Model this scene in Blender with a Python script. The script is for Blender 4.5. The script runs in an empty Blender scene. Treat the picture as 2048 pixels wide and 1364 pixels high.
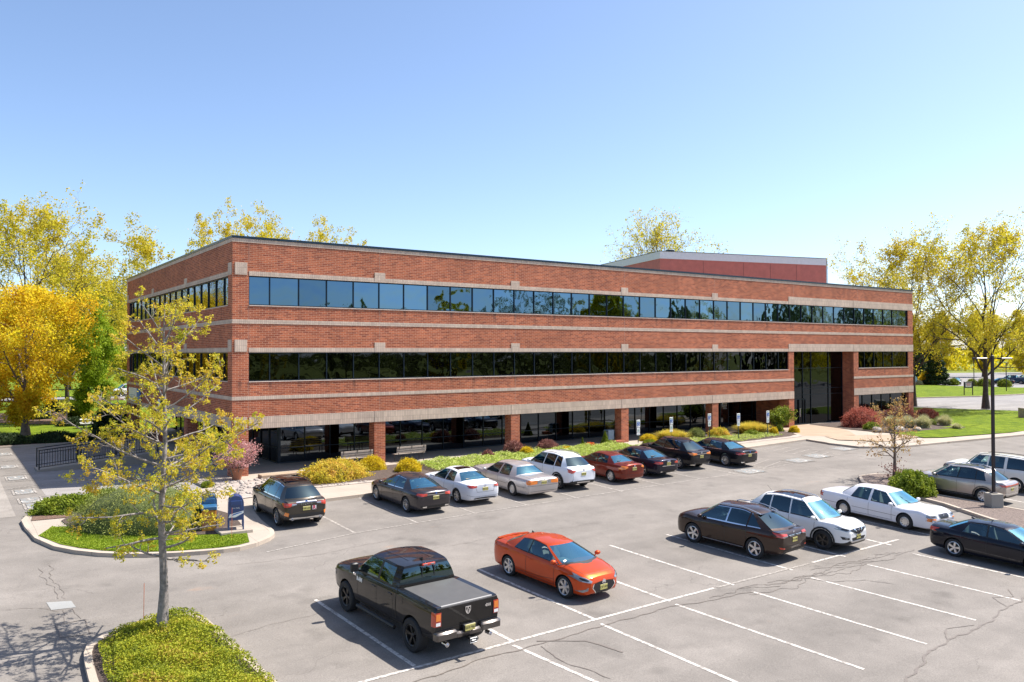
import bpy, bmesh, math, random
import numpy as np
from mathutils import Vector, Matrix
from mathutils.bvhtree import BVHTree
from mathutils.geometry import tessellate_polygon
S = bpy.context.scene
COL = S.collection
R = math.radians
rnd = random.Random(7)
UNIT = 1.1           # the layout was surveyed in units of 1.1 m; everything is scaled to metres at the end

def G(x, y):
    """height of the asphalt: level by the building, falling gently towards the near lot"""
    return 0.04 * min(0.0, max(y, -50.0) + 8.0)

# ------------------------------------------------------------------ materials
def new_mat(name):
    m = bpy.data.materials.new(name); m.use_nodes = True
    nt = m.node_tree; b = nt.nodes['Principled BSDF']
    return m, nt, b
def N(nt, t, **kw):
    n = nt.nodes.new(t)
    for k, v in kw.items():
        if hasattr(n, k): setattr(n, k, v)
        else: n.inputs[k].default_value = v
    return n
def ramp(nt, stops, src, interp='LINEAR'):
    r = nt.nodes.new('ShaderNodeValToRGB'); r.color_ramp.interpolation = interp
    el = r.color_ramp.elements
    while len(el) < len(stops): el.new(0.5)
    for e, (p, c) in zip(el, stops):
        e.position = p; e.color = (c[0], c[1], c[2], 1) if hasattr(c, '__len__') else (c, c, c, 1)
    nt.links.new(src, r.inputs['Fac']); return r
def objco(nt, scale=None):
    tc = nt.nodes.new('ShaderNodeTexCoord')
    if scale is None: return tc.outputs['Object']
    mp = nt.nodes.new('ShaderNodeMapping'); mp.inputs['Scale'].default_value = scale
    nt.links.new(tc.outputs['Object'], mp.inputs['Vector']); return mp.outputs['Vector']
def noise(nt, scale, vec=None, detail=4.0, rough=0.55, dist=0.0):
    n = N(nt, 'ShaderNodeTexNoise'); n.inputs['Scale'].default_value = scale
    n.inputs['Detail'].default_value = detail; n.inputs['Roughness'].default_value = rough
    n.inputs['Distortion'].default_value = dist
    nt.links.new(vec if vec is not None else objco(nt), n.inputs['Vector']); return n
def mixc(nt, a, b, f, mode='MIX'):
    m = nt.nodes.new('ShaderNodeMix'); m.data_type = 'RGBA'; m.blend_type = mode
    for s, v in ((m.inputs[0], f), (m.inputs[6], a), (m.inputs[7], b)):
        if hasattr(v, 'links') or hasattr(v, 'is_linked'): nt.links.new(v, s)
        elif hasattr(v, '__len__'): s.default_value = (v[0], v[1], v[2], 1)
        else: s.default_value = v
    return m.outputs[2]
def mth(nt, op, a, b=None, c=None):
    m = nt.nodes.new('ShaderNodeMath'); m.operation = op
    for i, v in enumerate((a, b, c)):
        if v is None: continue
        if hasattr(v, 'is_linked'): nt.links.new(v, m.inputs[i])
        else: m.inputs[i].default_value = v
    return m.outputs[0]
def bump(nt, b, h, strength=0.3, dist=0.02):
    n = nt.nodes.new('ShaderNodeBump'); n.inputs['Strength'].default_value = strength
    n.inputs['Distance'].default_value = dist
    nt.links.new(h, n.inputs['Height']); nt.links.new(n.outputs['Normal'], b.inputs['Normal'])
def plain(name, col, rough=0.6, metal=0.0, coat=0.0, spec=0.5, var=0.12, vs=3.0, bmp=0.0):
    m, nt, b = new_mat(name)
    b.inputs['Roughness'].default_value = rough; b.inputs['Metallic'].default_value = metal
    b.inputs['Coat Weight'].default_value = coat; b.inputs['Coat Roughness'].default_value = 0.03
    b.inputs['Specular IOR Level'].default_value = spec
    if var:
        n = noise(nt, vs)
        r = ramp(nt, [(0.3, [c * (1 - var) for c in col]), (0.7, [min(1, c * (1 + var)) for c in col])], n.outputs['Fac'])
        nt.links.new(r.outputs['Color'], b.inputs['Base Color'])
        if bmp: bump(nt, b, noise(nt, vs * 8).outputs['Fac'], bmp)
    else: b.inputs['Base Color'].default_value = (*col, 1)
    return m
def paint(name, col, metal=0.0, flake=0.0):
    m, nt, b = new_mat(name)
    b.inputs['Base Color'].default_value = (*col, 1)
    b.inputs['Metallic'].default_value = metal; b.inputs['Roughness'].default_value = 0.32
    b.inputs['Coat Weight'].default_value = 1.0; b.inputs['Coat Roughness'].default_value = 0.02
    b.inputs['Specular IOR Level'].default_value = 0.05; b.inputs['Coat IOR'].default_value = 1.40
    n = noise(nt, 2.5, detail=6)   # faint road dust
    r = ramp(nt, [(0.45, (0.28,) * 3), (0.8, (0.5,) * 3)], n.outputs['Fac'])
    nt.links.new(r.outputs['Color'], b.inputs['Roughness'])
    return m
def leafmat(name, stops, scale=2.2, trans=0.45, rough=0.65):
    """stops: colours picked by a 3D noise so neighbouring leaves differ"""
    m, nt, b = new_mat(name)
    n1 = noise(nt, scale, detail=2); n2 = noise(nt, scale * 13, detail=1)
    f = mth(nt, 'ADD', mth(nt, 'MULTIPLY', n1.outputs['Fac'], 0.5), mth(nt, 'MULTIPLY', n2.outputs['Fac'], 0.5))
    k = len(stops)
    r = ramp(nt, [(0.34 + 0.32 * i / max(1, k - 1), c) for i, c in enumerate(stops)], f)
    b.inputs['Roughness'].default_value = rough; b.inputs['Specular IOR Level'].default_value = 0.25
    nt.links.new(r.outputs['Color'], b.inputs['Base Color'])
    t = nt.nodes.new('ShaderNodeBsdfTranslucent'); nt.links.new(r.outputs['Color'], t.inputs['Color'])
    mx = nt.nodes.new('ShaderNodeMixShader'); mx.inputs[0].default_value = trans
    out = nt.nodes['Material Output']
    nt.links.new(b.outputs[0], mx.inputs[1]); nt.links.new(t.outputs[0], mx.inputs[2]); nt.links.new(mx.outputs[0], out.inputs[0])
    return m
M = {}
def brickmat():
    m, nt, b = new_mat('red_brick')
    tc = nt.nodes.new('ShaderNodeTexCoord'); sp = nt.nodes.new('ShaderNodeSeparateXYZ')
    nt.links.new(tc.outputs['Object'], sp.inputs[0])
    u = mth(nt, 'ADD', sp.outputs[0], sp.outputs[1])
    cb = nt.nodes.new('ShaderNodeCombineXYZ'); nt.links.new(u, cb.inputs[0]); nt.links.new(sp.outputs[2], cb.inputs[1])
    br = nt.nodes.new('ShaderNodeTexBrick')
    nt.links.new(cb.outputs[0], br.inputs['Vector'])
    for k, v in {'Scale': 1.0, 'Mortar Size': 0.009, 'Mortar Smooth': 0.3, 'Bias': 0.0, 'Brick Width': 0.30, 'Row Height': 0.092}.items():
        br.inputs[k].default_value = v
    br.inputs['Color1'].default_value = (0.46, 0.136, 0.064, 1)
    br.inputs['Color2'].default_value = (0.24, 0.064, 0.036, 1)
    br.inputs['Mortar'].default_value = (0.58, 0.33, 0.22, 1)
    n = noise(nt, 0.5, detail=5)
    tone = ramp(nt, [(0.3, (0.86,) * 3), (0.7, (1.14,) * 3)], n.outputs['Fac'])
    c = mixc(nt, br.outputs['Color'], tone.outputs['Color'], 1.0, 'MULTIPLY')
    # rain streaks: tall narrow noise
    st = noise(nt, 1.0, vec=objco(nt, (1.6, 1.6, 0.22)), detail=3)
    sr = ramp(nt, [(0.55, (1,) * 3), (0.78, (0.76,) * 3)], st.outputs['Fac'])
    c = mixc(nt, c, sr.outputs['Color'], 1.0, 'MULTIPLY')
    # dirt washed down from every mullion, fading out below the sill
    fr = mth(nt, 'ABSOLUTE', mth(nt, 'SUBTRACT', mth(nt, 'FRACT', mth(nt, 'ADD', mth(nt, 'DIVIDE', mth(nt, 'SUBTRACT', u, 7.99), 1.524), 10.5)), 0.5))
    line = ramp(nt, [(0.03, (1,) * 3), (0.085, (0,) * 3)], fr)
    zz = sp.outputs[2]
    d1 = mth(nt, 'SUBTRACT', 8.62, zz); d2 = mth(nt, 'SUBTRACT', 4.80, zz); d3 = mth(nt, 'SUBTRACT', 11.78, zz)
    def below(d, ln): return mth(nt, 'MULTIPLY', mth(nt, 'GREATER_THAN', d, 0.0), mth(nt, 'MAXIMUM', mth(nt, 'SUBTRACT', 1.0, mth(nt, 'DIVIDE', d, ln)), 0.0))
    dn = noise(nt, 1.0, vec=objco(nt, (2.2, 2.2, 0.5)), detail=4)
    am = ramp(nt, [(0.40, (0,) * 3), (0.62, (1,) * 3)], dn.outputs['Fac'])
    dirt = mth(nt, 'MULTIPLY', mth(nt, 'ADD', below(d1, 0.75), below(d2, 0.75)), line.outputs['Color'])
    dirt = mth(nt, 'ADD', mth(nt, 'MULTIPLY', dirt, mth(nt, 'ADD', mth(nt, 'MULTIPLY', am.outputs['Color'], 0.45), 0.25)), mth(nt, 'MULTIPLY', below(d3, 1.3), mth(nt, 'MULTIPLY', am.outputs['Color'], 0.22)))
    c = mixc(nt, c, (0.085, 0.05, 0.042), dirt)
    nt.links.new(c, b.inputs['Base Color'])
    b.inputs['Roughness'].default_value = 0.85; b.inputs['Specular IOR Level'].default_value = 0.2
    n3 = noise(nt, 14, detail=4)
    h = mth(nt, 'ADD', mth(nt, 'MULTIPLY', br.outputs['Fac'], -0.7), mth(nt, 'MULTIPLY', n3.outputs['Fac'], 0.5))
    bump(nt, b, h, 0.45, 0.012)
    return m
def stonemat():
    m, nt, b = new_mat('buff_block')
    tc = nt.nodes.new('ShaderNodeTexCoord'); sp = nt.nodes.new('ShaderNodeSeparateXYZ')
    nt.links.new(tc.outputs['Object'], sp.inputs[0])
    u = mth(nt, 'ADD', sp.outputs[0], sp.outputs[1])
    cb = nt.nodes.new('ShaderNodeCombineXYZ'); nt.links.new(u, cb.inputs[0]); nt.links.new(sp.outputs[2], cb.inputs[1])
    br = nt.nodes.new('ShaderNodeTexBrick'); br.offset = 0.0; nt.links.new(cb.outputs[0], br.inputs['Vector'])
    for k, v in {'Scale': 1.0, 'Mortar Size': 0.006, 'Mortar Smooth': 0.2, 'Bias': 0.0, 'Brick Width': 0.105, 'Row Height': 0.30}.items():
        br.inputs[k].default_value = v
    br.inputs['Color1'].default_value = (0.60, 0.465, 0.36, 1)
    br.inputs['Color2'].default_value = (0.49, 0.375, 0.295, 1)
    br.inputs['Mortar'].default_value = (0.27, 0.21, 0.17, 1)
    n = noise(nt, 1.3, detail=5)
    tone = ramp(nt, [(0.3, (0.85,) * 3), (0.72, (1.12,) * 3)], n.outputs['Fac'])
    c = mixc(nt, br.outputs['Color'], tone.outputs['Color'], 1.0, 'MULTIPLY')
    nt.links.new(c, b.inputs['Base Color']); b.inputs['Roughness'].default_value = 0.8
    bump(nt, b, noise(nt, 20).outputs['Fac'], 0.25, 0.01)
    return m
def mirrorglass(name, tint, rough=0.01, warp=0.02, scale=0.9):
    m, nt, b = new_mat(name)
    b.inputs['Base Color'].default_value = (*tint, 1)
    b.inputs['Metallic'].default_value = 1.0; b.inputs['Roughness'].default_value = rough
    n = noise(nt, scale, detail=1.5)
    bump(nt, b, n.outputs['Fac'], 1.0, warp)
    return m
def asphalt(name, base, lo=0.86, hi=1.12, stain=(0.34, 0.20, 0.12)):
    m, nt, b = new_mat(name)
    n1 = noise(nt, 0.22, detail=6, rough=0.6); n2 = noise(nt, 34, detail=2, rough=0.7); n3 = noise(nt, 1.3, detail=5)
    t1 = ramp(nt, [(0.3, (lo,) * 3), (0.7, (hi,) * 3)], n1.outputs['Fac'])
    t2 = ramp(nt, [(0.3, (0.80,) * 3), (0.5, (1.0,) * 3), (0.72, (1.22,) * 3)], n2.outputs['Fac'])
    t3 = ramp(nt, [(0.35, (0.93,) * 3), (0.65, (1.06,) * 3)], n3.outputs['Fac'])
    c = mixc(nt, base, t1.outputs['Color'], 1.0, 'MULTIPLY')
    c = mixc(nt, c, t2.outputs['Color'], 1.0, 'MULTIPLY')
    c = mixc(nt, c, t3.outputs['Color'], 1.0, 'MULTIPLY')
    ol = ramp(nt, [(0.60, (1,) * 3), (0.74, (0.78,) * 3)], noise(nt, 0.75, detail=3).outputs['Fac'])
    c = mixc(nt, c, ol.outputs['Color'], 1.0, 'MULTIPLY')
    tr_ = ramp(nt, [(0.42, (0.94,) * 3), (0.60, (1.07,) * 3)], noise(nt, 1.0, vec=objco(nt, (0.08, 0.55, 1)), detail=3).outputs['Fac'])
    c = mixc(nt, c, tr_.outputs['Color'], 1.0, 'MULTIPLY')
    # hairline cracks
    dv = noise(nt, 1.1, detail=3)
    add = nt.nodes.new('ShaderNodeVectorMath'); add.operation = 'ADD'
    sc = nt.nodes.new('ShaderNodeVectorMath'); sc.operation = 'SCALE'; sc.inputs['Scale'].default_value = 1.3
    nt.links.new(dv.outputs['Color'], sc.inputs[0]); nt.links.new(objco(nt), add.inputs[0]); nt.links.new(sc.outputs[0], add.inputs[1])
    vo = nt.nodes.new('ShaderNodeTexVoronoi'); vo.feature = 'DISTANCE_TO_EDGE'; vo.inputs['Scale'].default_value = 0.17
    nt.links.new(add.outputs[0], vo.inputs['Vector'])
    cr = ramp(nt, [(0.0, (1,) * 3), (0.004, (0,) * 3)], vo.outputs['Distance'])
    gate = ramp(nt, [(0.52, (0,) * 3), (0.60, (1,) * 3)], noise(nt, 0.35, detail=2).outputs['Fac'])
    f = mth(nt, 'MULTIPLY', mth(nt, 'MULTIPLY', cr.outputs['Color'], gate.outputs['Color']), 0.5)
    c = mixc(nt, c, (0.10, 0.09, 0.08), f)
    # rust / leaf-litter stains
    sg = ramp(nt, [(0.70, (0,) * 3), (0.80, (1,) * 3)], noise(nt, 0.45, vec=objco(nt, (1, 1.9, 1)), detail=4).outputs['Fac'])
    c = mixc(nt, c, stain, mth(nt, 'MULTIPLY', sg.outputs['Color'], 0.45))
    nt.links.new(c, b.inputs['Base Color'])
    b.inputs['Roughness'].default_value = 0.9; b.inputs['Specular IOR Level'].default_value = 0.25
    bump(nt, b, n2.outputs['Fac'], 0.25, 0.01)
    return m
def concrete(name, base, joint=None):
    m, nt, b = new_mat(name)
    n1 = noise(nt, 0.7, detail=6); n2 = noise(nt, 30, detail=2)
    c = mixc(nt, base, ramp(nt, [(0.3, (0.88,) * 3), (0.7, (1.08,) * 3)], n1.outputs['Fac']).outputs['Color'], 1.0, 'MULTIPLY')
    c = mixc(nt, c, ramp(nt, [(0.3, (0.93,) * 3), (0.7, (1.07,) * 3)], n2.outputs['Fac']).outputs['Color'], 1.0, 'MULTIPLY')
    if joint:
        br = nt.nodes.new('ShaderNodeTexBrick'); br.offset = 0.0; nt.links.new(objco(nt), br.inputs['Vector'])
        for k, v in {'Scale': 1.0, 'Mortar Size': 0.012, 'Brick Width': joint, 'Row Height': joint, 'Mortar Smooth': 0.1}.items():
            br.inputs[k].default_value = v
        c = mixc(nt, c, tuple(x * 0.6 for x in base), mth(nt, 'MULTIPLY', br.outputs['Fac'], 0.7))
    nt.links.new(c, b.inputs['Base Color']); b.inputs['Roughness'].default_value = 0.85
    bump(nt, b, n2.outputs['Fac'], 0.15, 0.005)
    return m
def grassmat(name, a, c2, scale=1.2):
    m, nt, b = new_mat(name)
    n1 = noise(nt, scale, detail=8, rough=0.7); n2 = noise(nt, 45, vec=objco(nt, (1, 1, 1)), detail=3, rough=0.8); n3 = noise(nt, 0.15, detail=3)
    c = ramp(nt, [(0.32, a), (0.68, c2)], n1.outputs['Fac']).outputs['Color']
    c = mixc(nt, c, ramp(nt, [(0.3, (0.55,) * 3), (0.7, (1.4,) * 3)], n2.outputs['Fac']).outputs['Color'], 1.0, 'MULTIPLY')
    c = mixc(nt, c, ramp(nt, [(0.3, (0.8, 0.85, 0.8)), (0.7, (1.15, 1.1, 1.0))], n3.outputs['Fac']).outputs['Color'], 1.0, 'MULTIPLY')
    nt.links.new(c, b.inputs['Base Color']); b.inputs['Roughness'].default_value = 0.9
    b.inputs['Specular IOR Level'].default_value = 0.1
    bump(nt, b, n2.outputs['Fac'], 0.8, 0.04)
    return m
def carglass(name, tint, refl, gcol=(0.62, 0.90, 1.0)):
    """tinted pane: Fresnel reflection over a transparent tint"""
    m, nt, b = new_mat(name); nt.nodes.remove(b)
    out = nt.nodes['Material Output']
    tr = nt.nodes.new('ShaderNodeBsdfTransparent'); tr.inputs[0].default_value = (*tint, 1)
    gl = nt.nodes.new('ShaderNodeBsdfGlossy'); gl.inputs['Roughness'].default_value = 0.015
    gl.inputs[0].default_value = (*gcol, 1)
    lw = nt.nodes.new('ShaderNodeFresnel'); lw.inputs[0].default_value = 1.52
    f = mth(nt, 'MINIMUM', mth(nt, 'ADD', mth(nt, 'MULTIPLY', lw.outputs[0], 1.6), refl), 1.0)
    mx = nt.nodes.new('ShaderNodeMixShader'); nt.links.new(f, mx.inputs[0])
    nt.links.new(tr.outputs[0], mx.inputs[1]); nt.links.new(gl.outputs[0], mx.inputs[2]); nt.links.new(mx.outputs[0], out.inputs[0])
    return m
def wornpaint(name, col, under, cover=0.42):
    m, nt, b = new_mat(name)
    n = noise(nt, 9, detail=6, rough=0.7)
    f = ramp(nt, [(cover, (0,) * 3), (cover + 0.12, (1,) * 3)], n.outputs['Fac'])
    c = mixc(nt, under, col, f.outputs['Color'])
    nt.links.new(c, b.inputs['Base Color']); b.inputs['Roughness'].default_value = 0.8
    return m

M['brick'] = brickmat(); M['stone'] = stonemat()
M['coping'] = plain('dark_coping_metal', (0.02, 0.035, 0.05), 0.25, 0.6)
M['sill'] = plain('pale_sill', (0.62, 0.50, 0.42), 0.6)
M['glassU'] = mirrorglass('upper_window_glass', (0.085, 0.155, 0.235), warp=0.018)
M['glassM'] = mirrorglass('middle_window_glass', (0.036, 0.042, 0.054), warp=0.030)
M['glassG'] = mirrorglass('ground_window_glass', (0.055, 0.066, 0.078), warp=0.003, scale=0.6)
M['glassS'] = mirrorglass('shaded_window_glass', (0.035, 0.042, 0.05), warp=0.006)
M['frame'] = plain('dark_bronze_frame', (0.012, 0.022, 0.035), 0.35, 0.5)
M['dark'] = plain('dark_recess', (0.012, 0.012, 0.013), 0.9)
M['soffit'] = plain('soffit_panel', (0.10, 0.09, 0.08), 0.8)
M['roof'] = plain('roof_membrane', (0.30, 0.29, 0.27), 0.9)
M['asphalt'] = asphalt('parking_asphalt', (0.202, 0.182, 0.162))
M['asphalt2'] = asphalt('lane_asphalt', (0.27, 0.243, 0.215), 0.93, 1.07)
M['asphaltR'] = asphalt('road_asphalt', (0.25, 0.237, 0.23), 0.93, 1.07)
M['patch'] = asphalt('patched_asphalt', (0.30, 0.27, 0.245), 0.95, 1.05)
M['patchc'] = concrete('patch_concrete', (0.27, 0.27, 0.26))
M['tar'] = plain('tar_crack_seal', (0.15, 0.125, 0.105), 0.6)
M['conc'] = concrete('sidewalk_concrete', (0.375, 0.32, 0.262), 1.5)
M['conctan'] = concrete('tan_walk_concrete', (0.36, 0.265, 0.185), 3.0)
M['kerb'] = concrete('kerb_concrete', (0.42, 0.35, 0.28), 3.0)
M['block'] = concrete('aggregate_block', (0.34, 0.31, 0.26))
M['grass'] = grassmat('lawn_grass', (0.070, 0.115, 0.010), (0.185, 0.245, 0.014))
M['field'] = grassmat('field_grass', (0.12, 0.15, 0.03), (0.22, 0.24, 0.04), 0.2)
M['mulch'] = plain('bark_mulch', (0.085, 0.060, 0.048), 0.95, var=0.5, vs=18, bmp=0.9)
M['mulchr'] = plain('brown_mulch', (0.15, 0.09, 0.062), 0.95, var=0.5, vs=16, bmp=0.9)
M['rock'] = plain('pale_river_rock', (0.36, 0.31, 0.27), 0.8, var=0.25, vs=4)
M['white'] = wornpaint('white_line_paint', (0.56, 0.52, 0.47), (0.26, 0.235, 0.21), 0.41)
M['whitef'] = wornpaint('faded_line_paint', (0.42, 0.385, 0.34), (0.23, 0.205, 0.18), 0.49)
M['bluep'] = wornpaint('blue_bay_paint', (0.19, 0.26, 0.29), (0.22, 0.20, 0.18), 0.50)
M['bark'] = plain('grey_brown_bark', (0.16, 0.12, 0.095), 0.9, var=0.35, vs=6, bmp=0.8)
M['barkpale'] = plain('pale_maple_bark', (0.25, 0.22, 0.20), 0.9, var=0.42, vs=9, bmp=0.8)
M['barkdark'] = plain('dark_bark', (0.07, 0.055, 0.045), 0.9, var=0.35, vs=6, bmp=0.8)
# foliage
M['lf_maple'] = leafmat('young_maple_leaf', [(0.58, 0.36, 0.045), (0.66, 0.51, 0.045), (0.56, 0.52, 0.04), (0.34, 0.40, 0.03)], 1.2, 0.5)
M['lf_gold'] = leafmat('golden_leaf', [(0.70, 0.40, 0.02), (0.76, 0.58, 0.025), (0.58, 0.56, 0.03)], 0.5, 0.6)
M['lf_yel'] = leafmat('yellow_green_leaf', [(0.66, 0.52, 0.02), (0.68, 0.55, 0.02), (0.42, 0.43, 0.02)], 0.4, 0.5)
M['lf_bud'] = leafmat('yellow_bud_leaf', [(0.56, 0.42, 0.035), (0.62, 0.52, 0.035), (0.42, 0.44, 0.03)], 0.4, 0.5)
M['lf_green'] = leafmat('fresh_green_leaf', [(0.14, 0.24, 0.015), (0.27, 0.38, 0.02), (0.42, 0.48, 0.03)], 0.5, 0.45)
M['lf_dark'] = leafmat('dark_evergreen_leaf', [(0.018, 0.035, 0.012), (0.03, 0.055, 0.016), (0.05, 0.08, 0.02)], 0.8, 0.2)
M['lf_hedge'] = leafmat('yew_needle', [(0.10, 0.14, 0.03), (0.22, 0.25, 0.06), (0.40, 0.41, 0.11)], 3, 0.25)
M['lf_jun'] = leafmat('juniper_needle', [(0.09, 0.14, 0.015), (0.20, 0.26, 0.02), (0.33, 0.36, 0.03)], 3, 0.3)
M['lf_juncov'] = leafmat('creeping_juniper', [(0.10, 0.13, 0.012), (0.22, 0.26, 0.018), (0.40, 0.41, 0.025), (0.36, 0.22, 0.05)], 1.0, 0.3)
M['lf_mound'] = leafmat('gold_thread_leaf', [(0.50, 0.36, 0.01), (0.66, 0.50, 0.015), (0.70, 0.56, 0.02)], 4, 0.35)
M['lf_spi'] = leafmat('golden_spirea_leaf', [(0.40, 0.40, 0.03), (0.68, 0.54, 0.06), (0.66, 0.34, 0.10)], 2.2, 0.4)
M['lf_gg'] = leafmat('straw_green_leaf', [(0.62, 0.42, 0.12), (0.66, 0.54, 0.08), (0.46, 0.46, 0.05)], 2.2, 0.4)
M['lf_pach'] = leafmat('pale_groundcover_leaf', [(0.22, 0.36, 0.03), (0.48, 0.56, 0.10), (0.74, 0.76, 0.36)], 4, 0.3)
M['lf_purp'] = leafmat('purple_brown_leaf', [(0.15, 0.055, 0.05), (0.27, 0.11, 0.09), (0.34, 0.19, 0.14)], 4, 0.25)
M['lf_red'] = leafmat('dark_red_leaf', [(0.11, 0.028, 0.025), (0.20, 0.05, 0.035), (0.30, 0.10, 0.05)], 4, 0.25)
M['lf_jmap'] = leafmat('coral_red_leaf', [(0.30, 0.07, 0.05), (0.45, 0.13, 0.09), (0.50, 0.20, 0.13)], 3, 0.35)
M['lf_plum'] = leafmat('pink_plum_leaf', [(0.50, 0.16, 0.16), (0.62, 0.33, 0.32), (0.70, 0.50, 0.47)], 5, 0.35)
M['lf_azal'] = leafmat('red_flower', [(0.65, 0.06, 0.02), (0.75, 0.16, 0.04), (0.5, 0.3, 0.03)], 6, 0.3)
M['lf_pg'] = leafmat('variegated_blade', [(0.30, 0.34, 0.10), (0.55, 0.52, 0.28), (0.72, 0.66, 0.46)], 5, 0.35)
M['lf_copper'] = leafmat('copper_leaf', [(0.36, 0.17, 0.07), (0.48, 0.30, 0.10), (0.50, 0.40, 0.10)], 2, 0.4)
M['blade'] = leafmat('lawn_blade', [(0.14, 0.22, 0.012), (0.25, 0.34, 0.02), (0.36, 0.42, 0.04)], 2, 0.4)
# vehicles
M['black'] = plain('black_plastic', (0.012, 0.012, 0.013), 0.5, var=0)
M['tyre'] = plain('tyre_rubber', (0.018, 0.018, 0.019), 0.8, var=0.2)
M['chrome'] = plain('bright_chrome', (0.80, 0.80, 0.82), 0.12, 1.0, var=0)
M['alloy'] = plain('silver_alloy', (0.62, 0.62, 0.63), 0.28, 0.9, var=0)
M['alloyd'] = plain('gunmetal_alloy', (0.10, 0.095, 0.09), 0.35, 0.9, var=0)
M['lampred'] = plain('red_lens', (0.50, 0.045, 0.02), 0.08, 0, 1.0, var=0)
M['lamporg'] = plain('amber_lens', (0.75, 0.20, 0.02), 0.10, 0, 1.0, var=0)
M['lampclr'] = plain('clear_lens', (0.26, 0.28, 0.30), 0.10, 0.3, 1.0, var=0)
M['grille'] = plain('dark_grille', (0.03, 0.03, 0.035), 0.35, 0.5, var=0)
M['seat'] = plain('grey_seat_fabric', (0.12, 0.115, 0.11), 0.9)
M['seattan'] = plain('tan_seat_leather', (0.38, 0.31, 0.24), 0.7)
M['plate'] = plain('yellow_plate', (0.46, 0.41, 0.13), 0.4, var=0.15, vs=20)
M['ink'] = plain('black_ink', (0.015, 0.015, 0.015), 0.6, var=0)
M['wht'] = plain('white_enamel', (0.80, 0.80, 0.78), 0.4, var=0.05)
M['bluesign'] = plain('blue_enamel', (0.02, 0.13, 0.45), 0.4, var=0.05)
M['mailblue'] = plain('mailbox_blue', (0.015, 0.05, 0.17), 0.35, 0, 0.4, var=0.1)
M['maillt'] = plain('faded_mailbox_blue', (0.03, 0.12, 0.24), 0.4, 0, 0.3, var=0.1)
M['orange'] = plain('orange_panel', (0.62, 0.25, 0.03), 0.5)
M['dkgreen'] = plain('dark_green_steel', (0.02, 0.05, 0.03), 0.6)
M['bronze'] = plain('dark_bronze_steel', (0.035, 0.028, 0.035), 0.4, 0.3)
M['fence'] = plain('black_fence_steel', (0.01, 0.011, 0.013), 0.4, 0.2)
M['wood'] = plain('weathered_bench_slat', (0.34, 0.28, 0.23), 0.8)
M['terra'] = plain('terracotta_pot', (0.36, 0.14, 0.07), 0.8)
M['redplastic'] = plain('orange_stake', (0.65, 0.14, 0.03), 0.5, var=0)
M['penth'] = plain('red_metal_panel', (0.56, 0.145, 0.11), 0.6, var=0.10, vs=1.2)
M['penthw'] = plain('pale_fascia', (0.78, 0.72, 0.74), 0.6, var=0.05)
M['vglass'] = carglass('clear_car_glass', (0.72, 0.90, 0.88), 0.07)
M['vglassw'] = carglass('windscreen_glass', (0.50, 0.80, 0.80), 0.36, (0.42, 0.86, 0.95))
M['vglassd'] = carglass('privacy_car_glass', (0.035, 0.045, 0.05), 0.05)
M['trim'] = M['black']

# ------------------------------------------------------------------ objects
def link(o, parent=None):
    COL.objects.link(o)
    if parent is not None: o.parent = parent
    return o
def tag(o, label=None, cat=None, group=None, kind=None):
    if label: o['label'] = label
    if cat: o['category'] = cat
    if group: o['group'] = group
    if kind: o['kind'] = kind
    return o
def empty(name, loc=(0, 0, 0), rz=0.0, label=None, cat=None, group=None, rx=0.0, sc=1.0):
    o = bpy.data.objects.new(name, None); link(o); o.location = loc; o.rotation_euler = (rx, 0, rz)
    o.scale = (sc, sc, sc); o.empty_display_size = 0.3
    return tag(o, label, cat, group)
def np_mesh(name, V, F, mat=None, smooth=False):
    V = np.asarray(V, dtype=np.float32).reshape(-1, 3); F = np.asarray(F, dtype=np.int32)
    me = bpy.data.meshes.new(name); k = F.shape[1]
    me.vertices.add(len(V)); me.vertices.foreach_set('co', V.ravel())
    me.loops.add(F.size); me.loops.foreach_set('vertex_index', F.ravel())
    me.polygons.add(len(F)); me.polygons.foreach_set('loop_start', np.arange(0, F.size, k, dtype=np.int32))
    if smooth: me.polygons.foreach_set('use_smooth', np.ones(len(F), dtype=bool))
    me.update(calc_edges=True); me.validate()
    if mat: me.materials.append(mat)
    return me
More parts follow.
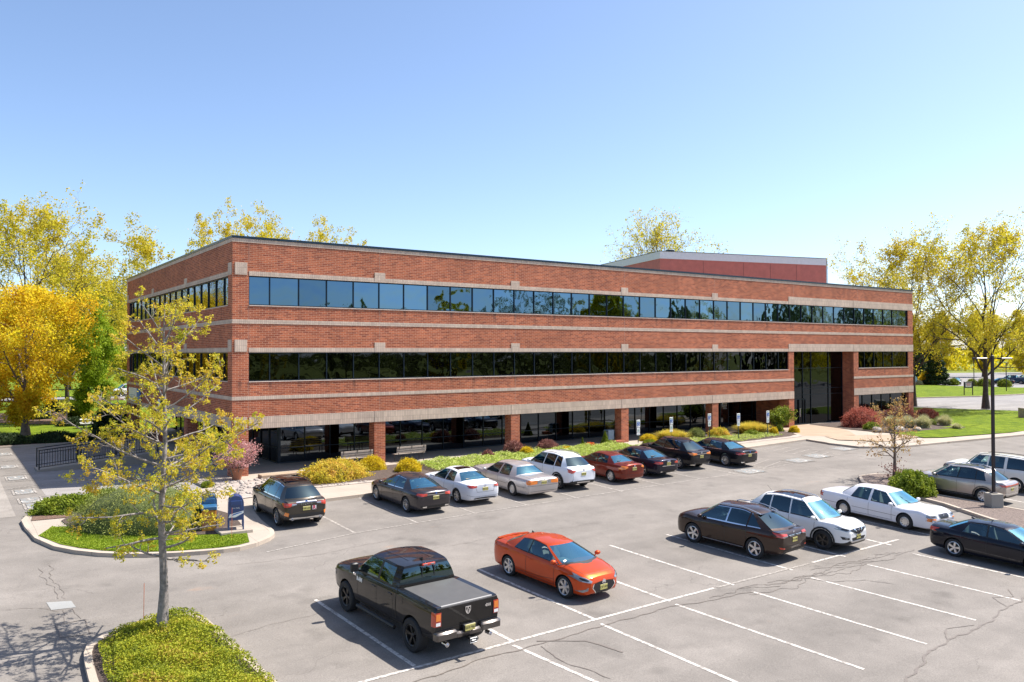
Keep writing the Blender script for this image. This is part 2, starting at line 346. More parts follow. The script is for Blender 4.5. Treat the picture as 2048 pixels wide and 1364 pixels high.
class MB:
    def __init__(s): s.v = []; s.f = []
    def add(s, vs, fs):
        o = len(s.v); s.v += [tuple(v) for v in vs]; s.f += [tuple(i + o for i in f) for f in fs]; return s
    def box(s, x0, x1, y0, y1, z0, z1):
        if x0 > x1: x0, x1 = x1, x0
        if y0 > y1: y0, y1 = y1, y0
        if z0 > z1: z0, z1 = z1, z0
        return s.add([(x0, y0, z0), (x1, y0, z0), (x1, y1, z0), (x0, y1, z0), (x0, y0, z1), (x1, y0, z1), (x1, y1, z1), (x0, y1, z1)],
                     [(0, 3, 2, 1), (4, 5, 6, 7), (0, 1, 5, 4), (1, 2, 6, 5), (2, 3, 7, 6), (3, 0, 4, 7)])
    def bbox(s, x0, x1, y0, y1, z0, z1, b=0.01):
        """box with chamfered vertical and top edges"""
        ring = [(x0 + b, y0), (x1 - b, y0), (x1, y0 + b), (x1, y1 - b), (x1 - b, y1), (x0 + b, y1), (x0, y1 - b), (x0, y0 + b)]
        cx, cy = (x0 + x1) / 2, (y0 + y1) / 2
        top = [(cx + (x - cx) * (1 - 2 * b / (x1 - x0)), cy + (y - cy) * (1 - 2 * b / (y1 - y0))) for x, y in ring]
        vs = [(x, y, z0) for x, y in ring] + [(x, y, z1 - b) for x, y in ring] + [(x, y, z1) for x, y in top]
        fs = [tuple(range(7, -1, -1)), tuple(range(16, 24))]
        for k in (0, 8):
            fs += [(k + i, k + (i + 1) % 8, k + 8 + (i + 1) % 8, k + 8 + i) for i in range(8)]
        return s.add(vs, fs)
    def tube(s, pts, rad, n=8, cap=True):
        pts = [Vector(p) for p in pts]; m = len(pts)
        rad = rad if hasattr(rad, '__len__') else [rad] * m
        vs = []; ref = Vector((0, 0, 1))
        for i, p in enumerate(pts):
            d = (pts[min(i + 1, m - 1)] - pts[max(i - 1, 0)]).normalized()
            a = d.cross(ref if abs(d.dot(ref)) < 0.95 else Vector((1, 0, 0))).normalized(); b = d.cross(a)
            for k in range(n):
                t = 2 * math.pi * k / n
                vs.append(p + (a * math.cos(t) + b * math.sin(t)) * rad[i])
        fs = [(i * n + k, i * n + (k + 1) % n, (i + 1) * n + (k + 1) % n, (i + 1) * n + k) for i in range(m - 1) for k in range(n)]
        if cap: fs += [tuple(range(n - 1, -1, -1)), tuple((m - 1) * n + k for k in range(n))]
        return s.add(vs, fs)
    def lathe(s, prof, n=24, axis='y', c=(0, 0, 0), close=False):
        vs = []
        for (r, h) in prof:
            for k in range(n):
                t = 2 * math.pi * k / n; a, b = r * math.cos(t), r * math.sin(t)
                vs.append((c[0] + a, c[1] + h, c[2] + b) if axis == 'y' else (c[0] + a, c[1] + b, c[2] + h))
        m = len(prof); fs = []
        for i in range(m - 1 + (1 if close else 0)):
            j = (i + 1) % m
            fs += [(i * n + k, i * n + (k + 1) % n, j * n + (k + 1) % n, j * n + k) for k in range(n)]
        return s.add(vs, fs)
    def ellipsoid(s, c, r, n=10, m=7):
        vs = []; fs = []
        for i in range(m + 1):
            ph = math.pi * i / m
            for k in range(n):
                t = 2 * math.pi * k / n
                vs.append((c[0] + r[0] * math.sin(ph) * math.cos(t), c[1] + r[1] * math.sin(ph) * math.sin(t), c[2] + r[2] * math.cos(ph)))
        fs = [(i * n + k, i * n + (k + 1) % n, (i + 1) * n + (k + 1) % n, (i + 1) * n + k) for i in range(m) for k in range(n)]
        return s.add(vs, fs)
    def mesh(s, name, mat=None, smooth=False, sharp=None):
        me = bpy.data.meshes.new(name); me.from_pydata(s.v, [], s.f); me.validate()
        bm = bmesh.new(); bm.from_mesh(me); bmesh.ops.recalc_face_normals(bm, faces=bm.faces); bm.to_mesh(me); bm.free()
        if mat: me.materials.append(mat)
        if smooth:
            me.polygons.foreach_set('use_smooth', [True] * len(me.polygons))
            if sharp: me.set_sharp_from_angle(angle=R(sharp))
        me.update(); return me
    def obj(s, name, mat=None, parent=None, smooth=False, sharp=40):
        o = bpy.data.objects.new(name, s.mesh(name, mat, smooth, sharp)); return link(o, parent)
def mobj(name, me, parent=None, loc=(0, 0, 0)):
    o = bpy.data.objects.new(name, me); o.location = loc; return link(o, parent)

def slab(name, poly, dz, mat, depth=0.0, kind='structure', parent=None):
    """polygon laid over the terrain, dz above the asphalt level, with optional skirt"""
    bm = bmesh.new(); vs = [bm.verts.new((x, y, 0)) for x, y in poly]; bm.faces.new(vs)
    for yy in (-8.0, -50.0):
        bmesh.ops.bisect_plane(bm, geom=bm.verts[:] + bm.edges[:] + bm.faces[:], plane_co=(0, yy, 0), plane_no=(0, 1, 0))
    bmesh.ops.triangulate(bm, faces=[f for f in bm.faces if len(f.verts) > 4])
    for v in bm.verts: v.co.z = G(v.co.x, v.co.y) + dz
    if depth:
        be = [e for e in bm.edges if e.is_boundary]
        r = bmesh.ops.extrude_edge_only(bm, edges=be)
        for g in r['geom']:
            if isinstance(g, bmesh.types.BMVert): g.co.z -= depth
    bmesh.ops.recalc_face_normals(bm, faces=bm.faces)
    up = sum(1 if f.normal.z > 0 else -1 for f in bm.faces if abs(f.normal.z) > 0.5)
    if up < 0: bmesh.ops.reverse_faces(bm, faces=bm.faces)
    me = bpy.data.meshes.new(name); bm.to_mesh(me); bm.free(); me.materials.append(mat)
    o = mobj(name, me, parent)
    if kind and parent is None: o['kind'] = kind
    return o
def ribbon(mb, pts, w, dz, h=0.0):
    """flat strip following the terrain along a polyline; h>0 gives it sides"""
    P = []
    for (a, b) in zip(pts[:-1], pts[1:]):
        n = max(1, int(math.hypot(b[0] - a[0], b[1] - a[1]) / 2.5))
        P += [(a[0] + (b[0] - a[0]) * i / n, a[1] + (b[1] - a[1]) * i / n) for i in range(n)]
    P.append(pts[-1]); vs = []; m = len(P)
    for i, p in enumerate(P):
        a = P[max(i - 1, 0)]; b = P[min(i + 1, m - 1)]; d = math.hypot(b[0] - a[0], b[1] - a[1]) or 1
        nx, ny = -(b[1] - a[1]) / d * w / 2, (b[0] - a[0]) / d * w / 2
        z = G(*p) + dz
        vs += [(p[0] + nx, p[1] + ny, z), (p[0] - nx, p[1] - ny, z)]
        if h: vs += [(p[0] + nx, p[1] + ny, z - h), (p[0] - nx, p[1] - ny, z - h)]
    k = 4 if h else 2; fs = []
    for i in range(m - 1):
        a = i * k; b = a + k
        fs.append((a, a + 1, b + 1, b))
        if h: fs += [(a + 2, a, b, b + 2), (a + 1, a + 3, b + 3, b + 1)]
    if h: fs += [(0, 2, 3, 1), ((m - 1) * k, (m - 1) * k + 1, (m - 1) * k + 3, (m - 1) * k + 2)]
    mb.add(vs, fs)
def text_obj(name, s, size, mat, parent, mtx, extrude=0.004, bold=0.0):
    cu = bpy.data.curves.new(name, 'FONT'); cu.body = s; cu.size = size; cu.extrude = extrude; cu.offset = bold
    cu.align_x = 'CENTER'; cu.align_y = 'CENTER'; cu.resolution_u = 2
    t = bpy.data.objects.new(name + '_tmp', cu); COL.objects.link(t)
    dg = bpy.context.evaluated_depsgraph_get(); dg.update()
    me = bpy.data.meshes.new_from_object(t.evaluated_get(dg)); bpy.data.objects.remove(t)
    me.transform(mtx); me.materials.clear(); me.materials.append(mat)
    return mobj(name, me, parent)
SKY = (0.75, 1.1, 2.2, 0.138); SUN = 5.0; EXPO = 0.86
# ------------------------------------------------------------------ vehicles
def curve(keys):
    xs = [k[0] for k in keys]; ys = [k[1] for k in keys]; n = len(xs)
    d = [(ys[i + 1] - ys[i]) / (xs[i + 1] - xs[i]) for i in range(n - 1)]
    m = [d[0]] + [0 if d[i - 1] * d[i] <= 0 else 2 * d[i - 1] * d[i] / (d[i - 1] + d[i]) for i in range(1, n - 1)] + [d[-1]]
    def f(x):
        if x <= xs[0]: return ys[0]
        if x >= xs[-1]: return ys[-1]
        i = 0
        while x > xs[i + 1]: i += 1
        h = xs[i + 1] - xs[i]; t = (x - xs[i]) / h
        return ((1 + 2 * t) * (1 - t) ** 2 * ys[i] + t * (1 - t) ** 2 * h * m[i] + t * t * (3 - 2 * t) * ys[i + 1] + t * t * (t - 1) * h * m[i + 1])
    return f
NJ = 15
def split_slots(name_of, me, mats, parent, sharp=32):
    """one child mesh for each material slot that is used"""
    out = {}
    nv = len(me.vertices); co = np.empty(nv * 3, dtype=np.float32); me.vertices.foreach_get('co', co); co = co.reshape(-1, 3)
    groups = {}
    for p in me.polygons: groups.setdefault(p.material_index, []).append(tuple(p.vertices))
    merged = {}
    for s, fs in groups.items(): merged.setdefault(name_of[s], []).append((s, fs))
    for nm, lst in merged.items():
        ids = {}; V = []; F = []; MI = []
        for s, fs in lst:
            for f in fs:
                g = []
                for i in f:
                    if i not in ids: ids[i] = len(V); V.append(co[i].tolist())
                    g.append(ids[i])
                F.append(g); MI.append(s)
        m2 = bpy.data.meshes.new(nm.split('#')[0]); m2.from_pydata(V, [], F)
        us = sorted(set(MI)); [m2.materials.append(mats[s]) for s in us]
        m2.polygons.foreach_set('material_index', [us.index(s) for s in MI])
        m2.polygons.foreach_set('use_smooth', [True] * len(F)); m2.set_sharp_from_angle(angle=R(sharp)); m2.update()
        out[nm] = mobj(nm.split('#')[0], m2, parent)
    return out

WHEELS = {}
def wheel_meshes(r, w, rr, spokes, style, rimmat):
    key = (round(r, 3), round(w, 3), round(rr, 3), spokes, style, rimmat.name)
    if key in WHEELS: return WHEELS[key]
    t = MB(); h = w / 2
    t.lathe([(rr, -h * .8), (rr + .012, -h), (r - .035, -h), (r - .008, -h * .82), (r, -h * .5), (r, h * .5), (r - .008, h * .82), (r - .035, h), (rr + .012, h), (rr, h * .8)], 36)
    tm = t.mesh('wheel', M['tyre'], True, 40)
    m = MB()          # outer face is +y
    m.lathe([(rr + .004, h * .86), (rr - .012, h * .90), (rr - .028, h * .80), (rr - .034, -h * .2), (rr - .03, -h * .8), (rr + .004, -h * .8)], 36)
    hub = rr * 0.20
    m.lathe([(0.001, h * .70), (hub * .8, h * .70), (hub, h * .60), (hub, h * .1)], 16)
    yo = h * .62
    for k in range(spokes):
        a0 = 2 * math.pi * k / spokes + 0.3
        for da in ((-.11, .11) if style == 'twin' else (0,)):
            a = a0 + da
            wi = {'wide': .055, 'twin': .022, 'thin': .018, 'std': .034}[style] * (rr / .22)
            wo = {'wide': .075, 'twin': .026, 'thin': .020, 'std': .046}[style] * (rr / .22)
            ca, sa = math.cos(a), math.sin(a); px, pz = -sa, ca
            i0, i1 = hub * .7, rr - .02
            vs = []
            for (q, ww, yy) in ((i0, wi, yo), (i1, wo, yo + h * .16)):
                for sgn in (-1, 1):
                    vs += [(ca * q + px * ww / 2 * sgn, yy, sa * q + pz * ww / 2 * sgn), (ca * q + px * ww / 1.5 * sgn, yy - .035, sa * q + pz * ww / 1.5 * sgn)]
            m.add(vs, [(0, 2, 6, 4), (0, 4, 5, 1), (2, 3, 7, 6)])
    rm = m.mesh('rim', rimmat, True, 30)
    b = MB(); b.lathe([(0.001, h * .15), (rr - .03, h * .15)], 24)
    b.lathe([(0.001, h * .22), (rr * .62, h * .22), (rr * .62, h * .16)], 24)
    bm_ = b.mesh('brake_disc', M['black'], False)
    WHEELS[key] = (tm, rm, bm_); return WHEELS[key]

class Decals:
    def __init__(s, parent, bvh, fdz=0.0): s.p = parent; s.b = bvh; s.fdz = fdz
    def cast(s, u, v, U, d, off):
        V = Vector((0, 0, 1)) if abs(d[2]) < .5 else Vector((0, 1, 0))
        o = Vector(U) * u + V * v - Vector(d) * 6
        hit = s.b.ray_cast(o, Vector(d))
        if hit[0] is None: return None
        n = hit[1]
        if n.dot(Vector(d)) > 0: n = -n
        return hit[0] + n * off
    def make(s, name, shapes, mat, off=.007, seg=.07, mirror=True, parent=None, ref=None):
        """shapes: (polygon, direction, U axis)"""
        V = []; F = []
        for poly, d, U in shapes:
            d = Vector(d).normalized(); U = Vector(U).normalized()
            if d.x < -.5: poly = [(a, b + s.fdz) for a, b in poly]
            bm = bmesh.new(); vs = [bm.verts.new((a, b, 0)) for a, b in poly]; bm.faces.new(vs)
            bmesh.ops.triangulate(bm, faces=bm.faces[:])
            for _ in range(5):
                le = [e for e in bm.edges if e.calc_length() > seg]
                if not le: break
                bmesh.ops.subdivide_edges(bm, edges=le, cuts=1); bmesh.ops.triangulate(bm, faces=[f for f in bm.faces if len(f.verts) > 3])
            bm.verts.ensure_lookup_table(); bm.verts.index_update()
            pts = [s.cast(v.co.x, v.co.y, U, d, off) for v in bm.verts]
            fs = [tuple(v.index for v in f.verts) for f in bm.faces]; bm.free()
            for sg in ((1, -1) if mirror else (1,)):
                o = len(V); V += [((p.x, p.y * sg, p.z) if p else (0, 0, 0)) for p in pts]
                for f in fs:
                    q = [pts[i] for i in f]
                    if any(p is None for p in q): continue
                    if max((q[0] - q[1]).length, (q[1] - q[2]).length, (q[2] - q[0]).length) > seg * 4: continue
                    F.append(tuple(i + o for i in f))
        if not F: return None
        me = bpy.data.meshes.new(name); me.from_pydata(V, [], F); me.materials.append(mat)
        bm = bmesh.new(); bm.from_mesh(me); bmesh.ops.delete(bm, geom=[v for v in bm.verts if not v.link_faces], context='VERTS')
        bmesh.ops.recalc_face_normals(bm, faces=bm.faces); bm.to_mesh(me); bm.free()
        me.polygons.foreach_set('use_smooth', [True] * len(me.polygons)); me.update()
        return mobj(name, me, parent or s.p)
    def line(s, pts, w, d, U):
        """thin strip polygon(s) along 2D points"""
        out = []
        for a, b in zip(pts[:-1], pts[1:]):
            l = math.hypot(b[0] - a[0], b[1] - a[1]) or 1; nx, ny = -(b[1] - a[1]) / l * w / 2, (b[0] - a[0]) / l * w / 2
            out.append(([(a[0] + nx, a[1] + ny), (b[0] + nx, b[1] + ny), (b[0] - nx, b[1] - ny), (a[0] - nx, a[1] - ny)], d, U))
        return out
FR, RE = ((-1, 0, 0), (0, 1, 0)), ((1, 0, 0), (0, 1, 0))        # ray direction, U axis: seen from the front / the rear
SD = ((0, -1, 0), (1, 0, 0)); TP = ((0, 0, -1), (1, 0, 0))
def diag(front, ang):
    """oblique view onto a front (or rear) left corner"""
    a = R(ang); s = -1 if front else 1
    return ((s * math.cos(a), -math.sin(a), 0), (-s * -math.sin(a) if False else (math.sin(a) * (-1 if front else 1)), math.cos(a), 0))

def build_vehicle(P):
    L, W, H = P['L'], P['W'], P['H']; hw = W / 2; r = P.get('r', .33)
    xr, xf = P['xr'], P['xr'] + P['wb']          # axles, x measured from the rear end
    root = empty(P['name'], P['loc'], P['rz'], P['label'], P['cat'], P.get('group'), rx=0, sc=1 / UNIT)
    pm = P['paint']
    fw_, fzb, fzs, fzc = curve(P['w']), curve(P['zb']), curve(P['zs']), curve(P['zc'])
    A, C = P['A'], P['C']                         # (base x, roof x) of the front and rear glass corners
    tub0, tub1 = P.get('tub', (C[0] + .04, A[0] - .06))
    seams = P['seams']                            # rear door back, pillar, front door front
    kinkt = P.get('belt_in', .915)
    def sec(x, tub=False):
        w, zb, zs, zc = fw_(x) * hw, fzb(x), fzs(x), fzc(x); h = zs - zb; cr = P.get('crease', .012)
        pts = [(0, zb), (.55 * w, zb), (.88 * w, zb + .01), (.95 * w, zb + .05), (.972 * w, zb + .13), (.985 * w, zb + .30 * h), (w, zb + .52 * h),
               (w - .004, zb + .70 * h), (.985 * w + cr * .3, zb + .80 * h), (.965 * w, zb + .93 * h), (kinkt * w, zs)]
        if tub: pts += [((kinkt - .03) * w, zs - .015), ((kinkt - .05) * w, zs - .42), (.4 * w, zs - .45), (0, zs - .45)]
        else:
            k = P.get('deck', (.82, .60, .30))
            dz = zc - zs
            pts += [(k[0] * w, zs + dz * .50), (k[1] * w, zs + dz * .82), (k[2] * w, zs + dz * .97), (0, zc)]
        return pts
    def topz(x, y):
        p = sec(x)[10:]; y = abs(y)
        for a, b in zip(p[:-1], p[1:]):
            if b[0] <= y <= a[0]: return b[1] + (a[1] - b[1]) * (y - b[0]) / max(1e-6, a[0] - b[0])
        return p[0][1]
    xs = {0, .03, .08, .16, L - .03, L - .08, L - .16, L} | {round(i * .11, 3) for i in range(2, int((L - .2) / .11) + 1)}
    xs = [x for x in xs if all(abs(x - s) > .045 for s in seams)] + list(seams)
    xs = [x for x in xs if abs(x - tub0) > .03 and abs(x - tub1) > .03] + [tub0, tub0 + .002, tub1 - .002, tub1]
    xs = sorted(xs); V = []; F = []; MI = []
    for x in xs:
        s = sec(x, tub0 + .001 < x < tub1 - .001)
        V += [(x, y, z) for y, z in s] + [(x, -y, z) for y, z in s[13:0:-1]]
    K = 28
    names = {0: 'body', 1: 'door#1', 2: 'door#2', 3: 'hood', 4: P.get('rearlid', 'trunk_lid'), 5: 'cabin_floor', 6: 'bumper#f', 7: 'bumper#r', 8: 'body', 9: 'door#3', 10: 'door#4', 11: 'sill_trim'}
    lower = P.get('lower', pm)
    mats = {0: pm, 1: pm, 2: pm, 3: pm, 4: pm, 5: P.get('seatm', M['seat']), 6: P.get('bumpm', pm), 7: P.get('bumpm', pm), 8: M['black'], 9: pm, 10: pm, 11: lower}
    for i in range(len(xs) - 1):
        xm = (xs[i] + xs[i + 1]) / 2
        for k in range(K):
            k2 = (k + 1) % K; F.append((i * K + k, i * K + k2, (i + 1) * K + k2, (i + 1) * K + k))
            j = k if k < 14 else 27 - k
            left = k < 14; sl = 0
            if j >= 10:
                if tub0 <= xm <= tub1: sl = 5 if j >= 11 else 0
                elif xm > A[0] - .06: sl = 3 if xm > A[0] + .0 and xm < L - .1 else 0
                elif P.get('rearlid') != 'none' and xm < tub0: sl = 4
            elif j < 4 and lower is not pm: sl = 11
            elif xm > L - P.get('fb', .32) and j < 8: sl = 6
            elif xm < P.get('rb', .12) and j < 7: sl = 7
            elif 4 <= j < 10:
                if seams[0] < xm < seams[1] and P.get('doors', 4) == 4: sl = 2 if left else 10
                elif seams[1] < xm < seams[2]: sl = 1 if left else 9
            MI.append(sl)
    F.append(tuple(range(K))); MI.append(7); F.append(tuple((len(xs) - 1) * K + k for k in range(K - 1, -1, -1))); MI.append(6)
    me = bpy.data.meshes.new('shell'); me.from_pydata(V, [], F)
    for k in range(12): me.materials.append(mats[k])
    me.polygons.foreach_set('material_index', MI)
    bm = bmesh.new(); bm.from_mesh(me); bmesh.ops.recalc_face_normals(bm, faces=bm.faces); bm.to_mesh(me); bm.free()
    tmp = mobj('shell_tmp', me)
    # wheel arches
    Ra = r + P.get('gap', .045); cut = MB()
    for ax in (xr, xf):
        for sg in (-1, 1):
            n = 32; y0, y1 = sg * (hw - .34), sg * (hw + .3)
            ring = [(ax + Ra * math.cos(2 * math.pi * k / n), r + .01 + Ra * math.sin(2 * math.pi * k / n)) for k in range(n)]
            cut.add([(a, y0, b) for a, b in ring] + [(a, y1, b) for a, b in ring],
                    [(k, (k + 1) % n, n + (k + 1) % n, n + k) for k in range(n)] + [tuple(range(n - 1, -1, -1)), tuple(range(n, 2 * n))])
    ct = cut.obj('cut_tmp'); md = tmp.modifiers.new('b', 'BOOLEAN'); md.operation = 'DIFFERENCE'; md.object = ct; md.solver = 'EXACT'
    dg = bpy.context.evaluated_depsgraph_get(); dg.update()
    m2 = bpy.data.meshes.new_from_object(tmp.evaluated_get(dg)); bpy.data.objects.remove(tmp); bpy.data.objects.remove(ct)
    for p in m2.polygons:
        c = p.center
        for ax in (xr, xf):
            d = math.hypot(c.x - ax, c.z - r - .01)
            if d < Ra + .004 and abs(c.y) < hw - .335 + .02 and abs(p.normal.y) > .9 and abs(c.y) > hw - .36: p.material_index = 8
            elif abs(d - Ra) < .012 and abs(p.normal.y) < .25: p.material_index = 8
    # ---- greenhouse
    fzr = curve(P['zr']); wr0 = P['wr']; crown = P.get('crown', .05)
    def yb(x): return kinkt * fw_(x) * hw + .004
    def wr(x): return wr0 * (1 - .05 * max(0, (A[1] - x) / (A[1] - C[1])) ** 2)
    half = []     # (base point, roof point, spine x, tag of the segment to the next)
    bw, rwb = P.get('bulge', (.30, .16)), P.get('rbulge', (.16, .10))
    qs = [0, .22, .44, .64, .80, .925, 1.0]
    y1, yr1 = yb(A[0]), wr(A[1])
    for i, q in enumerate(qs):
        bx, rx = A[0] + bw[0] * (1 - q ** 2.2), A[1] + bw[1] * (1 - q ** 2.2)
        half.append(((bx, q * y1, topz(bx, q * y1) - (.0 if q < 1 else 0)), (rx, q * yr1, fzr(A[1]) + crown * (1 - q * q)), A[1] - .28, 'ws' if q < .92 else 'p'))
    st = P['st']   # list of (base x, roof x, tag) between the corners
    prev = (A[0], A[1])
    for (bx, rx, tg) in st:
        n = 4 if tg[0] == 'g' else 1
        for k in range(1, n + 1):
            t = k / n; b_, r_ = prev[0] + (bx - prev[0]) * t, prev[1] + (rx - prev[1]) * t
            half[-1] = half[-1][:3] + (tg,)
            half.append(((b_, yb(b_), fzs(b_)), (r_, wr(r_), fzr(r_)), min(max(r_, C[1] + .28), A[1] - .28), 'p'))
        prev = (bx, rx)
    y2, yr2 = yb(C[0]), wr(C[1])
    half[-1] = half[-1][:3] + ('p',)
    rz_ = P.get('zrb')   # height of the base of the rear glass
    for i, q in enumerate([.925, .80, .64, .44, .22, 0]):
        bx, rx = C[0] - rwb[0] * (1 - q ** 2.2), C[1] - rwb[1] * (1 - q ** 2.2)
        bz = topz(bx, q * y2) if rz_ is None else rz_
        half.append(((bx, q * y2, bz), (rx, q * yr2, fzr(C[1]) + crown * (1 - q * q)), C[1] + .28, 'bw'))
    n = len(half); full = half + [((b[0], -b[1], b[2]), (t[0], -t[1], t[2]), sx, None) for b, t, sx, _ in half[-2:0:-1]]
    tags = [h[3] for h in half[:-1]]; tags = tags + tags[::-1]
    v0, v1 = P.get('v0', .07), P.get('v1', .90)
    vl = [-.06, 0, v0, .3, .5, .7, v1, v1 + .045, 1.0]; sl_ = [.12, .4, .7, 1.0]
    V = []; F = []; MI = []; NR = len(full)
    bul = P.get('side_bulge', .022)
    for v in vl:
        for (b, t, sx, _) in full:
            x, y, z = (b[k] + (t[k] - b[k]) * v for k in range(3))
            k = bul * math.sin(math.pi * max(0, min(1, v))); yy = y / max(.001, abs(b[1])) if abs(b[1]) > .01 else 0
            y += k * yy
            if abs(b[1]) < y1 * .93: x += (.02 if b[0] > (A[0] + C[0]) / 2 else -.02) * math.sin(math.pi * max(0, min(1, v)))
            V.append((x, y, z))
    for s in sl_:
        for (b, t, sx, _) in full:
            zsp = fzr(sx) + crown
            V.append((t[0] + (sx - t[0]) * s, t[1] * (1 - s), t[2] + (zsp - t[2]) * (1 - (1 - s) ** 2.2)))
    priv = P.get('priv', False)
    gn = {0: 'roof', 1: 'windshield', 2: 'rear_window', 3: 'side_window#1', 4: 'side_window#2', 5: 'side_window#3', 6: 'side_window#4', 7: 'side_window#5', 8: 'side_window#6', 9: 'window_trim', 10: 'roof'}
    gd = M['vglassd'] if priv else M['vglass']
    gm = {0: pm, 1: M['vglassw'], 2: M['vglassw'] if not priv else gd, 3: M['vglass'], 4: gd, 5: gd, 6: M['vglass'], 7: gd, 8: gd, 9: P.get('trimm', M['black']), 10: P.get('pillar', pm)}
    rows = len(vl) + len(sl_)
    for i in range(rows - 1):
        for k in range(NR):
            k2 = (k + 1) % NR; F.append((i * NR + k, i * NR + k2, (i + 1) * NR + k2, (i + 1) * NR + k))
            tg = tags[k]; sl = 0; lf = k < n - 1
            if i < len(vl) - 1:
                gl = 2 <= i < len(vl) - 3
                if tg == 'ws': sl = 1 if gl else (9 if i < 2 else 0)
                elif tg == 'bw': sl = 2 if (gl and P.get('rearglass', True)) else 0
                elif tg[0] == 'g': sl = ({'g1': 3, 'g2': 4, 'g3': 5} if lf else {'g1': 6, 'g2': 7, 'g3': 8})[tg] if gl else (9 if i in (1, len(vl) - 3) else 0)
                elif tg == 'k': sl = 9 if 1 <= i < len(vl) - 2 else 0
                else: sl = 10 if gl else 0
            MI.append(sl)
    gme = bpy.data.meshes.new('cabin'); gme.from_pydata(V, [], F)
    gme.polygons.foreach_set('material_index', MI)
    bm = bmesh.new(); bm.from_mesh(gme); bmesh.ops.remove_doubles(bm, verts=bm.verts, dist=.0008); bmesh.ops.recalc_face_normals(bm, faces=bm.faces)
    bm.to_mesh(gme); bm.free()
    # shape lookups for fitted pieces
    allv = [v.co.copy() for v in m2.vertices]; allf = [tuple(p.vertices) for p in m2.polygons]; o = len(allv)
    allv += [v.co.copy() for v in gme.vertices]; allf += [tuple(i + o for i in p.vertices) for p in gme.polygons]
    D = Decals(root, BVHTree.FromPolygons(allv, allf), P.get('fdz', 0.0))
    bo = split_slots(names, m2, mats, root); go = split_slots(gn, gme, gm, root)
    for nm in ('door#1', 'door#2', 'door#3', 'door#4'):
        pass
    # handles on the doors
    for si, (dn, x) in enumerate((('door#1', seams[1] + .16), ('door#2', seams[0] + .16), ('door#3', seams[1] + .16), ('door#4', seams[0] + .16))):
        if dn in bo:
            sg = 1 if si < 2 else -1; p = D.cast(x, fzs(x) - P.get('hz', .13), Vector((1, 0, 0)), Vector((0, -1, 0)), .0)
            if p:
                m = MB(); m.bbox(p.x - .09, p.x + .09, (p.y - .012) * sg if sg > 0 else -(p.y + .022), (p.y + .022) if sg > 0 else -(p.y - .012), p.z - .014, p.z + .014, .006)
                m.obj('handle', P.get('handlem', pm), bo[dn])
    # seams
    zt = lambda x: fzs(x) - .01; zl = lambda x: fzb(x) + .12
    ln = []
    for x in seams[0 if P.get('doors', 4) == 4 else 1:]: ln += D.line([(x, zl(x)), (x, zt(x))], .011, *SD)
    ln += D.line([(seams[0 if P.get('doors', 4) == 4 else 1], zl(2)), (seams[2], zl(2))], .010, *SD)
    hx0, hx1 = A[0] + .12, L - .22
    ln += D.line([(hx0, hw * .80), (hx1 - .3, hw * .76), (hx1, hw * .62)], .010, *TP)
    D.make('panel_gap', ln, M['black'], off=.004, seg=.09)
    hl = D.line([(hx1, hw * .62), (hx1 + .02, 0), (hx1, -hw * .62)], .012, *TP)
    if P.get('rearlid', 'trunk_lid') == 'trunk_lid': hl += D.line([(.02 + C[0] - .12, hw * .70), (.14, hw * .72)], .010, *TP) + D.line([(.02 + C[0] - .12, -hw * .70), (.14, -hw * .72)], .010, *TP)
    D.make('panel_gap', hl, M['black'], off=.004, seg=.09, mirror=False)
    # wheels
    tm, rm, bd = wheel_meshes(r, P.get('tw', .22), P.get('rr', r * .68), P.get('spokes', 5), P.get('style', 'std'), P.get('rimm', M['alloy']))
    for ax in (xr, xf):
        for sg in (1, -1):
            o = mobj('wheel', tm, root, (ax, sg * (hw - .13), r)); o.rotation_euler = (0, rnd.random() * 6, 0 if sg > 0 else math.pi)
            mobj('rim', rm, o); mobj('brake_disc', bd, o)
    # mirrors
    mx = A[0] - .16; mz = fzs(mx) + P.get('mzo', .09); ms = P.get('ms', 1.0)
    for sg in (1, -1):
        m = MB(); yc = sg * (yb(mx) + .15 * ms)
        if P.get('mtall'): m.bbox(mx - .05, mx + .08, yc - .11, yc + .11, mz - .11, mz + .13, .03)
        else: m.ellipsoid((mx, yc, mz), (.085 * ms, .115 * ms, .072 * ms), 12, 8)
        m.tube([(mx + .02, sg * (yb(mx) - .02), fzs(mx) + .0), (mx, sg * (yb(mx) + .08), mz - .03)], .022, 6)
        m.obj('side_mirror', P.get('mirrorm', pm), root, True)
    # seats, dashboard and steering wheel
    sm = P.get('seatm', M['seat'])
    def seat(x, y, wd=.5, z0=None, hh=.62):
        z0 = fzs(x) - .44; m = MB()
        m.bbox(x - .25, x + .27, y - wd / 2, y + wd / 2, z0, z0 + .14, .04)
        m.add([(x - .22 + dx, y + sy * wd / 2 * k, z0 + h) for (dx, h, k) in ((0, .05, 1), (-.16, hh, .82)) for sy in (-1, 1) for dx in (dx, dx - .13)],
              [(0, 2, 6, 4), (1, 5, 7, 3), (0, 4, 5, 1), (2, 3, 7, 6), (4, 6, 7, 5)])
        if wd < .7: m.bbox(x - .49, x - .39, y - .13, y + .13, z0 + hh + .02, z0 + hh + .18, .03)
        return m.obj('seat', sm, root)
    fx = P.get('fseat', A[0] - 1.15)
    seat(fx, hw * .40); seat(fx, -hw * .40)
    if P.get('bench', True): seat(max(fx - .92, C[0] + .62), 0, hw * 1.35)
    m = MB(); dxx = A[0] - .02; dz_ = fzs(dxx)
    m.bbox(dxx - .30, dxx + bw[0] * .55, -hw * .80, hw * .80, dz_ - .16, dz_ + .0, .04); m.obj('dashboard', M['black'] if sm is M['seat'] else M['seat'], root)
    m = MB(); c = Vector((fx + .52, hw * .40, dz_ + .02))
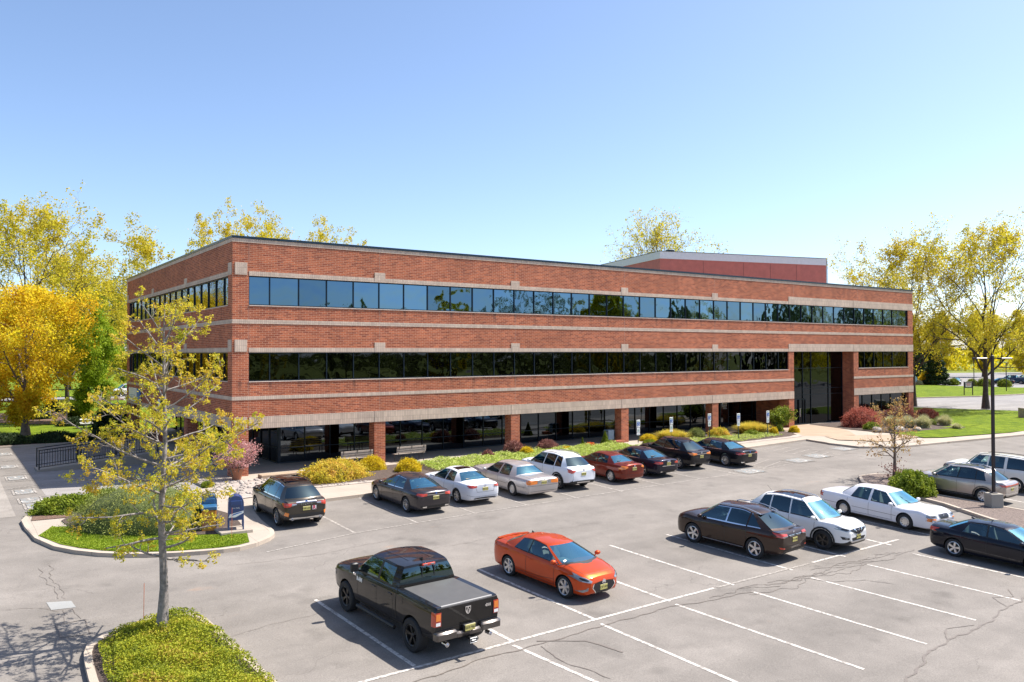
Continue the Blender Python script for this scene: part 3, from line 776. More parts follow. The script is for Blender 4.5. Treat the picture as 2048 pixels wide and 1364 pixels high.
    m.tube([c + Vector((-.06 * math.sin(t), .19 * math.cos(t), .18 * math.sin(t))) for t in [2 * math.pi * k / 16 for k in range(17)]], .016, 6, False)
    m.obj('steering_wheel', M['black'], root)
    P['post'](P, root, D, bo, fzs, fzr, hw, L) if 'post' in P else None
    # shift so that the origin is the middle of the wheelbase
    off = -(xr + P['wb'] / 2)
    for ch in root.children: ch.location.x += off
    return root

def plate(root, x, z, front=False, txt=None, y=0):
    sg = 1 if front else -1; m = MB(); m.bbox(x - .008, x + .008, y - .155, y + .155, z - .078, z + .078, .006)
    o = m.obj('license_plate', M['plate'], root)
    mtx = Matrix.Translation((x + sg * .010, y, z)) @ Matrix.Rotation(R(90 if front else -90), 4, 'Z') @ Matrix.Rotation(R(90), 4, 'X')
    text_obj('plate_number', txt or rnd.choice(['E47 HKD', 'L82 FJR', 'K19 GVM', 'N63 BTC', 'D58 LZA', 'H21 PWE']), .085, M['ink'], o, mtx, .001)
    return o
def exhaust(root, x, ys, z, r=.04):
    for y in ys:
        m = MB(); m.lathe([(r * .8, .12), (r, .12), (r, -.06), (r * .82, -.06), (r * .82, .05), (.001, .05)], 14, 'y')
        o = m.obj('exhaust_tip', M['chrome'], root, True); o.location = (x, y, z); o.rotation_euler = (0, 0, -math.pi / 2)
def rails(root, P, fzr, x0, x1, wr, mat, lift=.045):
    for sg in (1, -1):
        pts = [(x0, sg * wr, fzr(x0) + .01)] + [(x0 + (x1 - x0) * t, sg * wr, fzr(x0 + (x1 - x0) * t) + lift + .01) for t in (.08, .3, .5, .7, .92)] + [(x1, sg * wr, fzr(x1) + .01)]
        m = MB(); m.tube(pts, .018, 8); m.obj('roof_rail', mat, root, True)
def fin(root, x, z, mat, h=.06):
    m = MB(); m.add([(x - .08, -.02, z), (x - .08, .02, z), (x + .08, .015, z), (x + .08, -.015, z), (x - .07, 0, z + h)], [(0, 1, 2, 3), (0, 4, 1), (1, 4, 2), (2, 4, 3), (3, 4, 0)])
    m.obj('antenna', mat, root)

def sedan_tables(L, zbelt=.90, zdeck=1.04, hood=.95, nose=.62, A=3.4, C=.95, wmax=1.0, rz=.88, rdeck=None, squared=0.0):
    rd = rdeck or zdeck
    s = squared; nose += .08; hood += .02; zbelt += .02
    w = [(0, .74 + s * .14), (.04, .81 + s * .1), (.16, .90 + s * .06), (.45, .955 + s * .02), (1.0, .995), (L / 2, 1.0), (L - 1.1, .995), (L - .6, .955 + s * .03), (L - .28, .87 + s * .08), (L - .10, .76 + s * .13), (L, .60 + s * .22)]
    zb = [(0, .40), (.05, .30), (.3, .22), (.9, .19), (L - .9, .19), (L - .3, .20), (L - .05, .26), (L, .34)]
    zs = [(0, rz - .06), (.05, rz), (.3, zbelt + .035), (C, zbelt + .045), (2.0, zbelt + .01), (A - .2, zbelt - .02), (A + .3, zbelt - .06), (L - .6, nose + .12), (L - .25, nose + .03), (L - .06, nose - .07), (L, nose - .16)]
    zc = [(0, rd - .06), (.06, rd), (.3, zdeck + .01), (C + .3, zdeck + .03), (A, hood), (A + .35, hood - .03), (L - .6, nose + .20), (L - .22, nose + .09), (L - .05, nose - .03), (L, nose - .14)]
    return dict(w=w, zb=zb, zs=zs, zc=zc)
def suv_tables(L, zbelt=1.03, hood=1.08, nose=.78, A=3.4, rear=1.10, squared=0.0, sill=.24):
    s = squared; nose += .12; hood += .05; zbelt += .05; rear += .02
    w = [(0, .80 + s * .12), (.04, .86 + s * .08), (.16, .925 + s * .04), (.45, .965 + s * .02), (1.0, .995), (L / 2, 1.0), (L - 1.1, .995), (L - .6, .96 + s * .02), (L - .28, .89 + s * .06), (L - .10, .79 + s * .11), (L, .64 + s * .2)]
    zb = [(0, .46), (.05, .38), (.3, .30), (.9, sill), (L - .9, sill), (L - .3, .25), (L - .05, .32), (L, .42)]
    zs = [(0, rear - .14), (.05, rear - .05), (.2, rear), (.9, zbelt + .05), (2.0, zbelt + .01), (A - .2, zbelt - .01), (A + .3, zbelt - .05), (L - .6, nose + .13), (L - .25, nose + .05), (L - .06, nose - .06), (L, nose - .18)]
    zc = [(0, rear - .14), (.05, rear - .04), (.2, rear + .01), (.9, zbelt + .06), (A, hood), (A + .35, hood - .02), (L - .6, nose + .22), (L - .22, nose + .12), (L - .05, nose - .01), (L, nose - .15)]
    return dict(w=w, zb=zb, zs=zs, zc=zc)
def U_(*a): return a
RD = ((0.80, -0.60, 0), (0.60, 0.80, 0))       # oblique onto the rear left corner
FD = ((-0.80, -0.60, 0), (-0.60, 0.80, 0))     # oblique onto the front left corner
def tail_lamps(D, ypoly, spoly=None, mat=None, clear=None, name='taillight'):
    sh = [(ypoly, *RE)] + ([(spoly, *SD)] if spoly else [])
    for sg in (1, -1):
        o = D.make(name, [(p, d, u) for p, d, u in sh], mat or M['lampred'], mirror=False, off=.010, seg=.06)
        if o and sg < 0: o.data.transform(Matrix.Scale(-1, 4, (0, 1, 0))); o.data.flip_normals()
        if o and clear:
            c = D.make('reversing_lens', [(clear, *RE)], M['lampclr'], mirror=False, off=.016, seg=.06, parent=o)
            if c and sg < 0: c.data.transform(Matrix.Scale(-1, 4, (0, 1, 0))); c.data.flip_normals()
def head_lamps(D, ypoly, spoly=None, mat=None, amber=None):
    if spoly: spoly = [(a, b + D.fdz) for a, b in spoly]
    for sg in (1, -1):
        sh = [(ypoly, *FR)] + ([(spoly, *SD)] if spoly else [])
        o = D.make('headlight', sh, mat or M['lampclr'], mirror=False, off=.010, seg=.06)
        if o and sg < 0: o.data.transform(Matrix.Scale(-1, 4, (0, 1, 0))); o.data.flip_normals()
        if o:
            cy = sum(p[0] for p in ypoly) / len(ypoly); cz = sum(p[1] for p in ypoly) / len(ypoly)
            k = [((p[0] - cy) * .5 + cy, (p[1] - cz) * .5 + cz) for p in ypoly]
            c = D.make('lamp_reflector', [(k, *FR)], M['grille'], mirror=False, off=.014, seg=.06, parent=o)
            if c and sg < 0: c.data.transform(Matrix.Scale(-1, 4, (0, 1, 0))); c.data.flip_normals()
def sym(D, name, poly, mat, face=RE, off=.008, seg=.08):
    """polygon given for y>=0 mirrored over the centre line into one outline"""
    full = poly + [(-y, z) for y, z in poly[::-1] if y > 0.001]
    return D.make(name, [(full, *face)], mat, off=off, seg=seg, mirror=False)
def emblem(root, D, z, front=False, rr=.055, mat=None, y=0):
    d, u = FR if front else RE
    z += D.fdz if front else 0
    p = D.cast(y, z, Vector(u), Vector(d), .004)
    if p is None: return
    m = MB(); m.lathe([(rr, 0), (rr, .012), (rr * .72, .016), (rr * .70, .006), (.001, .006)], 20)
    m.box(-rr * .8, rr * .8, .004, .014, -rr * .16, rr * .16)
    o = m.obj('emblem', mat or M['chrome'], root, True); o.location = p; o.rotation_euler = (0, 0, R(-90 if front else 90))
def wiper_cowl(D, A, bw, hw):
    pass

def at(X, Y, rz, up):
    """placement on the sloping lot; up = +1 nose uphill (towards the building)"""
    return dict(loc=(X, Y, G(X, Y)), rz=R(rz))
def finish(root, rz):
    th = math.atan(.04) * math.sin(rz) if root.location.y < -8.0 else 0
    root.rotation_euler = (0, -th, rz)

def car_rear_common(P, root, D, hw, platez=None, px=None):
    z = platez or .80
    p = D.cast(0, z, Vector((0, 1, 0)), Vector((1, 0, 0)), 0)
    plate(root, (p.x if p else 0) - .006, z, False, P.get('txt'))
def car_front_plate(P, root, D, z, L):
    z += D.fdz
    p = D.cast(0, z, Vector((0, 1, 0)), Vector((-1, 0, 0)), 0)
    plate(root, (p.x if p else L) + .008, z, True, P.get('txt'))

M['railgrey'] = plain('grey_rail', (.30, .29, .28), .5, var=0)
VEH = []
def V(**k): VEH.append(k)

# --- kerb row, noses towards the building -----------------------------------------------------
def post_escape(P, root, D, bo, fzs, fzr, hw, L):
    tail_lamps(D, [(.42, 1.02), (.86, 1.05), (.93, .90), (.80, .88), (.62, .93), (.42, .97)], [(0, .90), (.04, 1.06), (.40, 1.02), (.22, .93)], clear=[(.42, 1.01), (.60, 1.02), (.62, .935), (.42, .97)])
    sym(D, 'lower_trim', [(.0, .36), (.60, .36), (.72, .44), (.60, .47), (0, .45)], M['alloy'], off=.012)
    sym(D, 'tailgate_strip', [(0, 1.045), (.42, 1.035), (.42, 1.075), (0, 1.085)], M['chrome'], off=.010)
    D.make('panel_gap', D.line([(.72, .62), (.70, .84), (.84, .88)], .012, *RE), M['black'], off=.005)
    D.make('bumper_reflector', [([(.72, .66), (.84, .70), (.86, .56), (.74, .52)], *RE)], M['lamporg'], off=.010)
    D.make('rear_bumper_insert', [([(-.90, .44), (.90, .44), (.86, .58), (.3, .60), (-.3, .60), (-.86, .58)], *RE)], M['black'], off=.006, mirror=False)
    car_rear_common(P, root, D, hw, .80)
    exhaust(root, .05, (.58, -.58), .40, .045)
    rails(root, P, fzr, 1.10, 2.75, P['wr'] - .02, M['black'])
    D.make('panorama_roof', [([(1.15, -.48), (1.15, .48), (2.55, .52), (2.55, -.52)], *TP)], M['glassM'], off=.010, mirror=False)
    fin(root, .92, fzr(.92) + .05, P['paint'])
    p = D.cast(0, .965, Vector((0, 1, 0)), Vector((1, 0, 0)), .006)
    mtx = Matrix.Translation((p.x - .004, 0, .975)) @ Matrix.Rotation(R(-90), 4, 'Z') @ Matrix.Rotation(R(82), 4, 'X')
    text_obj('lettering', 'E  S  C  A  P  E', .075, M['chrome'], root, mtx, .003, .002)
    p = D.cast(-.30, .79, Vector((0, 1, 0)), Vector((1, 0, 0)), .006)
    mtx = Matrix.Translation((p.x - .004, -.32, .80)) @ Matrix.Rotation(R(-90), 4, 'Z') @ Matrix.Rotation(R(88), 4, 'X')
    m = MB(); m.box(p.x - .006, p.x, -.40, -.24, .72, .88); bd = m.obj('magnet', M['wht'], root)
    text_obj('letter', 'R', .21, plain('crimson_print', (.45, .01, .05), .5, var=0), bd, Matrix.Translation((-.006, 0, 0)) @ mtx, .002, .006)
    emblem(root, D, 1.06, rr=.05, mat=M['bluesign'])
    m = MB(); m.tube([(P['C'][0] - .28, -.1, 1.13), (P['C'][0] - .26, -.5, 1.16)], .012, 6); m.obj('rear_wiper', M['black'], root)
t = suv_tables(4.59, zbelt=1.02, hood=1.06, nose=.80, A=3.35, rear=1.10)
V(name='parked_suv', label='dark grey crossover with round twin exhausts and a red letter magnet, beside the mailbox corner', cat='car', L=4.59, W=1.88, H=1.68, r=.35, wb=2.71, xr=.93,
  **t, **at(-.77, -9.93, 90, 1), paint=paint('graphite_brown_paint', (.060, .052, .042), .6), A=(3.35, 2.70), C=(.42, .78), zr=[(.7, 1.50), (1.6, 1.60), (2.7, 1.56)], wr=.60, st=[(2.28, 2.22, 'g1'), (2.22, 2.16, 'p'), (1.35, 1.30, 'g2'), (1.29, 1.24, 'p'), (.72, .95, 'g3')], seams=(1.30, 2.24, 3.25), priv=True, rearlid='tailgate', rake=.04,
  rbulge=(.24, .10), zrb=1.12, lower=M['black'], post=post_escape, spokes=10, style='thin', trimm=M['chrome'], rb=.16)

def post_fusion(P, root, D, bo, fzs, fzr, hw, L):
    tail_lamps(D, [(.44, .96), (.84, .955), (.91, .88), (.72, .84), (.46, .86)], [(0, .87), (.03, .96), (.26, .95), (.14, .87)])
    sym(D, 'chrome_strip', [(0, .885), (.45, .895), (.45, .915), (0, .905)], M['chrome'], off=.011)
    sym(D, 'lower_trim', [(0, .34), (.66, .34), (.76, .44), (.60, .44), (0, .42)], M['black'], off=.008)
    D.make('exhaust_tip', [([(.46, .35), (.64, .36), (.66, .41), (.46, .41)], *RE)], M['chrome'], off=.014)
    D.make('panel_gap', D.line([(.52, .84), (.50, .66), (0, .655), (-.50, .66), (-.52, .84)], .011, *RE), M['black'], off=.005, mirror=False)
    car_rear_common(P, root, D, hw, .76); emblem(root, D, .955, rr=.045, mat=M['bluesign'])
    fin(root, 1.45, fzr(1.5) + .05, P['paint'])
t = sedan_tables(4.87, zbelt=.92, zdeck=1.07, hood=.97, nose=.64, A=3.45, rz=.93, rdeck=1.06)
V(name='parked_sedan', label='dark grey sedan with a chrome strip between its tail lamps, parked beside the crossover', cat='car', L=4.87, W=1.85, H=1.47, r=.34, wb=2.85, xr=1.08,
  **t, **at(4.27, -10.30, 91.5, 1), paint=paint('magnetic_grey_paint', (.055, .050, .055), .6), A=(3.45, 2.72), C=(.80, 1.55), zr=[(1.5, 1.36), (2.3, 1.43), (2.75, 1.39)], wr=.56, st=[(2.28, 2.22, 'g1'), (2.22, 2.16, 'p'), (1.42, 1.62, 'g2')], seams=(1.35, 2.25, 3.30), rbulge=(.26, .12), spokes=10, style='thin', trimm=M['chrome'], post=post_fusion)

def post_tsx(P, root, D, bo, fzs, fzr, hw, L):
    tail_lamps(D, [(.46, .93), (.83, .95), (.90, .86), (.76, .82), (.46, .86)], [(0, .86), (.03, .95), (.24, .93), (.12, .85)])
    D.make('panel_gap', D.line([(.50, .84), (.46, .64), (0, .635), (-.46, .64), (-.50, .84)], .011, *RE), M['black'], off=.005, mirror=False)
    D.make('panel_gap', D.line([(.0, .44), (.55, .44), (.84, .50)], .010, *RE), M['black'], off=.005)
    sym(D, 'diffuser', [(0, .33), (.62, .33), (.56, .39), (0, .40)], M['black'], off=.008)
    exhaust(root, .06, (.52, -.52), .33, .04)
    car_rear_common(P, root, D, hw, .77); emblem(root, D, .93, rr=.045)
    D.make('sunroof', [([(1.75, -.40), (1.75, .40), (2.25, .42), (2.25, -.42)], *TP)], M['glassM'], off=.008, mirror=False)
    m = MB(); m.tube([(1.42, 0, fzr(1.5) + .04), (1.36, 0, fzr(1.5) + .09)], .012, 6); m.obj('antenna', M['black'], root)
t = sedan_tables(4.73, zbelt=.90, zdeck=1.04, hood=.95, nose=.64, A=3.36, rz=.92, rdeck=1.05)
V(name='parked_sedan', label='white sedan with twin round exhausts parked between the dark grey sedan and the silver sedan', cat='car', L=4.73, W=1.84, H=1.44, r=.33, wb=2.70, xr=1.08,
  **t, **at(6.93, -9.93, 90.5, 1), paint=paint('pearl_white_paint', (.72, .73, .76)), A=(3.36, 2.62), C=(.86, 1.55), zr=[(1.5, 1.34), (2.2, 1.40), (2.65, 1.36)], wr=.55, st=[(2.22, 2.16, 'g1'), (2.16, 2.10, 'p'), (1.38, 1.60, 'g2')], seams=(1.36, 2.20, 3.24), spokes=7, style='std', seatm=M['seattan'], trimm=M['black'], pillar=paint('p_w', (.70, .71, .74)), post=post_tsx)

def post_gmq(P, root, D, bo, fzs, fzr, hw, L):
    tail_lamps(D, [(.30, .90), (.86, .93), (.95, .90), (.93, .72), (.50, .74), (.30, .78)], [(0, .74), (.03, .93), (.10, .93), (.10, .74)], mat=M['lamporg'], clear=[(.22, .89), (.40, .90), (.40, .76), (.22, .78)])
    D.make('panel_gap', D.line([(.93, .66), (0, .66), (-.93, .66)], .012, *RE), M['black'], off=.005, mirror=False)
    D.make('panel_gap', D.line([(.93, .40), (0, .40), (-.93, .40)], .012, *RE), M['black'], off=.005, mirror=False)
    D.make('panel_gap', D.line([(.3, .56), (L - .9, .56)], .014, *SD), M['alloyd'], off=.006)
    car_rear_common(P, root, D, hw, .80)
    emblem(root, D, .955, rr=.04)
t = sedan_tables(5.38, zbelt=.90, zdeck=1.03, hood=.98, nose=.70, A=3.78, wmax=1, rz=.94, rdeck=1.00, squared=.8)
gq = dict(L=5.38, W=1.99, H=1.44, r=.34, wb=2.91, xr=1.30, **t, A=(3.78, 3.10), C=(1.15, 1.60), zr=[(1.55, 1.36), (2.35, 1.43), (3.12, 1.38)], wr=.58,
          st=[(2.60, 2.56, 'g1'), (2.48, 2.46, 'p'), (1.62, 1.80, 'g2')], seams=(1.50, 2.54, 3.62), rbulge=(.20, .10), bulge=(.26, .14), spokes=9, style='wide', rimm=M['alloy'], rr=.20, hz=.11)
V(name='parked_sedan', label='large silver sedan with wide amber and red tail lamps, sun glinting on its boot lid', cat='car', **gq,
  **at(9.88, -9.85, 90, 1), paint=paint('silver_birch_paint', (.50, .47, .46), .5), seatm=M['seattan'], post=post_gmq)

def post_rogue(P, root, D, bo, fzs, fzr, hw, L):
    D.make('fender_trim', arch_trim(P), M['black'], off=.022, seg=.035)
    if P.get('facing') == 'front':
        head_lamps(D, [(.52, .80), (.84, .88), (.90, .80), (.70, .72), (.52, .74)], [(L - .42, .89), (L - .16, .84), (L - .10, .75), (L - .2, .78)])
        sym(D, 'grille', [(0, .60), (.20, .62), (.52, .74), (.52, .79), (0, .80)], M['grille'], FR, off=.010)
        D.make('chrome_v', D.line([(.30, .82), (.10, .62), (0, .60), (-.10, .62), (-.30, .82)], .05, *FR), M['chrome'], off=.020, mirror=False)
        sym(D, 'lower_grille', [(0, .37), (.40, .37), (.50, .48), (0, .50)], M['black'], FR, off=.008)
        sym(D, 'skid_trim', [(0, .31), (.50, .32), (.62, .40), (.52, .39), (.42, .355), (0, .35)], M['alloy'], FR, off=.014)
        for s in (1, -1):
            D.make('fog_lamp', [([(s * .62, .50), (s * .82, .54), (s * .78, .43), (s * .62, .43)], *FR)], M['black'], off=.009, mirror=False)
            D.make('fog_lens', [([(s * (.71 + .035 * math.cos(a)), .485 + .035 * math.sin(a)) for a in [k * math.pi / 5 for k in range(10)]], *FR)], M['lampclr'], off=.014, mirror=False)
        emblem(root, D, .725, True, .085); car_front_plate(P, root, D, .50, L)
        D.make('sunroof', [([(1.15, -.44), (1.15, .44), (2.55, .46), (2.55, -.46)], *TP)], M['glassM'], off=.010, mirror=False)
    tail_lamps(D, [(.50, 1.05), (.84, 1.10), (.92, .98), (.76, .92), (.62, .97)], [(0, .96), (.05, 1.10), (.34, 1.12), (.14, .98)])
    sym(D, 'lower_trim', [(0, .40), (.78, .42), (.80, .52), (.4, .54), (0, .54)], M['black'], off=.008)
    sym(D, 'skid_trim', [(0, .42), (.42, .42), (.44, .48), (0, .48)], M['alloy'], off=.014)
    car_rear_common(P, root, D, hw, .86); emblem(root, D, 1.06, rr=.06)
    D.make('panel_gap', D.line([(.70, .56), (.66, .94)], .011, *RE), M['black'], off=.005)
    rails(root, P, fzr, 1.0, 2.7, P['wr'] - .03, M['alloy'])
    m = MB(); m.tube([(.95, 0, fzr(1) + .05), (.72, 0, fzr(1) + .26)], .006, 5); m.obj('antenna', M['black'], root)
    m = MB(); m.tube([(P['C'][0] - .26, .05, 1.19), (P['C'][0] - .22, -.42, 1.22)], .012, 6); m.obj('rear_wiper', M['black'], root)
def arch_trim(P, w=.07):
    out = []
    for ax in (P['xr'], P['xr'] + P['wb']):
        Rr = P['r'] + .062
        for k in range(10):
            a0, a1 = math.pi * (-.04 + 1.08 * k / 10), math.pi * (-.04 + 1.08 * (k + 1) / 10)
            q = [(ax + rr * math.cos(a), P['r'] + .01 + rr * math.sin(a)) for rr, a in ((Rr, a0), (Rr + w, a0), (Rr + w, a1), (Rr, a1))]
            out.append((q, *SD))
    return out
def ro():
    t = suv_tables(4.69, zbelt=1.05, hood=1.08, nose=.80, A=3.40, rear=1.14)
    return dict(L=4.69, W=1.84, H=1.70, r=.36, wb=2.70, xr=1.02, **t, A=(3.40, 2.72), C=(.44, .72), zr=[(.7, 1.54), (1.7, 1.63), (2.75, 1.58)], wr=.585, st=[(2.32, 2.26, 'g1'), (2.26, 2.20, 'p'), (1.42, 1.40, 'g2'), (1.36, 1.34, 'p'), (.80, .98, 'g3')],
                seams=(1.36, 2.28, 3.28), priv=True, rearlid='tailgate', rbulge=(.20, .10), zrb=1.16, lower=M['black'], rb=.16, post=post_rogue)
V(name='parked_suv', label='white crossover with black lower trim parked between the silver sedan and the red sedan', cat='car', **ro(), **at(12.55, -9.72, 90, 1), paint=paint('glacier_white_paint', (.72, .74, .78)), spokes=5, style='twin')

def post_civic(P, root, D, bo, fzs, fzr, hw, L):
    tail_lamps(D, [(.48, .95), (.80, .98), (.89, .86), (.80, .77), (.60, .84), (.46, .88)], [(0, .80), (.03, .97), (.26, .96), (.10, .82)], mat=M['lamporg'])
    D.make('panel_gap', D.line([(.50, .84), (.46, .66), (0, .655), (-.46, .66), (-.50, .84)], .011, *RE), M['black'], off=.005, mirror=False)
    D.make('panel_gap', D.line([(.88, .56), (.5, .50), (0, .49), (-.5, .50), (-.88, .56)], .010, *RE), M['black'], off=.005, mirror=False)
    car_rear_common(P, root, D, hw, .80); emblem(root, D, .95, rr=.045)
t = sedan_tables(4.55, zbelt=.91, zdeck=1.05, hood=.95, nose=.66, A=3.42, rz=.94, rdeck=1.07)
V(name='parked_sedan', label='dark red sedan parked between the white crossover and the black sedans', cat='car', L=4.55, W=1.75, H=1.43, r=.32, wb=2.67, xr=.98,
  **t, **at(15.83, -9.70, 90, 1), paint=paint('maroon_paint', (.17, .022, .012), .35), A=(3.46, 2.62), C=(.80, 1.45), zr=[(1.4, 1.33), (2.1, 1.39), (2.65, 1.34)], wr=.53, st=[(2.20, 2.12, 'g1'), (2.12, 2.05, 'p'), (1.28, 1.48, 'g2')], seams=(1.26, 2.16, 3.22), spokes=7, style='wide', post=post_civic)

def post_audi(P, root, D, bo, fzs, fzr, hw, L):
    tail_lamps(D, [(.46, .90), (.84, .92), (.90, .82), (.76, .78), (.46, .80)], [(0, .80), (.03, .92), (.24, .91), (.12, .80)])
    sym(D, 'chrome_strip', [(0, .66), (.50, .66), (.50, .685), (0, .685)], M['chrome'], off=.010)
    sym(D, 'lower_trim', [(0, .32), (.70, .33), (.64, .42), (0, .42)], M['black'], off=.008)
    car_rear_common(P, root, D, hw, .78)
    D.make('exhaust_tip', [([(.48, .34), (.62, .34), (.62, .39), (.48, .39)], *RE)], M['chrome'], off=.014)
    for y in (-.09, -.03, .03, .09): emblem(root, D, .92, rr=.035, y=y)
t = sedan_tables(4.93, zbelt=.90, zdeck=1.03, hood=.95, nose=.66, A=3.50, rz=.92, rdeck=1.04)
V(name='parked_sedan', label='black sedan with five spoke alloys and four linked rings, next to the dark red sedan', cat='car', L=4.93, W=1.87, H=1.45, r=.35, wb=2.91, xr=1.13,
  **t, **at(18.50, -9.15, 90, 1), paint=paint('midnight_blue_black_paint', (.012, .013, .028), .4), A=(3.50, 2.75), C=(.82, 1.60), zr=[(1.55, 1.33), (2.3, 1.40), (2.78, 1.36)], wr=.56, st=[(2.35, 2.28, 'g1'), (2.29, 2.22, 'p'), (1.42, 1.64, 'g2')], seams=(1.36, 2.32, 3.34), spokes=5, style='twin', trimm=M['chrome'], priv=False, post=post_audi)

def post_rdx(P, root, D, bo, fzs, fzr, hw, L):
    tail_lamps(D, [(.40, 1.00), (.82, 1.06), (.91, .96), (.72, .90), (.40, .93)], [(0, .95), (.05, 1.06), (.34, 1.05), (.14, .96)], mat=M['lamporg'])
    sym(D, 'chrome_strip', [(0, .94), (.42, .945), (.42, .97), (0, .965)], M['chrome'], off=.012)
    sym(D, 'lower_trim', [(0, .36), (.66, .38), (.60, .50), (0, .50)], M['black'], off=.008)
    car_rear_common(P, root, D, hw, .80); emblem(root, D, 1.02, rr=.05)
    exhaust(root, .05, (.58, -.58), .38, .045)
    fin(root, .95, fzr(.95) + .05, P['paint'])
    m = MB(); m.tube([(P['C'][0] - .26, .05, 1.15), (P['C'][0] - .22, -.42, 1.18)], .012, 6); m.obj('rear_wiper', M['black'], root)
t = suv_tables(4.67, zbelt=1.02, hood=1.06, nose=.78, A=3.38, rear=1.10)
V(name='parked_suv', label='black crossover with a roof fin parked between the two black sedans', cat='car', L=4.67, W=1.87, H=1.66, r=.36, wb=2.68, xr=1.02,
  **t, **at(21.75, -8.65, 90, 1), paint=paint('crystal_black_paint', (.010, .010, .014), .3), A=(3.38, 2.68), C=(.50, .92), zr=[(.85, 1.48), (1.7, 1.59), (2.7, 1.54)], wr=.58, st=[(2.30, 2.24, 'g1'), (2.24, 2.18, 'p'), (1.42, 1.42, 'g2'), (1.36, 1.36, 'p'), (.90, 1.10, 'g3')], seams=(1.36, 2.26, 3.26), priv=True, rearlid='tailgate',
  rbulge=(.22, .12), zrb=1.12, rb=.16, trimm=M['chrome'], spokes=7, style='std', post=post_rdx)

def post_bmw(P, root, D, bo, fzs, fzr, hw, L):
    tail_lamps(D, [(.44, .92), (.84, .94), (.92, .86), (.84, .80), (.72, .84), (.44, .86)], [(0, .84), (.03, .94), (.26, .93), (.12, .85)])
    sym(D, 'chrome_strip', [(0, .845), (.62, .85), (.62, .87), (0, .865)], M['chrome'], off=.013)
    sym(D, 'lower_trim', [(0, .32), (.72, .34), (.70, .42), (0, .42)], M['black'], off=.008)
    D.make('chrome_strip', [([(.50, .34), (.74, .35), (.76, .40), (.50, .40)], *RE)], M['chrome'], off=.014)
    D.make('chrome_strip', D.line([(1.5, .30), (3.9, .30)], .03, *SD), M['chrome'], off=.010)
    car_rear_common(P, root, D, hw, .76); emblem(root, D, .955, rr=.045, mat=M['bluesign'])
    fin(root, 1.55, fzr(1.6) + .05, P['paint'])
t = sedan_tables(5.24, zbelt=.93, zdeck=1.07, hood=.98, nose=.68, A=3.75, rz=.94, rdeck=1.06)
V(name='parked_sedan', label='long black sedan with many-spoked wheels at the right end of the kerb row', cat='car', L=5.24, W=1.90, H=1.49, r=.37, wb=3.21, xr=1.14,
  **t, **at(24.70, -9.10, 91, 1), paint=paint('carbon_black_paint', (.012, .013, .018), .4), A=(3.78, 3.02), C=(.88, 1.62), zr=[(1.6, 1.37), (2.5, 1.44), (3.05, 1.40)], wr=.57, st=[(2.58, 2.52, 'g1'), (2.52, 2.46, 'p'), (1.46, 1.70, 'g2')], seams=(1.42, 2.55, 3.62), spokes=14, style='thin', trimm=M['chrome'], post=post_bmw)

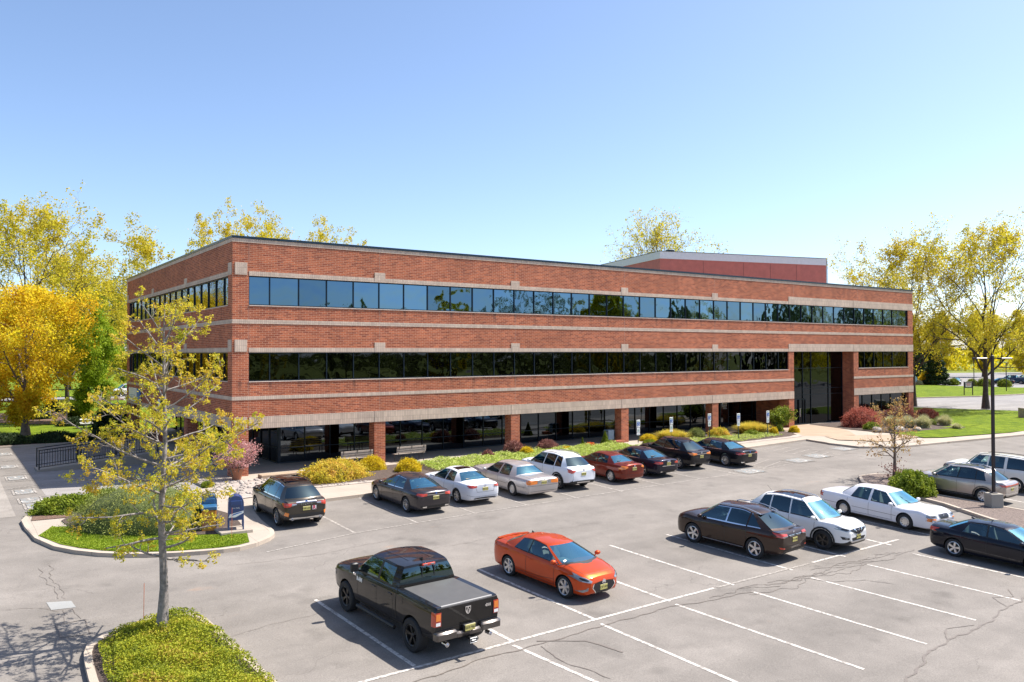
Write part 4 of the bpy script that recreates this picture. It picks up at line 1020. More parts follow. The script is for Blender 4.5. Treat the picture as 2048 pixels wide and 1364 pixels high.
# --- near rows ----------------------------------------------------------------------------------
def post_truck(P, root, D, bo, fzs, fzr, hw, L):
    p0 = P['xr']
    m = MB(); m.bbox(.08, 1.80, -.80, .80, 1.30, 1.375, .02); tc = m.obj('tonneau_cover', plain('vinyl_cover', (.085, .083, .08), .55, var=.08), root)
    m = MB(); m.bbox(.03, .08, -.78, .78, 1.34, 1.388, .006); m.obj('cover_rail', M['railgrey'], tc)
    # bumper with a dropped centre step
    def bar(y0, y1, z0, z1, x0=-.13):
        return m.bbox(x0, .10, y0, y1, z0, z1, .045)
    m = MB(); bar(.36, .985, .60, .79); bar(-.985, -.36, .60, .79); bar(-.40, .40, .58, .71, -.11)
    m.obj('rear_bumper', paint('bumper_black_chrome', (.10, .09, .085), .8), root, True, 30)
    plate(root, -.125, .775, False, 'G53 MJG')
    m = MB(); m.bbox(-.105, -.02, -.18, .18, .70, .85, .01); m.obj('plate_recess', M['black'], root)
    m = MB(); m.box(-.26, .3, -.03, .03, .47, .53); m.bbox(-.275, -.255, -.12, .12, .42, .57, .01); h = m.obj('hitch_cover', M['black'], root)
    m = MB(); m.tube([(-.282, -.10, .44), (-.282, .10, .44), (-.282, .10, .55), (-.282, -.10, .55), (-.282, -.10, .44)], .007, 4, False)
    m.tube([(-.282, -.06, .495), (-.282, .06, .495)], .015, 4); m.obj('hitch_outline', M['wht'], h)
    exhaust(root, -.04, (.66, -.66), .46, .055)
    for sg in (1, -1):
        o = D.make('taillight', [([(.80, .92), (.80, 1.26), (.965, 1.26), (.965, .92)], *RE), ([(0, .92), (0, 1.26), (.13, 1.27), (.13, .92)], *SD)], M['lampred'], off=.014, mirror=False, seg=.06)
        c = D.make('reversing_lens', [([(.82, .94), (.82, 1.02), (.95, 1.02), (.95, .94)], *RE)], M['wht'], off=.020, mirror=False, seg=.06, parent=o)
        rl = D.make('amber_lens', [([(.82, 1.06), (.82, 1.23), (.95, 1.23), (.95, 1.06)], *RE)], M['lamporg'], off=.020, mirror=False, seg=.06, parent=o)
        if sg < 0:
            for q in (o, c, rl):
                if q: q.data.transform(Matrix.Scale(-1, 4, (0, 1, 0))); q.data.flip_normals()
    D.make('tailgate_gap', D.line([(.79, .84), (.79, 1.34)], .014, *RE) + D.line([(-.79, .84), (-.79, 1.34)], .014, *RE) + D.line([(-.79, .84), (.79, .84)], .014, *RE), M['black'], off=.006, mirror=False)
    D.make('panel_gap', D.line([(1.83, .62), (1.83, 1.36)], .03, *SD), M['black'], off=.006)
    D.make('fuel_door', [([(1.55 + .09 * math.cos(a), 1.16 + .10 * math.sin(a)) for a in [k * math.pi / 8 for k in range(16)]], *SD)], P['paint'], off=.006, mirror=False)
    # running boards
    for sg in (1, -1):
        m = MB(); m.tube([(1.8, sg * (hw + .02), .40), (3.83, sg * (hw + .02), .40)], .055, 8); m.obj('running_board', M['black'], root, True)
    # high brake lamp on the cab
    m = MB(); m.bbox(1.80, 1.85, -.20, .20, 1.845, 1.905, .01); bl = m.obj('brake_light', M['lampred'], root)
    m = MB(); m.box(1.792, 1.80, -.16, -.06, 1.86, 1.895); m.box(1.792, 1.80, .06, .16, 1.86, 1.895); m.obj('cargo_lens', M['lampclr'], bl)
    m = MB()
    for y in (-.19, .19): m.box(1.835, 1.86, y - .012, y + .012, 1.42, 1.82)
    m.obj('sliding_window_frame', M['black'], root)
    emb = D.cast(0, 1.16, Vector((0, 1, 0)), Vector((1, 0, 0)), .01)
    # shield badge with a horned head
    m = MB(); sh = [(-.085, .09), (.085, .09), (.08, -.02), (.05, -.08), (0, -.11), (-.05, -.08), (-.08, -.02)]
    m.add([(emb.x - .012, y, 1.18 + z) for y, z in sh] + [(emb.x + .004, y, 1.18 + z) for y, z in sh], [tuple(range(7)), tuple(range(13, 6, -1))] + [(i, (i + 1) % 7, 7 + (i + 1) % 7, 7 + i) for i in range(7)])
    bd = m.obj('badge', M['chrome'], root)
    m = MB()
    for sg in (1, -1): m.add([(emb.x - .015, sg * .01, 1.23), (emb.x - .015, sg * .062, 1.25), (emb.x - .015, sg * .066, 1.19), (emb.x - .015, sg * .045, 1.15), (emb.x - .015, sg * .045, 1.20), (emb.x - .015, sg * .018, 1.21)], [tuple(range(6))])
    m.add([(emb.x - .015, -.018, 1.20), (emb.x - .015, .018, 1.20), (emb.x - .015, .010, 1.10), (emb.x - .015, -.010, 1.10)], [(0, 1, 2, 3)])
    m.obj('badge_head', M['ink'], bd)
    p = D.cast(-.66, 1.08, Vector((0, 1, 0)), Vector((1, 0, 0)), .008)
    text_obj('lettering', '4X4', .10, M['chrome'], root, Matrix.Translation((p.x - .006, -.62, 1.18)) @ Matrix.Rotation(R(-90), 4, 'Z') @ Matrix.Rotation(R(90), 4, 'X'), .004, .006)
    for s_, x, z, sz in (('RAM', 3.78, 1.13, .15), ('HEMI', 4.10, 1.20, .07)):
        p = D.cast(x, z, Vector((1, 0, 0)), Vector((0, -1, 0)), .006)
        for sg in (1, -1):
            text_obj('lettering', s_, sz, M['chrome'] if s_ == 'HEMI' else M['wht'], root, Matrix.Translation((x, sg * (p.y + .003), z)) @ Matrix.Rotation(R(180 if sg > 0 else 0), 4, 'Z') @ Matrix.Rotation(R(90), 4, 'X'), .004, .008)
    head_lamps(D, [(.60, 1.0), (.96, 1.02), (.97, .86), (.62, .84)], [(L - .30, 1.02), (L - .05, 1.0), (L - .05, .86), (L - .26, .88)])
    sym(D, 'grille', [(0, .80), (.52, .82), (.56, 1.05), (0, 1.08)], M['grille'], FR, off=.010)
    fin(root, 2.20, fzr(2.2) + .04, M['black'], .07)
    D.make('roof_rib', D.line([(2.3, .34), (3.5, .36)], .025, *TP) + D.line([(2.3, -.34), (3.5, -.36)], .025, *TP), paint('rib_blk', (.05, .05, .055), .5), off=.012, mirror=False)
L = 5.60
V(name='pickup_truck', label='black four-door pickup truck with a flat black bed cover, in the nearest parking row', cat='pickup truck', L=L, W=2.02, H=1.94, r=.43, wb=3.57, xr=1.02, tw=.29, gap=.06,
  w=[(0, .955), (.05, .975), (.3, .985), (1.0, .995), (2.3, .995), (4.38, .995), (4.98, .97), (5.38, .92), (5.53, .85), (L, .72)],
  zb=[(0, .66), (.1, .60), (.4, .52), (1.8, .44), (4.0, .44), (5.0, .46), (L, .55)],
  zs=[(0, 1.35), (.05, 1.38), (1.78, 1.38), (1.88, 1.37), (2.8, 1.34), (3.8, 1.31), (4.3, 1.27), (5.08, 1.21), (5.43, 1.14), (5.56, 1.04), (L, .94)],
  zc=[(0, 1.34), (.05, 1.36), (1.78, 1.36), (2.1, 1.38), (4.0, 1.40), (4.4, 1.39), (5.08, 1.32), (5.43, 1.22), (5.56, 1.10), (L, .96)], crease=.03,
  **at(-2.03, -22.30, 93.5, 1), paint=paint('diamond_black_paint', (.016, .015, .015), .5), A=(4.08, 3.40), C=(1.88, 1.97), zr=[(1.98, 1.87), (2.8, 1.90), (3.42, 1.875)], wr=.76, st=[(2.90, 2.86, 'g1'), (2.80, 2.76, 'k'), (2.14, 2.17, 'g2')], seams=(1.96, 2.84, 3.90),
  bulge=(.32, .18), rbulge=(.06, .05), zrb=1.40, crown=.03, priv=True, rearlid='none', v0=.08, v1=.88, mirrorm=M['black'], ms=1.0, mtall=1.35, rr=.27, rimm=M['alloyd'], spokes=5, style='twin', hz=.17, mzo=.14, lower=M['black'], post=post_truck, tub=(1.94, 4.0), rb=.03, belt_in=.93)

def post_coupe(P, root, D, bo, fzs, fzr, hw, L):
    head_lamps(D, [(.46, .66), (.62, .76), (.80, .81), (.85, .76), (.76, .66), (.52, .62)], [(L - .58, .86), (L - .44, .84), (L - .18, .76), (L - .12, .66), (L - .30, .72)])
    sym(D, 'grille', [(0, .24), (.26, .26), (.46, .46), (.42, .58), (.2, .62), (0, .63)], M['grille'], FR, off=.010)
    D.make('grille_rim', D.line([(.42, .59), (.47, .46), (.27, .25), (0, .23), (-.27, .25), (-.47, .46), (-.42, .59)], .022, *FR), M['chrome'], off=.014, mirror=False)
    for s in (1, -1): D.make('fog_lamp', [([(s * .60, .50), (s * .66, .44), (s * .80, .36), (s * .70, .33), (s * .60, .40)], *FR)], M['lampclr'], off=.012, mirror=False)
    emblem(root, D, .60, True, .075); car_front_plate(P, root, D, .44, L)
    tail_lamps(D, [(.45, .92), (.80, .96), (.88, .84), (.72, .82), (.5, .86)], [(0, .84), (.03, .96), (.30, .93), (.12, .84)])
    m = MB(); x0, z0 = .20, 1.085
    m.add([(x0 - .06, y, z0 + .045 - .05 * abs(y) / .7) for y in (-.66, -.35, 0, .35, .66)] + [(x0 + .08, y, z0 + .035 - .04 * abs(y) / .7) for y in (-.68, -.35, 0, .35, .68)] + [(x0 - .02, y, z0 - .03 - .03 * abs(y) / .7) for y in (-.66, -.35, 0, .35, .66)],
          [(i, i + 1, i + 6, i + 5) for i in range(4)] + [(i + 10, i + 11, i + 1, i) for i in range(4)] + [(i + 5, i + 6, i + 11, i + 10) for i in range(4)] + [(0, 5, 10), (4, 14, 9)])
    m.obj('spoiler', P['paint'], root, True, 50)
    fin(root, 1.25, fzr(1.4) + .035, M['black'], .07)
    D.make('sill_crease', D.line([(1.4, .34), (2.6, .40), (3.2, .48)], .012, *SD), M['black'], off=.003)
    for y in (-.5, .12):
        m = MB(); x = P['A'][0] + .30 - abs(y) * .2
        m.tube([(x, y, fzs(x) + .075), (x - .12, y - .52, fzs(x) + .10)], .012, 6); m.obj('windshield_wiper', M['black'], root)
    D.make('mirror_sticker', [([(0, 0)] * 0 + [(P['A'][0] - .05, -.66), (P['A'][0] - .05, -.56), (P['A'][0] + .03, -.56), (P['A'][0] + .03, -.66)], *TP)], M['wht'], off=.01, mirror=False)
t = sedan_tables(4.54, zbelt=.945, zdeck=1.09, hood=1.02, nose=.67, A=3.42, rz=.98, rdeck=1.10)
V(name='parked_coupe', label='bright orange two-door coupe facing the camera beside the black pickup truck', cat='car', L=4.54, W=1.775, H=1.43, r=.335, wb=2.70, xr=.98,
  **t, **at(3.16, -21.66, -86, -1), paint=paint('burnt_orange_paint', (.52, .062, .008), .35), A=(3.46, 2.48), C=(.72, 1.30), zr=[(1.25, 1.32), (1.95, 1.39), (2.5, 1.34)], wr=.54, st=[(1.98, 1.94, 'g1'), (1.92, 1.88, 'k'), (1.22, 1.42, 'g2')], seams=(1.2, 1.90, 3.24), doors=2,
  bulge=(.34, .20), spokes=6, style='wide', txt='C37 LRV', post=post_coupe, rr=.245, seatm=M['seat'])

def post_rx(P, root, D, bo, fzs, fzr, hw, L):
    tail_lamps(D, [(.48, 1.06), (.84, 1.08), (.92, .98), (.74, .93), (.48, .97)], [(0, .96), (.05, 1.08), (.40, 1.10), (.16, .98)], clear=[(.48, .995), (.78, .985), (.74, .945), (.48, .975)])
    sym(D, 'chrome_strip', [(0, .95), (.46, .955), (.42, 1.0), (0, 1.005)], M['chrome'], off=.012)
    sym(D, 'lower_trim', [(0, .40), (.74, .42), (.66, .50), (0, .50)], M['black'], off=.008)
    D.make('bumper_reflector', [([(.64, .58), (.84, .62), (.82, .56), (.66, .54)], *RE)], M['lampred'], off=.010)
    D.make('panel_gap', D.line([(.86, .66), (.5, .62), (0, .61), (-.5, .62), (-.86, .66)], .012, *RE), M['black'], off=.005, mirror=False)
    D.make('sill_strip', D.line([(1.35, .335), (3.35, .335)], .035, *SD), M['alloy'], off=.012)
    car_rear_common(P, root, D, hw, .82); emblem(root, D, 1.075, rr=.06)
    rails(root, P, fzr, 1.05, 2.85, P['wr'] - .02, M['alloy'])
    fin(root, .95, fzr(.95) + .05, P['paint'])
    m = MB(); x = P['C'][1] - .04; z = fzr(x) + .02
    m.add([(x + .10, -.56, z), (x + .10, .56, z), (x - .20, .50, z - .03), (x - .20, -.50, z - .03), (x - .02, -.5, z - .07), (x - .02, .5, z - .07)], [(0, 1, 2, 3), (3, 2, 5, 4), (0, 3, 4), (1, 5, 2)])
    m.obj('spoiler', P['paint'], root)
    m = MB(); m.tube([(P['C'][0] - .25, .0, 1.16), (P['C'][0] - .24, -.40, 1.17)], .012, 6); m.obj('rear_wiper', M['black'], root)
t = suv_tables(4.77, zbelt=1.03, hood=1.07, nose=.80, A=3.46, rear=1.10)
V(name='parked_suv', label='dark brown crossover with silver roof rails, tail towards the camera in the near row', cat='car', L=4.77, W=1.885, H=1.69, r=.37, wb=2.74, xr=1.07,
  **t, **at(11.0, -21.93, 95, 1), paint=paint('espresso_paint', (.040, .024, .018), .5), A=(3.46, 2.78), C=(.50, .98), zr=[(.9, 1.50), (1.8, 1.60), (2.8, 1.56)], wr=.59, st=[(2.38, 2.32, 'g1'), (2.32, 2.26, 'k'), (1.48, 1.46, 'g2'), (1.42, 1.40, 'p'), (.84, 1.12, 'g3')], seams=(1.42, 2.35, 3.34), priv=True, rearlid='tailgate', rake=.34,
  rbulge=(.22, .12), zrb=1.13, rb=.16, trimm=M['chrome'], spokes=5, style='wide', txt='T93 XBD', post=post_rx)
r2 = ro(); r2['facing'] = 'front'
V(name='parked_suv', label='white crossover facing the camera, between the brown crossover and the white sedan', cat='car', **r2, **at(14.02, -22.46, -86, -1), paint=paint('pearl_white_paint', (.76, .75, .73)), spokes=5, style='twin', rimm=M['alloyd'], txt='A48 TNK')

def post_cv(P, root, D, bo, fzs, fzr, hw, L):
    head_lamps(D, [(.48, .72), (.88, .74), (.92, .62), (.50, .60)], [(L - .28, .75), (L - .06, .73), (L - .06, .60), (L - .26, .62)], mat=M['lampclr'])
    D.make('turn_signal', [([(.60, .595), (.91, .615), (.90, .55), (.62, .54)], *FR), ([(L - .24, .61), (L - .06, .60), (L - .06, .54), (L - .22, .55)], *SD)], M['lamporg'], off=.012)
    sym(D, 'grille', [(0, .56), (.30, .57), (.36, .66), (.34, .74), (0, .75)], M['grille'], FR, off=.012)
    D.make('grille_rim', D.line([(.34, .745), (.37, .66), (.30, .56), (-.30, .56), (-.37, .66), (-.34, .745), (.34, .745)], .02, *FR), M['alloy'], off=.016, mirror=False)
    D.make('panel_gap', D.line([(.93, .50), (0, .48), (-.93, .50)], .012, *FR), M['black'], off=.005, mirror=False)
    D.make('panel_gap', D.line([(.3, .54), (L - .9, .52)], .014, *SD), M['alloyd'], off=.006)
    emblem(root, D, .67, True, .05)
    tail_lamps(D, [(.50, .90), (.92, .92), (.95, .72), (.50, .72)], [(0, .72), (.03, .92), (.12, .92), (.12, .72)])
    post_plain_rear(P, root, D, hw)
def post_plain_rear(P, root, D, hw): car_rear_common(P, root, D, hw, .80)
V(name='parked_sedan', label='large white sedan facing the camera beside the planted parking island', cat='car', **gq, **at(19.58, -22.42, -92, -1), paint=paint('vibrant_white_paint', (.74, .73, .76)), post=post_cv, mirrorm=paint('mw', (.74, .73, .76)))

def post_el4(P, root, D, bo, fzs, fzr, hw, L):
    tail_lamps(D, [(.42, .92), (.80, .95), (.88, .82), (.66, .82), (.45, .86)], [(0, .82), (.03, .95), (.44, .95), (.20, .85)], mat=M['lampred'])
    car_rear_common(P, root, D, hw, .78)
    fin(root, 1.30, fzr(1.4) + .05, P['paint'])
    post_front_simple(P, root, D, L)
def post_front_simple(P, root, D, L):
    head_lamps(D, [(.46, .66), (.82, .78), (.86, .70), (.50, .60)])
    sym(D, 'grille', [(0, .30), (.30, .32), (.44, .50), (.3, .60), (0, .61)], M['grille'], FR, off=.010)
t = sedan_tables(4.53, zbelt=.91, zdeck=1.05, hood=.97, nose=.66, A=3.44, rz=.94, rdeck=1.06)
V(name='parked_sedan', label='glossy black sedan cut off by the right edge, in the nearest row', cat='car', L=4.53, W=1.775, H=1.43, r=.33, wb=2.70, xr=.98,
  **t, **at(17.32, -27.82, -87.5, -1), paint=paint('jet_black_paint', (.008, .009, .016), .3), A=(3.46, 2.56), C=(.74, 1.38), zr=[(1.3, 1.33), (2.0, 1.39), (2.6, 1.34)], wr=.53, st=[(2.14, 2.08, 'g1'), (2.08, 2.02, 'k'), (1.24, 1.44, 'g2')], seams=(1.22, 2.11, 3.24), spokes=5, style='wide', post=post_el4)

def post_mkc(P, root, D, bo, fzs, fzr, hw, L):
    D.make('taillight', [([(-.86, .93), (-.80, 1.03), (-.3, 1.00), (.3, 1.00), (.80, 1.03), (.86, .93), (.4, .93), (-.4, .93)], *RE), ([(0, .94), (.04, 1.03), (.32, 1.02), (.12, .94)], *SD)], M['lampred'], off=.010)
    sym(D, 'chrome_strip', [(0, .55), (.86, .57), (.86, .60), (0, .58)], M['chrome'], off=.010)
    sym(D, 'lower_trim', [(0, .36), (.76, .40), (.74, .48), (0, .48)], M['black'], off=.008)
    D.make('fender_trim', arch_trim(P), M['alloyd'], off=.020, seg=.035)
    D.make('sill_strip', D.line([(1.3, .32), (3.3, .32)], .03, *SD), M['alloy'], off=.012)
    D.make('sunroof', [([(1.2, -.44), (1.2, .44), (2.6, .46), (2.6, -.46)], *TP)], M['glassM'], off=.010, mirror=False)
    car_rear_common(P, root, D, hw, .78); rails(root, P, fzr, 1.0, 2.7, P['wr'] - .02, M['alloy'])
t = suv_tables(4.55, zbelt=1.02, hood=1.05, nose=.78, A=3.32, rear=1.10)
V(name='parked_suv', label='champagne silver crossover behind the light pole, on the far side of the planted island', cat='car', L=4.55, W=1.865, H=1.66, r=.36, wb=2.69, xr=.98,
  **t, **at(27.32, -21.70, 93, 1), paint=paint('champagne_silver_paint', (.42, .37, .33), .6), A=(3.32, 2.66), C=(.46, .90), zr=[(.85, 1.46), (1.7, 1.58), (2.7, 1.53)], wr=.58, st=[(2.26, 2.20, 'g1'), (2.20, 2.14, 'k'), (1.40, 1.42, 'g2'), (1.36, 1.38, 'k'), (.86, 1.10, 'g3')], seams=(1.36, 2.23, 3.20), priv=True, rearlid='tailgate', rake=.10,
  rbulge=(.22, .12), zrb=1.12, rb=.16, trimm=M['black'], spokes=9, style='twin', lower=M['black'], post=post_mkc)

def post_expl(P, root, D, bo, fzs, fzr, hw, L):
    tail_lamps(D, [(.74, 1.20), (.93, 1.20), (.93, .88), (.74, .88)], [(0, .88), (0, 1.20), (.14, 1.20), (.14, .88)])
    m = MB(); m.bbox(-.12, .10, -.92, .92, .52, .70, .04); m.obj('rear_bumper', M['chrome'], root)
    rails(root, P, fzr, .6, 3.0, P['wr'] - .05, M['black'])
    head_lamps(D, [(.56, .90), (.88, .92), (.90, .76), (.58, .74)], [(L - .3, .93), (L - .05, .90), (L - .05, .76), (L - .26, .78)])
    sym(D, 'grille', [(0, .74), (.50, .75), (.52, .92), (0, .94)], M['grille'], FR, off=.010)
    car_rear_common(P, root, D, hw, .86)
t = suv_tables(4.83, zbelt=1.10, hood=1.13, nose=.92, A=3.52, rear=1.14, squared=.9, sill=.34)
V(name='parked_suv', label='white four-wheel-drive wagon with black roof rails, right of the champagne crossover', cat='car', L=4.83, W=1.88, H=1.80, r=.37, wb=2.88, xr=1.05,
  **t, **at(31.42, -21.22, 93, 1), paint=paint('oxford_white_paint', (.72, .70, .66)), A=(3.52, 2.98), C=(.16, .42), zr=[(.4, 1.68), (1.8, 1.73), (3.0, 1.68)], wr=.64, st=[(2.52, 2.48, 'g1'), (2.44, 2.40, 'p'), (1.66, 1.66, 'g2'), (1.52, 1.52, 'p'), (.42, .58, 'g3')], seams=(1.60, 2.46, 3.38), priv=True, rearlid='tailgate',
  rbulge=(.06, .05), zrb=1.16, crown=.03, lower=plain('gold_lower_paint', (.34, .28, .20), .4, .4, .5, var=0), spokes=5, style='std', post=post_expl)
def simple_post(P, root, D, bo, fzs, fzr, hw, L):
    z = fzs(.1) - .08
    tail_lamps(D, [(.5, z), (.84, z), (.88, z - .12), (.5, z - .12)], [(0, z - .12), (.03, z), (.24, z), (.12, z - .12)])
    head_lamps(D, [(.46, .68), (.82, .78), (.86, .68), (.50, .60)])
def far_sedan(label, X, Y, rz, pc, group=None):
    t = sedan_tables(4.7)
    V(name='parked_sedan', label=label, cat='car', L=4.7, W=1.82, H=1.45, r=.33, wb=2.75, xr=1.0, **t, **at(X, Y, rz, 1), paint=pc, A=(3.4, 2.62), C=(.86, 1.5), zr=[(1.5, 1.34), (2.2, 1.40), (2.65, 1.36)], wr=.55, st=[(2.22, 2.16, 'g1'), (2.16, 2.10, 'p'), (1.38, 1.60, 'g2')], seams=(1.36, 2.20, 3.24), post=simple_post, group=group)
def far_truck(label, X, Y, rz, pc):
    p = dict([v for v in VEH if v['name'] == 'pickup_truck'][0]); p.update(label=label, paint=pc, post=simple_post, loc=(X, Y, 0.0), rz=R(rz), lower=pc, rimm=M['alloy'], mirrorm=pc, cat='pickup truck', r=.39, rr=.25, tw=.24)
    V(**p)
far_sedan('blue-grey car beyond the white wagon, only its roof showing at the right edge', 35.4, -21.6, 93, paint('teal_paint', (.06, .20, .28), .4))
far_sedan('black sedan in the far lot behind the small round shrubs', 146.0, 36.5, 205, paint('far_black', (.012, .012, .015)))
far_sedan('black car in the far lot just right of the tree trunk', 151.0, 30.8, 120, paint('far_black_b', (.014, .014, .018)))
far_truck('dark blue pickup truck in the far lot behind the light pole', 156.2, 31.0, 100, paint('far_blue', (.03, .07, .12), .4))
far_truck('white pickup truck at the right edge of the far lot', 161.2, 30.6, 100, paint('far_white', (.72, .72, .74)))
t = suv_tables(5.6, zbelt=1.25, hood=1.25, nose=.95, A=4.6, rear=1.3, squared=.9)
V(name='parked_van', label='white van on the back road, nose showing past the left end of the building', cat='van', L=5.6, W=2.0, H=2.0, r=.36, wb=3.4, xr=1.1, **t, **at(11.0, 88.5, 181, 1), paint=paint('van_white', (.75, .76, .78)), A=(4.75, 4.0), C=(.15, .35), zr=[(.3, 1.95), (2, 2.02), (4.0, 1.95)], wr=.80, st=[(3.4, 3.4, 'g1'), (3.2, 3.2, 'p'), (1.8, 1.8, 'p'), (.6, .7, 'p')], seams=(1.8, 3.3, 4.55), rearlid='tailgate', rbulge=(.05, .04), zrb=1.32, lower=M['black'], bumpm=M['black'], fb=.5, post=simple_post)

for P in VEH:
    P.setdefault('doors', 4)
    if P['name'] != 'pickup_truck': P['fdz'] = .06 if P['cat'] == 'car' and P['H'] < 1.55 else .10
    if P['name'] == 'parked_coupe': P['fdz'] = -.01
    if P['name'] == 'parked_suv': P['r'] *= 1.03; P['zr'] = [(a, b + .075) for a, b in P['zr']]; P['gap'] = .04
    if P['name'] == 'parked_suv' and 'zrb' in P: P['zrb'] += .03
    if P['name'] == 'parked_suv' and P['rbulge'][0] > .1:
        # raked rear glass, shorter roof and a cab-forward windscreen
        P['A'] = (P['A'][0] + .13, P['A'][1] + .02); P['C'] = (P['C'][0], P['C'][1] + P.get('rake', .20))
        b, r_, t_ = P['st'][-1]; P['st'] = P['st'][:-1] + [(b + .02, max(r_, P['C'][1] + .06), t_)]
        P['zr'] = [(P['C'][1], P['zr'][0][1] - .01)] + P['zr'][1:]; P['seams'] = (P['seams'][0], P['seams'][1], P['seams'][2] + .10)
    o = build_vehicle(P); finish(o, P['rz'])
    if P['loc'][1] < 10: o['group'] = 'cars parked in the office lot'
# ------------------------------------------------------------------ the office building
BX, BY = 63.2, 28.06
MOD = 1.524; DF, DL = 7.99, 9.43
def joint(k): return DF + k * MOD
bld = empty('office_building', (0, 0, 0), 0, 'long three-storey red brick office building with ribbon windows and buff block bands', 'building')
T = 0.30
ZC = [(2.445, 4.79), (6.27, 8.61), (10.11, 11.76)]      # brick spandrels
def fbox(m, x0, x1, z0, z1, y0=0.0, y1=T): m.box(x0, x1, y0, y1, z0, z1)
def lbox(m, y0, y1, z0, z1, x0=0.0, x1=T): m.box(x0, x1, y0, y1, z0, z1)
E0, E1 = 44.95, 53.42        # entrance opening
def spandrel(z0, z1, gap):
    m = MB()
    if gap: fbox(m, 0, E0, z0, z1); fbox(m, E1, BX, z0, z1)
    else: fbox(m, 0, BX, z0, z1)
    lbox(m, T, BY, z0, z1); m.box(BX - T, BX, T, BY, z0, z1); m.box(T, BX - T, BY - T, BY, z0, z1)
    m.obj('brick_wall', M['brick'], bld)
spandrel(2.445, 4.79, True); spandrel(6.27, 8.61, False); spandrel(10.11, 11.76, False)
# piers beside the ribbon windows
m = MB()
for z0, z1 in ((4.79, 6.27), (8.61, 10.11)):
    fbox(m, 0, .81, z0, z1, 0, .77); fbox(m, BX - .83, BX, z0, z1, 0, .77); m.box(0, .81, BY - .77, BY, z0, z1)
    m.box(BX - T, BX, .77, BY, z0, z1); m.box(.81, BX - T, BY - T, BY, z0, z1)
fbox(m, 44.26, E0, 4.79, 6.27, 0, .9); fbox(m, E1, 54.15, 4.79, 6.27, 0, 1.2)
fbox(m, 44.26, E0, 0.1, 2.445, 0, .9); fbox(m, E1, 54.15, 0.1, 2.445, 0, 1.2)
m.box(E0 - .32, E0 - .0, T, 1.2, 2.445, 6.27); m.box(E1, E1 + .32, T, 1.2, 2.445, 4.79)
m.obj('brick_pier', M['brick'], bld)
# arcade columns: one part each
def column(x, y, w=.66, d=.66):
    m = MB(); m.box(x - w / 2, x + w / 2, y, y + d, .1, 2.44); m.obj('column', M['brick'], bld)
m = MB(); m.box(0, .81, 0, .77, .1, 2.445); m.obj('column', M['brick'], bld)
for k in (0, 6, 12, 18): column(joint(k), 0)
m = MB(); m.box(BX - .83, BX, 0, .77, .1, 2.445); m.obj('column', M['brick'], bld)
for y in (9.43, 18.56):
    m = MB(); m.box(0, .66, y - .32, y + .32, .1, 2.44); m.obj('column', M['brick'], bld)
m = MB(); m.box(0, .81, BY - .77, BY, .1, 2.445); m.obj('column', M['brick'], bld)
# buff block bands, standing 18 mm proud
P_ = .018
def band(z0, z1, segs, left=True, name='stone_band', lseg=None, p=P_):
    m = MB()
    for x0, x1 in segs: m.box(x0, x1, -p, .05, z0, z1)
    if left:
        for y0, y1 in (lseg or [(.05, BY + p)]): m.box(-p, .05, y0, y1, z0, z1)
    m.obj(name, M['stone'], bld)
FULL = [(-P_, BX + P_)]
band(11.76, 11.95, FULL, name='parapet_band')
band(7.705, 7.915, FULL); band(3.89, 4.08, [(-P_, E0), (E1, BX + P_)])
band(10.11, 10.34, [(.81, 44.26)], lseg=[(.77, BY - .77)])
band(6.27, 6.50, [(.81, 44.26)], lseg=[(.77, BY - .77)])
band(2.445, 3.05, [(.81 + .02, joint(0) - .33), (joint(0) + .33, joint(6) - .33), (joint(6) + .33, joint(12) - .33), (joint(12) + .33, joint(18) - .33), (joint(18) + .33, 44.24)],
     lseg=[(.79, 9.43 - .33), (9.43 + .33, 16.5)], name='lintel_band')
band(2.445, 3.05, [(54.17, BX - .85), (BX - .83, BX + P_)], left=False, name='lintel_band')
band(2.445, 2.72, [], lseg=[(16.5, BY)], name='lintel_band')
band(10.11, 10.72, [(44.98, 53.40), (54.12, BX + P_)], left=False); band(6.27, 6.90, [(44.98, 53.40), (54.12, BX + P_)], left=False)
def keyblock(x0, x1, z0, z1, left=False, p=.028):
    m = MB()
    if left: m.box(-p, .05, x0, x1, z0, z1)
    else: m.box(x0, x1, -p, .05, z0, z1)
    m.obj('stone_block', M['stone'], bld)
for z0 in (10.11, 6.27):
    for k in (0, 6, 12, 18): keyblock(joint(k) - .32, joint(k) + .32, z0, z0 + .53)
    for y in (9.43, 18.56): keyblock(y - .32, y + .32, z0, z0 + .53, True)
    keyblock(.11, .72, z0 + .03, z0 + .64); keyblock(.10, .70, z0 + .03, z0 + .64, True); keyblock(BY - .7, BY - .1, z0 + .03, z0 + .64, True)
    keyblock(44.27, 44.95, z0, z0 + .62); keyblock(E1, 54.09, z0, z0 + .62)
for k in (0, 6, 12, 18): keyblock(joint(k) - .32, joint(k) + .32, 2.445, 3.05)
keyblock(44.27, 44.93, 2.445, 3.05); keyblock(E1 + .02, 54.13, 2.445, 3.05); keyblock(.11, .72, 2.455, 3.05); keyblock(.10, .70, 2.455, 3.05, True)
for y in (9.43,): keyblock(y - .32, y + .32, 2.445, 3.05, True)
